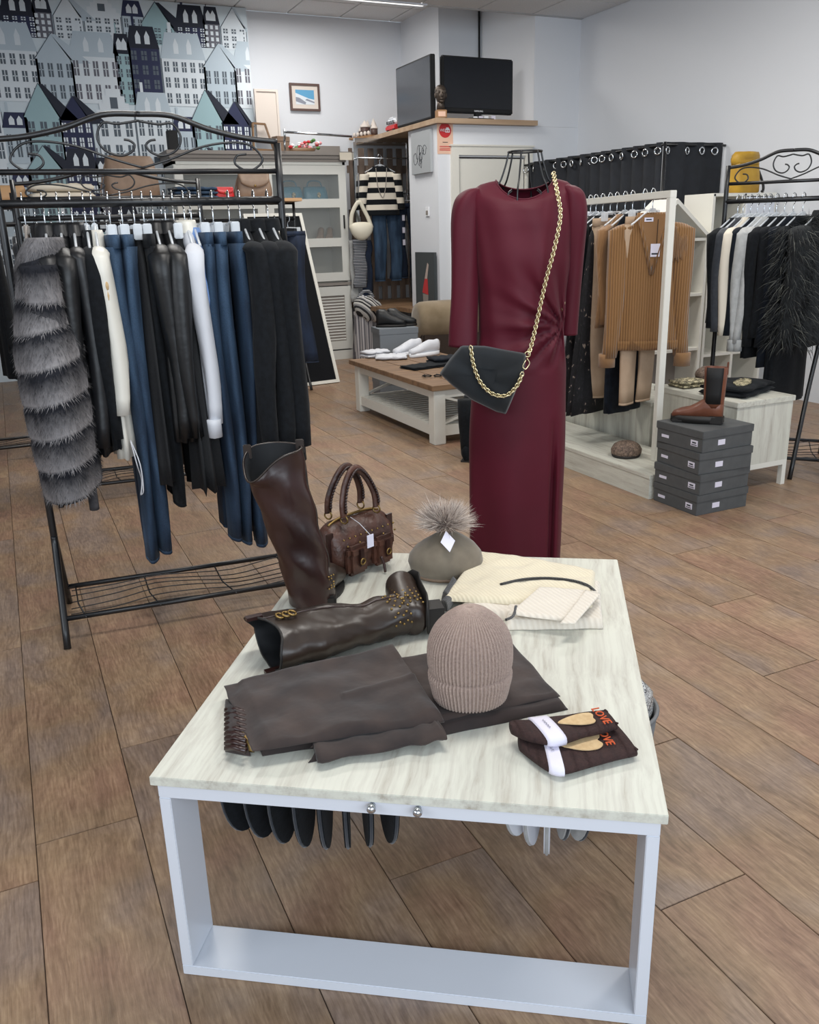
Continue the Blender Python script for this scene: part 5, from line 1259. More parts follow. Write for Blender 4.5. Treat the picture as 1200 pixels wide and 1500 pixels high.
part(MB().loft([ring(0, 0, zz, r_, r_ * .95, 26) for zz, r_ in ((0, .074), (.004, .079), (.014, .082))]), 'band', 'sole', t)

# ================================================================== WHITE RACK
WA, WB = Vector((3.34, 4.84, 1.5)), Vector((3.11, 3.56, 1.505))
t = T('clothes_rack', 'white square-tube clothes rack standing on the low step', 'clothes rack', (WB.x, WB.y, .13), math.degrees(atan2(WA.y - WB.y, WA.x - WB.x)) - 90)
Lw = hypot(WA.x - WB.x, WA.y - WB.y)
part(MB().box(-.018, .018, -.018, Lw + .018, 1.352, 1.387, bev=.002), 'top_rail', 'white_wood', t)
for y in (0, Lw): part(MB().box(-.018, .018, y - .018, y + .018, 0, 1.352, bev=.002), 'post', 'white_wood', t)
wa, wb_ = Vector((WA.x, WA.y, 1.517 + .016)), Vector((WB.x, WB.y, 1.517 + .016))
WRZ = 14
def whang(px, kind='shoulder', w=.2, lab='clear plastic hanger with thin hook on the white rack'):
    p = on_rod(px, wa, wb_); hang(kind, 'plastic_clear', p - Vector((0, 0, .017)) + Vector((0, 0, .002)), WRZ, lab, 'clear hangers on the white rack', w); return p - Vector((0, 0, .015))
p = whang(850); t = garment('fur_coat', 'tan fur coat at the far end of the white rack beside the mannequin', 'fur coat', p, WRZ, 'fur_tan', sh=.22, L=.82, hem=.26, th=.07, sl=.66, sr=.07, collar='fur_tan')
sv = MB().loft(body_rings(.22, .84, .27, .075)); part(fur(sv, 1500, .05, width=.0016), 'fur_pile', 'fur_tan_hair', t, stuff=True)
sv = MB().loft([ring(-.235, 0, -.19 - .66 * u / 6, .075, .07, 12) for u in range(7)]); part(fur(sv, 900, .05, width=.0016), 'fur_pile', 'fur_tan_hair', t, stuff=True)
garment('shirt', 'white shirt with cuff between the tan fur and the black jacket', 'shirt', whang(866), WRZ, 'white_cotton', sh=.22, L=.74, hem=.2, th=.02, sl=.66, sr=.04, cuff='white_cotton', collar='white_cotton')
garment('dress', 'long dark floral lace dress hanging behind the black jacket', 'dress', whang(874), WRZ, 'lace_print', sh=.18, L=1.24, hem=.26, th=.035, sleeves=False, amp=.3, k=9)
garment('jacket', 'black plain jacket on the white rack, left of the beige trousers', 'jacket', whang(884), WRZ, 'black_wool', sh=.21, L=.76, hem=.21, th=.035, sl=.60, sr=.055)
garment('dress', 'second dark lace dress showing below the camel cardigan', 'dress', whang(895), WRZ, 'lace_print', sh=.17, L=1.22, hem=.30, th=.03, sleeves=False, amp=.3, k=9)
trousers('trousers', 'beige turned-up trousers left of the camel cardigan on the white rack', whang(905, 'clip', .17), -14, 'beige', L=1.09, wx=.075, th=.03)
garment('jumper', 'fine camel jumper behind the ribbed camel cardigan', 'jumper', whang(917), WRZ, 'camel2', sh=.17, L=.70, hem=.22, th=.025, sl=.50, sr=.045)
garment('dress', 'navy dress whose dark hem shows beneath the cardigan', 'dress', whang(928), WRZ, 'navy_wool', sh=.17, L=1.18, hem=.16, th=.03, sleeves=False)
trousers('trousers', 'beige trousers under the right half of the camel cardigan', whang(946, 'clip', .17), WRZ, 'beige', L=1.07, wx=.08, th=.028)
p = whang(958)
def fringe(t):
    for i in range(11): part(MB().tube(smooth([(.09 + .008 * i, -.045, -.16 - .004 * i), (.092 + .008 * i, -.055, -.25), (.09 + .009 * i, -.052, -.33 - .01 * (i % 3))], 3), .0035, 5), 'fringe', 'camel2', t)
    v = MB(); v.prism([(-.075, -.0495, -.11), (.075, -.0495, -.11), (.004, -.0515, -.40)], (0, -.002, 0)); part(v, 'inner_back', 'camel2', t)
    for s_ in (-1, 1): part(MB().tube([(s_ * .082, -.048, -.10), (s_ * .05, -.052, -.22), (0, -.053, -.41)], .009, 8), 'neck_band', 'camel', t)
    part(MB().box(-.05, -.005, -.056, -.052, -.145, -.125), 'neck_label', 'paper', t)
    part(MB().box(-.042, -.014, -.0568, -.056, -.138, -.132), 'label_print', 'ink_dark', t)
    part(MB().tube([(.02, -.054, -.135), (.018, -.058, -.255)], .0015, 5), 'tag_string', 'black_plain', t)
    part(MB().box(-.012, .036, -.060, -.058, -.32, -.255), 'price_tag', 'paper', t)
    part(MB().box(-.006, .030, -.0608, -.060, -.309, -.301), 'tag_print', 'ink_dark', t)
    part(MB().loft([ring(0, 0, -.755 - .05 * u / 3, .193, .062 - .003 * u, 40, .05, 20, 0) for u in range(4)]), 'hem_rib', 'camel', t)
garment('cardigan', 'ribbed camel V-neck cardigan with white tag at the front of the white rack', 'cardigan', p, WRZ - 42, 'camel', sh=.165, L=.80, hem=.19, th=.045, sl=.66, sr=.060, amp=.10, extra=fringe, cuff='camel2', splay=.05)

# ================================================================== RIGHT BLACK RACK
RA, RB = Vector((3.74, 3.84)), Vector((4.17, 3.36))
rk5, qa, qb = clothes_rack('clothes_rack', 'black scroll-header clothes rack at the right edge of the shop', RA, RB, zr=1.56, zrod=1.468, zp=1.715, foot=.30, joint=.45, top=1.655, shelf=True)
mid_ = RA.lerp(RB, .62); lg = MB().tube(smooth([(4.10 - RA.x, 3.40 - RA.y, .80), (3.99 - RA.x, 3.36 - RA.y, .45), (3.79 - RA.x, 3.245 - RA.y, 0)], 4), .0125, 10); lg.v = [tuple(Matrix.Rotation(-rk5.rotation_euler.z, 3, 'Z') @ Vector(v)) for v in lg.v]; part(lg, 'leg', 'black_metal', rk5)
RZ5 = math.degrees(atan2(RB.y - RA.y, RB.x - RA.x)) + 62
def rh(px, kind='shoulder', w=.2):
    p = on_rod(px, qa, qb) + Vector((0, 0, .0145)); hang(kind, 'plastic_clear', p, RZ5, 'clear plastic hanger on the right scroll-header rack', 'clear hangers on the right rack', w); return p
rs = [(1082, 'black_wool', 'jacket', 'black jacket at the left end of the right rack', .66, .5), (1090, 'char_wool', 'jacket', 'charcoal jacket next to the leftmost one on the right rack', .66, .52), (1101, 'cream_wool', 'blouse', 'cream blouse whose pale sleeve shows on the right rack', .60, .54),
      (1111, 'navy_wool', 'blazer', 'navy blazer right of the cream blouse', .70, .54), (1121, 'grey_wool', 'jumper', 'pale grey jumper with turned-up cuff, left of the two', .62, .58), (1129, 'grey_wool', 'cardigan', 'pale grey cardigan, right of the two grey knits', .62, .58), (1139, 'black_wool', 'coat', 'black coat beside the grey knits on the right rack', .85, .6),
      (1151, 'black_wool', 'jumper', 'black jumper in the middle of the right rack', .7, .55), (1164, 'navy_wool', 'coat', 'navy coat next to the dark fur coat', .9, .6), (1178, 'black_wool', 'dress', 'long black dress hanging behind the dark fur coat', 1.12, .5)]
for px, m_, nm, lab, L_, sl_ in rs:
    garment(nm, lab, nm, rh(px), RZ5, m_, sh=.205, L=L_, hem=.22, th=.030, sl=sl_, sr=.042, cuff=m_ if m_ == 'grey_wool' else None)
p = rh(1206); t = garment('fur_coat', 'shaggy black fur coat with pale tips at the right edge', 'fur coat', p, RZ5, 'fur_black', sh=.23, L=.78, hem=.25, th=.085, sl=.56, sr=.075, collar='fur_black')
sv = MB().loft(body_rings(.23, .80, .25, .09)); part(fur(sv, 2600, .085, width=.002, dr=.9), 'fur_pile', 'fur_black', t, stuff=True); part(fur(sv, 420, .10, width=.0012, dr=.7), 'pale_fur_tips', 'fur_tip', t, stuff=True)
sv = MB().loft([ring(-.25, 0, -.15 - .62 * u / 6, .085, .08, 12) for u in range(7)]); part(fur(sv, 1800, .085, width=.002, dr=.9), 'fur_pile', 'fur_black', t, stuff=True); part(fur(sv, 380, .10, width=.0012, dr=.7), 'pale_fur_tips', 'fur_tip', t, stuff=True)

# ================================================================== HOUSE SHELF, WHITE CUBES, YELLOW BAG
hx0, hx1, hy = 4.10, 4.74, 5.0
t = T('house_shelf', 'white wooden house-shaped shelf with gable roof behind the clothes racks', 'shelf', (hx0, hy, 0)); Wd = hx1 - hx0; ez, pz_ = 1.26, 1.53
k = MB().box(0, .025, 0, .25, 0, ez).box(Wd - .025, Wd, 0, .25, 0, ez); part(k, 'side_panel', 'white_wood', t)
for z_ in (.02, .45, .85, ez - .02): part(MB().box(.025, Wd - .025, .005, .25, z_, z_ + .02), 'shelf_board', 'white_wood', t)
part(MB().box(.025, Wd - .025, .235, .248, .04, ez), 'back_panel', 'cab_grey', t)
part(MB().prism([(0, .22, ez), (Wd, .22, ez), (Wd / 2, .22, pz_ - .02)], (0, .012, 0)), 'gable_panel', 'white_lac', t)
for s_ in (-1, 1): part(MB().bar((Wd / 2, .12, pz_), (Wd / 2 + s_ * (Wd / 2 + .05), .12, ez - .01), .27, .03, up=(0, 1, 0)) if False else MB().prism([(Wd / 2, -.01, pz_), (Wd / 2 + s_ * (Wd / 2 + .05), -.01, ez - .02), (Wd / 2 + s_ * (Wd / 2 + .05), -.01, ez - .05), (Wd / 2, -.01, pz_ - .035)], (0, .27, 0)), 'roof_board', 'white_wood', t)
for i in range(2):
    for j in range(2): part(MB().box(.42 + .07 * i, .47 + .07 * i, .20, .236, 1.0 + .09 * j, 1.06 + .09 * j), 'window_cutout', 'black_plain', t)
sx0, sx1, sy = 4.80, 5.42, 5.05
t = T('cube_shelf', 'white open cube shelf unit against the right wall with a yellow bag on top', 'shelf', (sx0, sy, 0)); Wd = sx1 - sx0; h_ = 1.565
part(MB().box(0, .022, 0, .3, 0, h_ - .022).box(Wd - .022, Wd, 0, .3, 0, h_ - .022).box(Wd / 2 - .011, Wd / 2 + .011, 0, .3, .022, h_ - .022), 'upright', 'white_wood', t)
part(MB().box(0, Wd, 0, .3, h_ - .022, h_), 'top_board', 'white_wood', t)
for z_ in (.0, .38, .77, 1.16): part(MB().box(.022, Wd - .022, .004, .3, z_, z_ + .02), 'shelf_board', 'white_wood', t)
part(MB().box(.022, Wd - .022, .285, .298, .02, h_ - .022), 'back_panel', 'cab_inside', t)
part(MB().box(Wd / 2 + .008, Wd - .024, -.012, .0, 1.185, h_ - .03), 'cube_door', 'white_lac', t)
for x in (.012, Wd / 2): part(MB().tube([(x, -.003, h_ - .012), (x, .001, h_ - .012)], .008, 10), 'screw_cap', 'black_plain', t)
yb_ = AY(1092, 275, 5.15); t = handbag('yellow_bag', 'slouchy mustard yellow bag on top of the white cube shelf', (yb_.x, 5.17, h_), 5, 'yellow', .26, .27, .14, False, False)
part(MB().loft([ring(0, 0, .20 + .09 * u / 4, .125 + .02 * sin(u), .06 + .01 * cos(u * 2), 24, .08, 5, u) for u in range(5)]), 'slouchy_rim', 'yellow', t)
part(MB().tube(smooth([(.13, -.02, .16), (.17, -.04, .06), (.16, -.05, .012), (.10, -.09, .012)], 5), .010, 6), 'strap', 'black_leather', t)
handbag('yellow_bag', 'small mustard pouch inside the left cube of the white shelf', (sx0 + .16, sy + .14, 1.181), 0, 'yellow', .16, .10, .10, False, False)
# black boots standing beyond the mannequin
for i, (px, py) in enumerate(((684, 676), (693, 668))):
    p = F(px, py); t = T('tall_boot', 'black tall boot standing behind the mannequin dress, %s of the pair' % ('front', 'back')[i], 'boot', (p.x + .02, p.y + .03, 0), 140)
    secs = [[Vector((w_ * cos(a), y, zt / 2 + zt / 2 * sin(a) + .008)) for a in [2 * pi * j / 16 for j in range(16)]] for y, w_, zt in ((-.16, .012, .03), (-.14, .032, .05), (-.08, .04, .065), (-.03, .036, .09), (.03, .034, .10), (.06, .015, .09))]
    part(MB().loft(secs), 'foot', 'black_wool', t); part(MB().loft([ring(0, .01, zz, r_, r_, 18) for zz, r_ in ((.06, .038), (.12, .042), (.25, .052), (.38, .056))]), 'shaft', 'black_wool', t)
    part(MB().box(-.03, .03, -.13, .06, 0, .01), 'sole', 'sole', t)

# ================================================================== MANNEQUIN, WINE DRESS, CHAIN, CLUTCH
MC = AD(758, 520, 3.06); MC = Vector((MC.x, MC.y, 0)); MV = Vector((MC.x, MC.y)).normalized(); MR = -math.degrees(atan2(MV.x, MV.y))
def ML(px, py, off=0.0):
    """point of the vertical plane off metres in front of the mannequin axis, in the mannequin's frame"""
    d = ray(px, py); n = Vector((MV.x, MV.y, 0)); t_ = (MC.dot(n) - off) / d.dot(n); P = EYEP + d * t_ - MC
    a = radians(-MR); return Vector((P.x * cos(a) - P.y * sin(a), P.x * sin(a) + P.y * cos(a), P.z))
mq = T('mannequin', 'black wire dress form with open basket neck wearing the wine dress', 'mannequin', MC, MR)
tx = lambda a, r_, z: (r_ * 1.0 * cos(a) + .018, r_ * .8 * sin(a), z)
top = ML(768, 222).z
part(MB().tube([tx(2 * pi * i / 28, .056, top) for i in range(28)], .0034, 6, True), 'neck_ring', 'black_metal', mq)
for i in range(6):
    a = 2 * pi * i / 6 + .3
    part(MB().tube(smooth([tx(a, .056, top), tx(a, .066, top - .04), tx(a, .082, top - .085), tx(a, .105, top - .13), tx(a, .105, top - .22)], 5), .003, 6), 'neck_wire', 'black_metal', mq)
for s_ in (-1, 1):
    for q in (0, 1):
        sc = [(s_ * (.012 + .030 * (1 - u) * abs(cos(u * 5))) + .018 + s_ * .028 * sin(u * 7), -.055 - .02 * u + .11 * q, top - .12 - .10 * u) for u in [i / 16 for i in range(17)]]
        part(MB().tube(smooth(sc, 2), .0024, 5), 'neck_scroll', 'black_metal', mq)
part(MB().tube([(0, 0, .02), (0, 0, 1.40)], .014, 10), 'stand_pole', 'black_metal', mq)
part(MB().tube([tx(2 * pi * i / 28, .125, 1.36) for i in range(28)], .003, 6, True), 'chest_ring', 'black_metal', mq)
part(MB().tube([(0, 0, 0), (0, 0, .012), (0, 0, .022)], [.13, .13, .06], 32), 'stand_base', 'black_metal', mq)

ds = T('dress', 'long wine-red jersey dress with three-quarter sleeves gathered at the hip', 'dress', MC, MR)
def interp(tab, z):
    for (z1, *a), (z0, *b) in zip(tab[:-1], tab[1:]):
        if z <= z1 and z >= z0:
            t_ = (z1 - z) / (z1 - z0); t_ = t_ * t_ * (3 - 2 * t_) if z1 - z0 > .0 else 0; return [p + (q - p) * t_ for p, q in zip(a, b)]
    return list(tab[-1][1:])
tab = [(1.50, .176, .095, .012), (1.45, .175, .10, .012), (1.36, .170, .115, .014), (1.26, .164, .125, .014), (1.12, .152, .112, .014), (1.0, .150, .110, .012), (.86, .168, .118, .006), (.60, .176, .118, .002), (.3, .174, .115, .0), (.04, .172, .120, -.002)]
n = 120; R = []
zt = top - .088
for zz, rx, fd, bd, ry, dx in ((zt + .002, .096, .066, .03, .070, .018), (zt, .100, .069, .032, .076, .018), (zt - .003, .118, .066, .032, .082, .017), (zt - .010, .145, .058, .03, .088, .014), (zt - .026, .168, .045, .02, .092, .011), (zt - .050, .176, .030, .01, .096, .010)):
    R.append([Vector((dx + rx * cos(a), ry * sin(a), zz - (fd if sin(a) < 0 else bd) * abs(sin(a)) ** 1.4)) for a in [2 * pi * j / n for j in range(n)]])
m_ = 120; z1 = zt - .090; G = Vector((.155, 1.03))
for i in range(m_ + 1):
    z = z1 + (.03 - z1) * i / m_; rx, ry, dx = interp(tab, z); rg = []
    for j in range(n):
        a = 2 * pi * j / n; c_, s_ = cos(a), sin(a); x = dx + rx * c_; y = ry * s_; zz = z
        # gathers fanning out from the left hip
        dv = Vector((x - G.x, z - G.y)); r_ = dv.length; ang = atan2(dv.y, -dv.x)
        if s_ < .3:
            w_ = math.exp(-(r_ / .17) ** 2) * min(1, r_ / .03) * (1 if z > .93 else max(0, 1 - (.93 - z) / .05))
            y -= .017 * w_ * sin(ang * 11 + 1.0) + .006 * w_ * sin(ang * 25)
            ang2 = atan2(z - .90, x + .5); y -= .008 * math.exp(-((z - .94 - .10 * (x + .1)) / .03) ** 2) * (1 if x > -.12 else max(0, 1 + (x + .12) / .05))
        # skirt: soft long folds and the side slit
        if z < .88:
            k_ = min(1, (.88 - z) / .5); y += .010 * k_ * sin(a * 5 + 1) * (1 if s_ < 0 else .5)
            u_ = (a - radians(318)) / radians(5)
            if z < .72: y += .05 * math.exp(-u_ * u_ * (2.2 if u_ < 0 else .5)) * min(1, (.72 - z) / .25) * .9
        else: y += .003 * sin(a * 9 + z * 12)
        rg.append(Vector((x, y, zz)))
    R.append(rg)
part(MB().loft(R, cap=False), 'body', 'wine', ds)
part(MB().tube([Vector((v.x, v.y, v.z)) for v in R[0]][::3], .0028, 6, True), 'neck_binding', 'wine', ds)
for s_, pts in ((-1, ((-.140, 0, zt - .020, .006, .010), (-.150, 0, zt - .024, .026, .034), (-.164, 0, zt - .040, .042, .050), (-.174, -.003, zt - .07, .050, .056), (-.181, -.005, zt - .13, .052, .056), (-.182, -.012, zt - .25, .050, .052), (-.184, -.025, zt - .37, .048, .048), (-.188, -.04, zt - .47, .050, .046), (-.190, -.05, zt - .545, .052, .046))),
                (1, ((.150, 0, zt - .020, .006, .010), (.160, 0, zt - .024, .024, .034), (.174, 0, zt - .040, .036, .050), (.184, .003, zt - .07, .040, .055), (.190, .005, zt - .13, .040, .052), (.188, .02, zt - .25, .036, .046), (.184, .03, zt - .37, .034, .042), (.180, .035, zt - .47, .034, .040), (.178, .04, zt - .52, .036, .040)))):
    RR = []
    P4 = smooth([Vector((p[0], p[1], p[2])) for p in pts], 5); Q4 = smooth([Vector((p[3], p[4], 0)) for p in pts], 5)
    for i, (c_, q_) in enumerate(zip(P4, Q4)): RR.append(ring(c_.x, c_.y, c_.z, q_.x, q_.y, 28, .06, 3, i * .12))
    inner = [ring(P4[-1].x, P4[-1].y, P4[-1].z + .05, Q4[-1].x * .78, Q4[-1].y * .78, 28)]
    part(MB().loft(RR + [ring(P4[-1].x, P4[-1].y, P4[-1].z, Q4[-1].x * .88, Q4[-1].y * .88, 28)] + inner), 'sleeve', 'wine', ds)
k = MB()
for i in range(6): k.ell(tuple(ML(826 - (i % 2) * 1.5, 408 + i * 9, .03)), (.006, .006, .009), 8, 6)
part(k, 'gold_trim', 'gold', ds)

def chain(pts, step, R_, r_, parent, name='chain'):
    P = smooth(pts, 10); out = MB(); acc = 0; flip = False
    for a, b in zip(P[:-1], P[1:]):
        L_ = (b - a).length; d = (b - a).normalized()
        while acc < L_:
            p = a + d * acc; up = d.orthogonal().normalized() if False else d.cross(Vector((0, 1, 0))).normalized()
            ax = up if flip else d.cross(up).normalized()
            ax = (ax + d.cross(ax) * .45).normalized(); s2 = ax.cross(d).normalized()
            out.tube([p + d * R_ * 1.35 * cos(2 * pi * q / 10) + s2 * R_ * sin(2 * pi * q / 10) for q in range(10)], r_, 5, True)
            flip = not flip; acc += step
        acc -= L_
    return part(out, name, 'gold', parent, stuff=True)
cl = T('clutch_bag', 'black suede clutch with gold chain strap worn across the wine dress', 'handbag', MC, MR)
outline = [(644, 547), (658, 527), (676, 506), (712, 507), (771, 518), (769, 540), (755, 575), (741, 607), (728, 604), (692, 586), (662, 564)]
RB_ = []
ctr = ML(712, 550, .17)
outl = []
for i_, (x_, y_) in enumerate(outline):
    x2, y2 = outline[(i_ + 1) % len(outline)]
    for f_ in (.06, .3, .5, .7, .94): outl.append(ML(x_ + (x2 - x_) * f_, y_ + (y2 - y_) * f_, .17))
for s_, dy in ((.3, -.030), (.7, -.026), (.92, -.014), (1.0, 0.0), (.92, .014), (.7, .02), (.3, .022)):
    RB_.append([ctr + Vector(((p.x - ctr.x) * s_, dy + .004 * sin(p.x * 50 + p.z * 40), (p.z - ctr.z) * s_)) for p in outl])
part(MB().loft(RB_), 'body', 'suede_black', cl)
chain([ML(811, 254, .03), ML(815, 275, .09), ML(821, 315, .135), ML(812, 365, .145), ML(800, 410, .14), ML(789, 460, .135), ML(780, 500, .14), ML(774, 520, .16)], .0100, .0066, .0021, cl, 'shoulder_chain')
chain([ML(690, 510, .205), ML(694, 535, .212), ML(704, 560, .215), ML(722, 577, .215), ML(742, 579, .212), ML(758, 564, .205), ML(766, 545, .20)], .0098, .0066, .0021, cl, 'wrist_chain')
part(MB().torus(ML(773, 519, .165), .009, .0022, (0, 1, 0)).tube(smooth([ML(772, 525, .17), ML(776, 532, .175), ML(770, 541, .185), ML(766, 536, .18), ML(771, 527, .17)], 4), .0022, 6), 'clasp', 'gold', cl)

# ================================================================== FRONT TABLE
TL, TRr = F(218, 1138, .45), F(980, 1195, .45)
TRZ = math.degrees(atan2(TRr.y - TL.y, TRr.x - TL.x)); TW, TD, TH = (TRr - TL).length, 1.135, .45
tb = T('display_table', 'square low display table with whitewashed top and white steel loop legs', 'table', (TL.x, TL.y, 0), TRZ)
part(MB().box(0, TW, 0, TD, TH - .018, TH, bev=.0012), 'tabletop', 'washed_y', tb)
def loop(y0):
    y1 = y0 + .105; a, b = .010, TW - .010; zt_ = TH - .0185
    part(MB().box(a, b, y0, y1, zt_ - .028, zt_, bev=.0015), 'top_rail', 'white_lac', tb)
    part(MB().box(a, b, y0, y1, .0, .022, bev=.0015), 'floor_rail', 'white_lac', tb)
    for x in (a, b - .022): part(MB().box(x, x + .022, y0, y1, .0222, zt_ - .0282, bev=.0015), 'leg', 'white_lac', tb)
loop(.006); loop(TD - .111)
for x in (.03, TW - .06): part(MB().box(x, x + .03, .112, TD - .112, TH - .046, TH - .0188), 'side_rail', 'white_lac', tb)
def tl(px, py, z=TH):
    p = F(px, py, z) - Vector((TL.x, TL.y, 0)); a = radians(-TRZ); return Vector((p.x * cos(a) - p.y * sin(a), p.x * sin(a) + p.y * cos(a), z))
for px, py in ((547, 1178), (614, 1183)):
    q = tl(px, py, .42); part(MB().ell((q.x, -.006, .424), (.0085, .0085, .0085), 18, 12).tube([(q.x, .006, .424), (q.x, -.002, .424)], .005, 10), 'round_magnet', 'chrome', tb, 'shiny chrome ball on the front rail')
def ON(px, py, z=TH): return F(px, py, z)

def patch(corners, z0, h, nx=40, ny=24, wr=.004, sc=14, bow=(0, 0, 0, 0), seed=0, round_=.012, fold_side=None, lift=None):
    """a soft folded piece of cloth: corners near-left, near-right, far-right, far-left (world points)"""
    c = [Vector((p[0], p[1], 0)) for p in corners]; V = []; wid = ((c[1] - c[0]).length + (c[2] - c[3]).length) / 2; dep = ((c[3] - c[0]).length + (c[2] - c[1]).length) / 2
    mb = MB()
    def pos(u, v):
        p = c[0].lerp(c[1], u).lerp(c[3].lerp(c[2], u), v)
        ex = (c[1] - c[0]).normalized(); ey = (c[3] - c[0]).normalized()
        p = p + ey * (-bow[0] * 4 * u * (1 - u) * (1 - v) + bow[2] * 4 * u * (1 - u) * v) + ex * (bow[1] * 4 * v * (1 - v) * u - bow[3] * 4 * v * (1 - v) * (1 - u))
        q = noise.noise(Vector((p.x * 18 + seed, p.y * 18, seed))) * .004
        return p + Vector((q, q * .7, 0))
    top_ = []; bot = []
    for j in range(ny + 1):
        for i in range(nx + 1):
            u, v = i / nx, j / ny; p = pos(u, v); e = min(u * wid, (1 - u) * wid, v * dep, (1 - v) * dep)
            t_ = min(1, e / round_); prof = sqrt(max(0, 1 - (1 - t_) ** 2)) * .88 + .12
            w_ = noise.noise(Vector((p.x * sc, p.y * sc * 1.6, seed * 3.1))) * wr + noise.noise(Vector((p.x * sc * 2.7, p.y * sc * 2.2, seed * 5.1))) * wr * .45
            zz = z0 + h * prof + w_ * t_ + (lift(u, v) if lift else 0); top_.append(Vector((p.x, p.y, max(z0 + .001, zz)))); bot.append(Vector((p.x, p.y, z0)))
    N = len(top_); mb.v = [tuple(v) for v in top_ + bot]; W1 = nx + 1
    def q4(a, b, c2, d, mi=0): mb.f.append((a, b, c2, d)); mb.m.append(mi); mb.sm.append(True)
    for j in range(ny):
        for i in range(nx):
            a = j * W1 + i; q4(a, a + 1, a + W1 + 1, a + W1); q4(N + a, N + a + W1, N + a + W1 + 1, N + a + 1)
    for i in range(nx): q4(i, N + i, N + i + 1, i + 1); a = ny * W1 + i; q4(a, a + 1, N + a + 1, N + a)
    for j in range(ny): a = j * W1; q4(a, a + W1, N + a + W1, N + a); a += nx; q4(a, N + a, N + a + W1, a + W1)
    mb.pos = pos
    return mb
def world_thing(name, label, cat, at_, build_parts):
    """thing whose parts were made in room coordinates"""
    t = T(name, label, cat, at_)
    for mb, nm, m_ in build_parts:
        mb.v = [(v[0] - at_[0], v[1] - at_[1], v[2] - at_[2]) for v in mb.v]; part(mb, nm, m_, t)
    return t

# ---- brown suede trousers, folded
Z = TH + .0005
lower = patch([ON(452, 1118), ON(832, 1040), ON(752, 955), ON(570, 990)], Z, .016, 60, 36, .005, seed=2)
lower2 = patch([ON(455, 1108), ON(820, 1032), ON(748, 952), ON(560, 985)], Z + .0165, .012, 70, 40, .008, 10, seed=3)
upper = patch([ON(372, 1122), ON(652, 1078), ON(578, 966), ON(330, 1024)], Z + .029, .014, 90, 50, .011, 9, seed=5, lift=lambda u, v: .010 * math.exp(-((u - .93) / .05) ** 2 - ((v - .12) / .15) ** 2) + .006 * math.exp(-((v - .30 - .2 * u) / .03) ** 2) * (u > .55) - (.022 * max(0, 1 - u / .10) if u < .10 else 0))
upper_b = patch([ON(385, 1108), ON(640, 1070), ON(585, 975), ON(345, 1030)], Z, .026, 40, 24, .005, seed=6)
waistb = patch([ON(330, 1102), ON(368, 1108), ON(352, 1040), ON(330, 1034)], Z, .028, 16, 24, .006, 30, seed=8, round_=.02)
k = MB()
for i in range(9):
    a, b = ON(331, 1040 + i * 7, Z + .018), ON(360, 1044 + i * 7, Z + .026); k.tube([a, a.lerp(b, .5) + Vector((0, 0, .004)), b], .0055, 6)
t = world_thing('suede_trousers', 'dark brown suede trousers folded across the front of the display table', 'trousers', tuple(ON(580, 1045)), [(lower, 'lower_leg_fold', 'suede_dark'), (lower2, 'leg_fold', 'suede_brown'), (upper_b, 'under_fold', 'suede_dark'), (upper, 'top_fold', 'suede_brown'), (waistb, 'waistband', 'suede_dark'), (k, 'elastic_gathers', 'boot_dark')])
k = MB(); RR = []
P8 = smooth([ON(462, 1102, Z + .016), ON(520, 1092, Z + .016), ON(590, 1080, Z + .018), ON(632, 1072, Z + .024), ON(646, 1068, Z + .026)], 6)
for i, p in enumerate(P8):
    d_ = (P8[min(i + 1, len(P8) - 1)] - P8[max(i - 1, 0)]).normalized(); n_ = Vector((-d_.y, d_.x, 0)).normalized(); w_ = .030 + .004 * sin(i * .9); h_ = .0115 + .002 * sin(i * 1.3)
    RR.append([p - t.location + n_ * w_ * cos(a) + Vector((0, 0, max(-.0155, h_ * sin(a)))) for a in [2 * pi * j / 18 for j in range(18)]])
k.loft(RR); part(k, 'rolled_fold', 'suede_brown', t)
q = patch([ON(352, 1106), ON(372, 1108), ON(366, 1090), ON(352, 1086)], Z + .006, .024, 6, 6, .001)
q.v = [(v[0] - t.location.x, v[1] - t.location.y, v[2] - t.location.z) for v in q.v]; part(q, 'waist_label', 'brass', t)

# ---- ribbed beanie standing on them
bp_ = ON(689, 1020, Z + .030); t = T('ribbed_beanie', 'rose-taupe ribbed beanie standing upright on the folded suede trousers', 'hat', bp_, -15)
NR = 66; n = NR * 8
def beanie_ring(z, r, amp, mult=1.0, sq=1.0, cx=0.0):
    return [Vector((cx + (r + amp * cos(NR * a * mult)) * cos(a), (r * .93 + amp * cos(NR * a * mult)) * sin(a), z)) for a in [2 * pi * j / n for j in range(n)]]
prof = [(0.000, .074), (.003, .0795), (.012, .0825), (.030, .0865), (.046, .0905), (.056, .0910), (.061, .0885)]
part(MB().loft([beanie_ring(z, r * .88, .0028) for z, r in prof] + [beanie_ring(.0605, .072, .0012)], cap=False), 'cuff', 'beanie', t)
prof = [(.050, .070), (.058, .0750), (.075, .0800), (.095, .0810), (.115, .0800), (.135, .0750), (.153, .0655), (.167, .0535), (.178, .041), (.186, .030), (.191, .019), (.193, .008), (.190, .001)]
P4 = smooth([Vector((r, 0, z)) for z, r in prof], 3)
part(MB().loft([beanie_ring(p.z + (.003 * sin(0) if p.x < .03 else 0), max(p.x, .001), .0027 * min(1, p.x / .06), cx=-.0) for p in P4], cap=True), 'crown', 'beanie', t)
for v in t.children[1].data.vertices:
    r_ = hypot(v.co.x, v.co.y)
    if r_ < .06: a = atan2(v.co.y, v.co.x); v.co.z -= .010 * (1 - r_ / .06) * (0.5 + .5 * cos(5 * a)) * (r_ / .02 if r_ < .02 else 1)
part(MB().loft([ring(0, 0, .001, .064, .060, 40), ring(0, 0, .03, .062, .058, 40)]), 'lining', 'taupe', t)

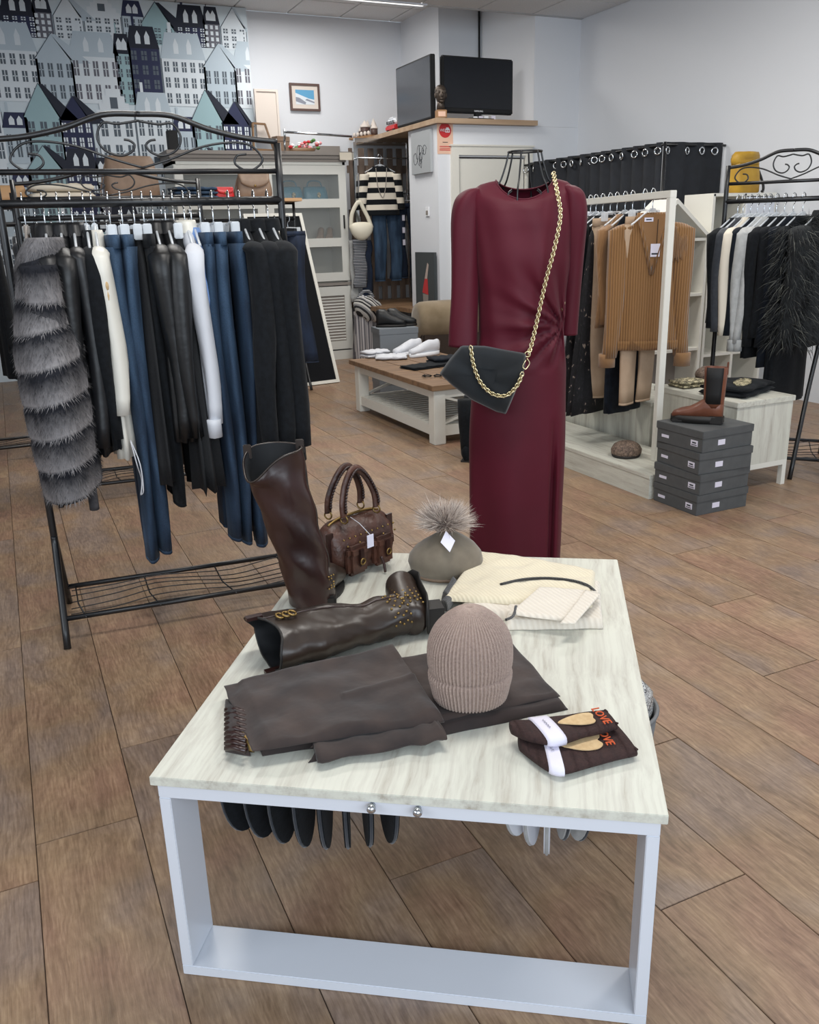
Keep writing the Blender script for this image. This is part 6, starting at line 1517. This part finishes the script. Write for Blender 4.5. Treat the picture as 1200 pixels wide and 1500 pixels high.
# ---- standing tall boot
def studs(pts, r, parent, name='stud'):
    k = MB()
    for p in pts: k.ell(tuple(p), (r, r, r * .8), 8, 5)
    return part(k, name, 'brass', parent, stuff=True)
b0 = ON(458, 884); t = T('tall_boot', 'dark brown glossy leather tall boot standing upright at the table back left', 'boot', (b0.x, b0.y, TH), -20)
Hb = .405
def shaft_ring(u, grow=0.0, n=40):
    z = .004 + (Hb - .004) * u; rx = .059 - .002 * sin(pi * min(1, u * 1.6)) + .013 * u; ry = rx * (.82 + .05 * u); cx = -.072 * u + .004 * sin(u * 6); cy = .01 * u
    out = []
    for j in range(n):
        a = 2 * pi * j / n; wob = .0025 * sin(3 * a + u * 22) + .003 * noise.noise(Vector((cos(a) * 2, sin(a) * 2, u * 9)))
        dz = 0
        if u > .80: dz = (u - .80) / .2 * (-.070 * max(0, math.exp(-((a - radians(222)) / .85) ** 2)) + .006)
        out.append(Vector((cx + (rx + wob + grow) * cos(a), cy + (ry + wob + grow) * sin(a), z + dz)))
    return out
outer = [shaft_ring(i / 30) for i in range(31)]
part(MB().loft(outer, cap=False), 'shaft', 'boot_dark', t)
part(MB().loft([shaft_ring(i / 30, -.0035) for i in range(30, 6, -1)], cap=False).loft([shaft_ring(7 / 30, -.004), [v * 1 for v in [Vector((-.02, 0, shaft_ring(7 / 30)[0].z))] * 40]], cap=False), 'lining', 'boot_in', t)
part(MB().tube(outer[-1], .0026, 6, True), 'top_piping', 'boot_dark2', t)
for j in (2, 17):
    v = outer[-1][j]; part(MB().box(v.x - .010, v.x + .010, v.y - .004, v.y + .004, v.z - .02, v.z + .016, bev=.002), 'pull_loop', 'boot_dark2', t)
part(MB().tube([r[2] + Vector((.001, 0, 0)) for r in outer], .0032, 6), 'side_seam', 'boot_dark2', t)
secs = []
for y, w_, z0_, z1_ in ((-.020, .030, .030, .07), (-.01, .044, .022, .085), (.01, .050, .018, .10), (.04, .046, .014, .10), (.07, .045, .008, .085), (.10, .043, .008, .065), (.13, .034, .008, .05), (.145, .012, .010, .03)):
    secs.append([Vector((w_ * cos(a) + .012 + y * .35, y, (z0_ + z1_) / 2 + (z1_ - z0_) / 2 * sin(a))) for a in [2 * pi * j / 24 for j in range(24)]])
part(MB().loft(secs), 'foot', 'boot_dark2', t)
part(MB().loft([[Vector((.046 * cos(a) * (1 - .15 * sin(a)) + y_ * 0 + .012 + (.06 + .085 * sin(a)) * .35, .06 + .085 * sin(a), z)) for a in [2 * pi * j / 24 for j in range(24)]] for z, y_ in ((0, 0), (.010, 0))]), 'sole', 'sole', t)
part(MB().box(.0, .062, -.030, .02, .0, .028, bev=.006), 'heel', 'sole', t)
studs([Vector((.046 + .006 * (i % 3), -.030 + .007 * (i // 3), .05 + .010 * (i % 4))) for i in range(14)], .003, t)

# ---- lying tall boot
A_, B_ = ON(392, 945, .50), ON(598, 897, .495); t = T('tall_boot', 'brown-black leather tall boot lying on its side with brass studs', 'boot', (A_.x, A_.y, TH), 0)
ax = Vector((B_.x - A_.x, B_.y - A_.y, 0)); LB = ax.length; ax.normalize(); nn = Vector((ax.y, -ax.x, 0)) * -1   # nn points away from the camera
toC = -nn
def lie_ring(u, grow=0.0, n=44):
    x = LB * u; rx = .090 - .034 * u + .004 * sin(u * 7); rz_ = .056 - .008 * u - .002 * u - .006 * math.exp(-((u - .65) / .12) ** 2); cz = rz_ + .0015
    out = []
    for j in range(n):
        a = 2 * pi * j / n; wob = .006 * noise.noise(Vector((cos(a) * 1.6, sin(a) * 1.6, u * 8))) + .003 * noise.noise(Vector((cos(a) * 4, sin(a) * 4, u * 18)))
        c_, s_ = cos(a), sin(a); off = 0
        if u < .22: off = (.22 - u) / .22 * (.050 * max(0, math.exp(-((a - radians(150)) / .9) ** 2)) * 0 - .055 * max(0, s_) ** 1.2 * (0.2 + .8 * max(0, c_)) + .060 * max(0, s_) ** 2 * max(0, -c_))
        z = cz + (rz_ + wob + grow) * s_
        p = ax * (x + off) + nn * (rx + wob + grow) * c_; out.append(Vector((p.x, p.y, max(.0012, z))))
    return out
outer = [lie_ring(i / 34) for i in range(35)]
part(MB().loft(outer, cap=False), 'shaft', 'boot_dark2', t)
part(MB().loft([lie_ring(i / 34, -.004) for i in range(0, 22)] + [[Vector((ax.x * LB * .64, ax.y * LB * .64, .04))] * 44], cap=False), 'lining', 'boot_in', t)
part(MB().tube(outer[0], .0028, 6, True), 'top_piping', 'sole', t)
part(MB().tube([r[11] + Vector((0, 0, .0006)) for r in outer], .0016, 5), 'side_seam', 'boot_dark', t)
for j in (30, 10):
    v = outer[0][j] - ax * .006; part(MB().bar(v - ax * .016, v + ax * .02, .016, .008), 'pull_loop', 'boot_dark', t)
k = MB(); v = outer[3][12]
for q in range(3): k.torus((v.x + ax.x * .014 * q, v.y + ax.y * .014 * q, v.z + .005), .009, .0028, (.3, -.2, 1), 16, 6)
part(k, 'buckle', 'brass', t)
# foot: from the ankle back away from the camera, toe up
P0 = ax * LB; secs = []
fd = (nn * .95 + ax * .30).normalized(); ax3 = Vector((fd.y, -fd.x, 0))
for s2, w_, h_, cz, da in ((-.062, .022, .030, .045, .010), (-.048, .042, .040, .046, .006), (-.01, .052, .047, .049, .0), (.03, .052, .046, .054, .0), (.07, .048, .044, .062, 0), (.09, .050, .044, .066, 0), (.105, .047, .040, .070, 0), (.118, .036, .030, .074, 0), (.124, .016, .014, .076, 0)):
    c0 = P0 + fd * s2 + ax * da
    secs.append([Vector((c0.x + ax3.x * w_ * .8 * cos(a), c0.y + ax3.y * w_ * .8 * cos(a), cz + h_ * sin(a) * (1))) for a in [2 * pi * j / 28 for j in range(28)]])
part(MB().loft(secs), 'foot', 'boot_dark2', t)
# sole on the far right side of the lying foot
secs = []
for s2, da, zz, hh in ((-.06, .036, .045, .034), (.0, .046, .048, .044), (.06, .042, .058, .044), (.09, .044, .066, .044), (.115, .034, .073, .034), (.128, .014, .076, .016)):
    c0 = P0 + fd * s2 + ax3 * da
    secs.append([Vector((c0.x + ax3.x * .005 * cos(a), c0.y + ax3.y * .005 * cos(a), zz + hh * sin(a))) for a in [2 * pi * j / 20 for j in range(20)]])
part(MB().loft(secs), 'sole', 'sole', t)
c0 = P0 + fd * -.030 + ax3 * .040; hq = MB().bar(Vector((c0.x, c0.y, .042)), Vector((c0.x, c0.y, .042)) + ax3 * .036, .052, .062); part(hq, 'heel', 'sole', t)
pts = []
for i in range(7):
    for j in range(4):
        s2 = -.040 + .017 * i + .004 * (j % 2); aa = radians(112 - 22 * j + 4 * i); w_ = .052; c0 = P0 + fd * s2
        pts.append(Vector((c0.x + ax3.x * w_ * .82 * cos(aa), c0.y + ax3.y * w_ * .82 * cos(aa), .050 + .047 * sin(aa))))
for i in range(6):
    for j in range(5):
        r_ = outer[33 - i]; pts.append(r_[(9 + 3 * j + (i % 2)) % 44] + Vector((0, 0, .0006)))
studs(pts, .0036, t)

# ---- brown handbag
hb0 = ON(520, 832); t = T('handbag', 'small worn brown leather handbag with braided handles and brass rings', 'handbag', (hb0.x, hb0.y, TH), 22)
secs = []
Lh = .225
for i in range(17):
    u = i / 16; x = -Lh / 2 + Lh * u; e = 1 - .22 * abs(2 * u - 1) ** 5
    rg = []
    for j in range(28):
        a = 2 * pi * j / 28; c_, s_ = cos(a), sin(a); y = .062 * math.copysign(abs(c_) ** .75, c_) * (1 - .35 * max(0, s_)) * e; z = .080 + .080 * math.copysign(abs(s_) ** .8, s_) * e
        w_ = .003 * noise.noise(Vector((x * 30, c_ * 2, s_ * 2))); rg.append(Vector((x, y + w_, max(.001, z + w_))))
    secs.append(rg)
part(MB().loft(secs), 'body', 'bag_brown', t)
part(MB().tube(smooth([(-.095, -.004, .152), (-.05, -.004, .164), (.05, -.004, .164), (.095, -.004, .152)], 5), .004, 6), 'zip', 'brass', t)
for x in (-.055, .045):
    part(MB().box(x - .036, x + .036, -.082, -.052, .018, .088, bev=.010), 'pocket', 'bag_brown', t)
    part(MB().box(x - .038, x + .038, -.088, -.060, .070, .104, bev=.010), 'pocket_flap', 'bag_brown', t)
    part(MB().box(x - .008, x + .008, -.094, -.086, .045, .095, bev=.002), 'pocket_strap', 'boot_dark', t)
    part(MB().torus((x, -.095, .060), .008, .0022, (0, 1, 0)), 'pocket_ring', 'brass', t)
studs([Vector((-.095 + .021 * i, -.066, .125)) for i in range(10)] + [Vector((-.09 + .045 * i, -.075, .108)) for i in range(5)], .0035, t)
for x in (-.1135, .1135): part(MB().bar((x, -.03, .05), (x, -.03, .14), .022, .006), 'side_strap', 'boot_dark', t)
for y in (-.034, .030):
    for x in (-.062, .062): part(MB().torus((x, y, .168), .011, .0024, (1, .3, 0)), 'handle_ring', 'brass', t)
    hp_ = smooth([(-.062, y, .175), (-.060, y * .9, .215), (-.040, y * .7, .262), (-.012, y * .6, .292), (.012, y * .6, .292), (.040, y * .7, .262), (.060, y * .9, .215), (.062, y, .175)], 6)
    part(MB().tube(hp_, .0115, 10, fl=.6), 'handle', 'bag_brown', t)
    k = MB()
    for i in range(3, len(hp_) - 3):
        p = hp_[i]; d_ = (hp_[i + 1] - hp_[i - 1]).normalized(); k.tube([p + Vector((0, -.010, 0)) + d_ * -.004, p + Vector((0, -.0135, 0)), p + Vector((0, -.010, 0)) + d_ * .004], .0036, 5)
    part(k, 'braid', 'boot_dark', t, stuff=True)
part(MB().box(-.012, .012, -.001, .001, -.018, .018, bev=.0004), 'price_tag', 'paper', t).location = (-.028, -.098, .112)
part(MB().tube([(-.028, -.098, .130), (-.03, -.06, .155), (-.035, -.03, .168)], .0009, 5), 'tag_string', 'white_cotton', t)
part(MB().tube(smooth([(.02, -.088, .05), (.024, -.094, .03), (.022, -.10, .006)], 4), .004, 6), 'tassel', 'boot_dark', t)

# ---- taupe beret with fur pompom
c0 = ON(653, 838); t = T('pompom_hat', 'taupe felt hat with pale fur pompom and white diamond tag', 'hat', (c0.x, c0.y, TH), -20)
k = MB(); RR = []
for z, r in ((0, .072), (.004, .086), (.018, .098), (.038, .104), (.058, .100), (.078, .085), (.094, .064), (.106, .044), (.116, .028), (.122, .018)):
    RR.append([Vector(((r + .12 * max(0, z - .05) * .18 * cos(7 * a + 1)) * cos(a), (r * .92 + .10 * max(0, z - .05) * .18 * cos(7 * a + 1)) * sin(a), z + .004 * sin(2 * a) * (z > .02))) for a in [2 * pi * j / 56 for j in range(56)]])
k.loft(RR); part(k, 'crown', 'taupe', t)
part(MB().loft([ring(0, 0, z, r, r * .92, 40) for z, r in ((.0, .080), (.002, .090), (.009, .0945), (.012, .093))]), 'band', 'stone_bag', t)
pc = Vector((.0, .0, .142)); part(MB().ell(tuple(pc), (.036, .032, .026), 16, 10), 'pompom_core', 'pom_dk', t)
k = MB(); rg = random.Random(4)
for i in range(2600):
    a = rg.uniform(0, 2 * pi); e = rg.uniform(-.15, 1.0); d_ = Vector((cos(a) * cos(e * 1.3), sin(a) * cos(e * 1.3), sin(e * 1.3) * .8)).normalized(); l = rg.uniform(.030, .062) * (1.15 if abs(d_.x) > .5 else 1)
    if rg.random() < .03: l *= 1.3
    o_ = pc + Vector((d_.x * .030, d_.y * .026, d_.z * .020)); sd = d_.cross(Vector((rg.random() - .5, rg.random() - .5, rg.random() - .5))).normalized() * .0007
    q = o_ + d_ * l * .5; e_ = q + (d_ + Vector((rg.uniform(-.3, .3), rg.uniform(-.3, .3), rg.uniform(-.1, .35)))).normalized() * l * .5
    k.add([o_ - sd, o_ + sd, q + sd * .8, q - sd * .8, e_], [(0, 1, 2, 3), (3, 2, 4)], 1 if rg.random() < .22 else 0)
part(k, 'pompom_hair', ['pom', 'pom_dk'], t, stuff=True)
k = MB(); k.prism([(0, 0, -.030), (.020, 0, 0), (0, 0, .030), (-.020, 0, 0)], (0, .0008, 0)); o = part(k, 'diamond_tag', 'paper', t); o.location = (-.002, -.075, .118); o.rotation_euler = (radians(-38), 0, radians(8))

# ---- cream jumper with dark edging
main = patch([ON(668, 905), ON(880, 918), ON(880, 860), ON(705, 838)], Z, .022, 60, 34, .003, seed=11, round_=.018)
top1 = patch([ON(648, 893), ON(868, 905), ON(872, 852), ON(700, 822)], Z + .0225, .014, 60, 34, .005, 16, bow=(0, .0, .012, 0), seed=12, round_=.016)
rib1 = patch([ON(742, 924), ON(884, 922), ON(880, 884), ON(742, 892)], Z + .001, .024, 50, 20, .001, seed=14, round_=.010)
slv = patch([ON(745, 905, .48), ON(838, 916, .48), ON(878, 872, .48), ON(790, 866, .48)], Z + .037, .008, 44, 24, .002, seed=15, round_=.008)
cuf = patch([ON(820, 918, .49), ON(842, 918, .49), ON(880, 874, .49), ON(858, 868, .49)], Z + .046, .003, 14, 24, .001, seed=16, round_=.004)
t = world_thing('knit_jumper', 'cream knitted jumper with black edging folded at the table back right', 'jumper', tuple(ON(775, 880)), [(main, 'lower_fold', 'cream_rib'), (top1, 'body', 'cream_knit'), (rib1, 'hem_rib', 'cream_rib'), (slv, 'sleeve_fold', 'cream_rib'), (cuf, 'sleeve_cuff', 'cream_rib')])
def strip(pxs, z, wd, hgt, name, m_, wmul=None):
    P = smooth([ON(x, y, z) for x, y in pxs], 6); a = t.location; k = MB(); R = []
    for i, p in enumerate(P):
        d_ = (P[min(i + 1, len(P) - 1)] - P[max(i - 1, 0)]).normalized(); n_ = Vector((-d_.y, d_.x, 0)); w_ = wd * (wmul(i / (len(P) - 1)) if wmul else 1)
        R.append([p - a + n_ * w_ * cos(q) + Vector((0, 0, hgt * sin(q))) for q in [2 * pi * j / 8 for j in range(8)]])
    k.loft(R); part(k, name, m_, t)
strip([(733, 856), (765, 849), (800, 847), (835, 850), (860, 857), (874, 868)], Z + .040, .0055, .0035, 'black_stripe', 'dark_trim', lambda u: .35 + .65 * sin(pi * (u * .85 + .12)))
strip([(741, 908), (752, 902), (756, 888)], Z + .043, .0035, .003, 'black_edge', 'dark_trim')
for pts_, s_ in (([ON(647, 886), ON(656, 892), ON(672, 868), ON(664, 858)], 21), ([ON(640, 900), ON(656, 903), ON(664, 892), ON(652, 888)], 22)):
    q = patch(pts_, Z + .012, .024, 10, 12, .002, seed=s_, round_=.012); q.v = [(v[0] - t.location.x, v[1] - t.location.y, v[2] - t.location.z) for v in q.v]; part(q, 'dark_cuff', 'dark_trim', t)

# ---- two socks with paper bands
def sock(label, toe, heel, topN, topF, z0, band, seed, toeF, midF):
    a, b, c_, d_, e1, e2 = (ON(*p, z0) for p in (toe, heel, topN, topF, toeF, midF))
    o_ = (a + c_) * .5; t = T('sock', label, 'sock', (o_.x, o_.y, z0), 0)
    leg = smooth([a, b, (c_ + b) * .5 + (b - a) * .02, c_], 10); far_ = smooth([e1, e2, (e2 + d_) * .5, d_], 10)
    m = 40; nv = 14; T_ = []; Bm = []
    L1 = [leg[int(i * (len(leg) - 1) / m)] for i in range(m + 1)]; L2 = [far_[int(i * (len(far_) - 1) / m)] for i in range(m + 1)]
    k = MB(); rings = []
    for i in range(m + 1):
        u = i / m; p, q = L1[i], L2[i]
        if u < .12: mid = (p + q) * .5; f_ = sqrt(max(0.03, 1 - (1 - u / .12) ** 2)); p = mid + (p - mid) * f_; q = mid + (q - mid) * f_
        rg = []
        for j in range(20):
            an = 2 * pi * j / 20; s_ = .5 - .5 * cos(an); h_ = .011 * math.copysign(abs(sin(an)) ** .6, sin(an))
            P = p.lerp(q, s_); rg.append(Vector((P.x - o_.x, P.y - o_.y, .0115 + h_ * (.9 + .1 * sin(u * 20 + seed)))))
        rings.append(rg)
    k.loft(rings); part(k, 'knit', 'sock', t)
    def at_uv(u, v, dz=.0235):
        i = u * m; i0 = min(int(i), m - 1); f_ = i - i0; p = L1[i0].lerp(L1[i0 + 1], f_); q = L2[i0].lerp(L2[i0 + 1], f_); P = p.lerp(q, v); return Vector((P.x - o_.x, P.y - o_.y, dz))
    u0, u1 = band; rr2 = []
    for i in range(7):
        u = u0 + (u1 - u0) * i / 6; rg = []
        for j in range(20):
            an = 2 * pi * j / 20; s_ = .5 - .53 * cos(an); h_ = .0125 * math.copysign(abs(sin(an)) ** .5, sin(an)); P = at_uv(u, s_, .0125 + h_); P.z = max(P.z, .0002); rg.append(P)
        rr2.append(rg)
    part(MB().loft(rr2), 'paper_band', 'paper', t)
    um = (u0 + u1) / 2; A = at_uv(um, .75); B = at_uv(um, .35); d2 = (B - A); part(MB().tube(smooth([at_uv(um + .012 * (-1) ** q, .72 - .04 * q, .0265) for q in range(10)], 3), .0006, 4), 'script_print', 'ink', t)
    # knitted heart-shaped patch and word
    hp2 = [(u1 + .02, .55), (u1 + .10, .40), (u1 + .20, .26), (u1 + .29, .22), (u1 + .345, .30), (u1 + .33, .44), (u1 + .35, .50), (u1 + .36, .62), (u1 + .33, .74), (u1 + .26, .76), (u1 + .14, .68)]
    pts = smooth([at_uv(min(u, .97), v, .0228) for u, v in hp2], 4, True); k = MB(); k.prism(pts, (0, 0, .0016)); part(k, 'heart_motif', 'sand_heart', t)
    A = at_uv(min(.90, u1 + .40), .80); B = at_uv(min(.90, u1 + .40), .14); d2 = B - A
    text('LOVE', .023, 'orange_thread', t, frame4(tuple((A + B) * .5 + Vector((0, 0, .0012))), d2, Vector((-d2.y, d2.x, 0))), 'lettering', .0008)
    part(MB().tube([at_uv(.995, 1 - v / 8 * .98 - .01, .0115 + .009 * sin(v)) for v in range(9)], .0022, 5), 'welt', 'sock', t)
    return t
sock('brown sock with paper band and LOVE lettering, the nearer of the two', (764, 1108), (815, 1141), (934, 1113), (893, 1064), TH + .0008, (.28, .42), 1, (757, 1088), (800, 1084))
sock('brown sock with paper band overlapping the nearer one, the farther of the two', (752, 1084), (808, 1098), (905, 1074), (884, 1050), TH + .024, (.32, .48), 4, (744, 1066), (778, 1064))

# ================================================================== UNDER THE TABLE
def slab(label, group, loc, rz, m_, w_, h_, tilt):
    pts = [(w_ * cos(a) * (1 if sin(a) < 0 else 1), 0, -h_ * .5 + (h_ * .5 if sin(a) < 0 else h_ * .5) * sin(a)) for a in [2 * pi * j / 28 for j in range(28)]]
    t = T('strap_loop', label, 'strap', loc, rz, group); t.rotation_euler = (0, radians(tilt), radians(rz))
    part(MB().prism([(x, -.006, z) for x, _, z in pts], (0, .012, 0)), 'pad', m_, t); part(MB().tube([(x, 0, z) for x, _, z in pts], .0035, 6, True), 'edge', 'char_wool' if m_ != 'white_cotton' else 'grey_wool', t)
    part(MB().tube([(0, 0, 0), (0, 0, .022)], .003, 6), 'hook', 'chrome', t)
ang = radians(TRZ)
def tw(x, y, z): return Vector((TL.x + x * cos(ang) - y * sin(ang), TL.y + x * sin(ang) + y * cos(ang), z))
rodA, rodB = tw(.062, .26, .408), tw(.826, .26, .408)
tag(MB().tube([(0, 0, 0), tuple(rodB - rodA)], .008, 8).build('hanging_bar', 'black_metal', loc=rodA), 'dark bar fixed across the underside of the display table', 'bar')
for i in range(8): slab('black rounded strap pad under the table, %s from the left' % ('first', 'second', 'third', 'fourth', 'fifth', 'sixth', 'seventh', 'eighth')[i], 'black pads under the table', tw(.06 + .045 * i, .26, .384), TRZ + 52 + 10 * i, 'black_wool', .050, .235 + .035 * sin((i + .5) / 8 * pi), 0)
for i in range(5): slab('pale rounded strap pad under the table, %s of the pale ones from the left' % ('first', 'second', 'third', 'fourth', 'fifth')[i], 'white pads under the table', tw(.64 + .030 * i, .26, .384), TRZ + 40 + 24 * i, 'white_cotton' if i < 3 else 'grey_wool', .034, .20 + .02 * i * (i < 3), 0)
# grey tub with a sequinned garment at the right side
q = tw(.835, .70, 0); t = T('storage_tub', 'round grey tub standing on the floor beneath the right table edge', 'tub', (q.x, q.y, 0))
part(MB().loft([ring(0, 0, z, r, r, 36) for z, r in ((0, .10), (.01, .108), (.12, .118), (.235, .128))] + [ring(0, 0, z, r, r, 36) for z, r in ((.235, .122), (.03, .104))]), 'tub_body', 'tub', t)
part(MB().torus((0, 0, .235), .127, .005, n=36), 'rim', 'tub', t)
t2 = T('sequin_garment', 'black and silver sequinned garment heaped in the grey tub', 'garment', (q.x, q.y, .035))
part(MB().loft([ring(0, 0, z, r, r, 36, .07, 6, z * 20) for z, r in ((0, .095), (.15, .106), (.20, .118), (.24, .110), (.27, .085), (.29, .05), (.297, .01))]), 'heap', 'sequin', t2)

# every hanger is named by what hangs on it
gar = [o for o in C.objects if o.parent is None and o.get('category') and not o.name.startswith('hanger')]
for h in [o for o in C.objects if o.parent is None and o.name.startswith('hanger') and not o.name.startswith('hanger_')]:
    near = sorted(gar, key=lambda g: (Vector(g.location) - Vector(h.location)).length)[0]
    if (Vector(near.location) - Vector(h.location)).length < .03: h['label'] = ' '.join(('plastic hanger of the ' + near['label']).split()[:16])
# ---- small finishing: hide unused area of a text layer
for o in list(C.objects):
    if o.type == 'MESH' and not o.data.materials: o.data.materials.append(M['black_plain'])
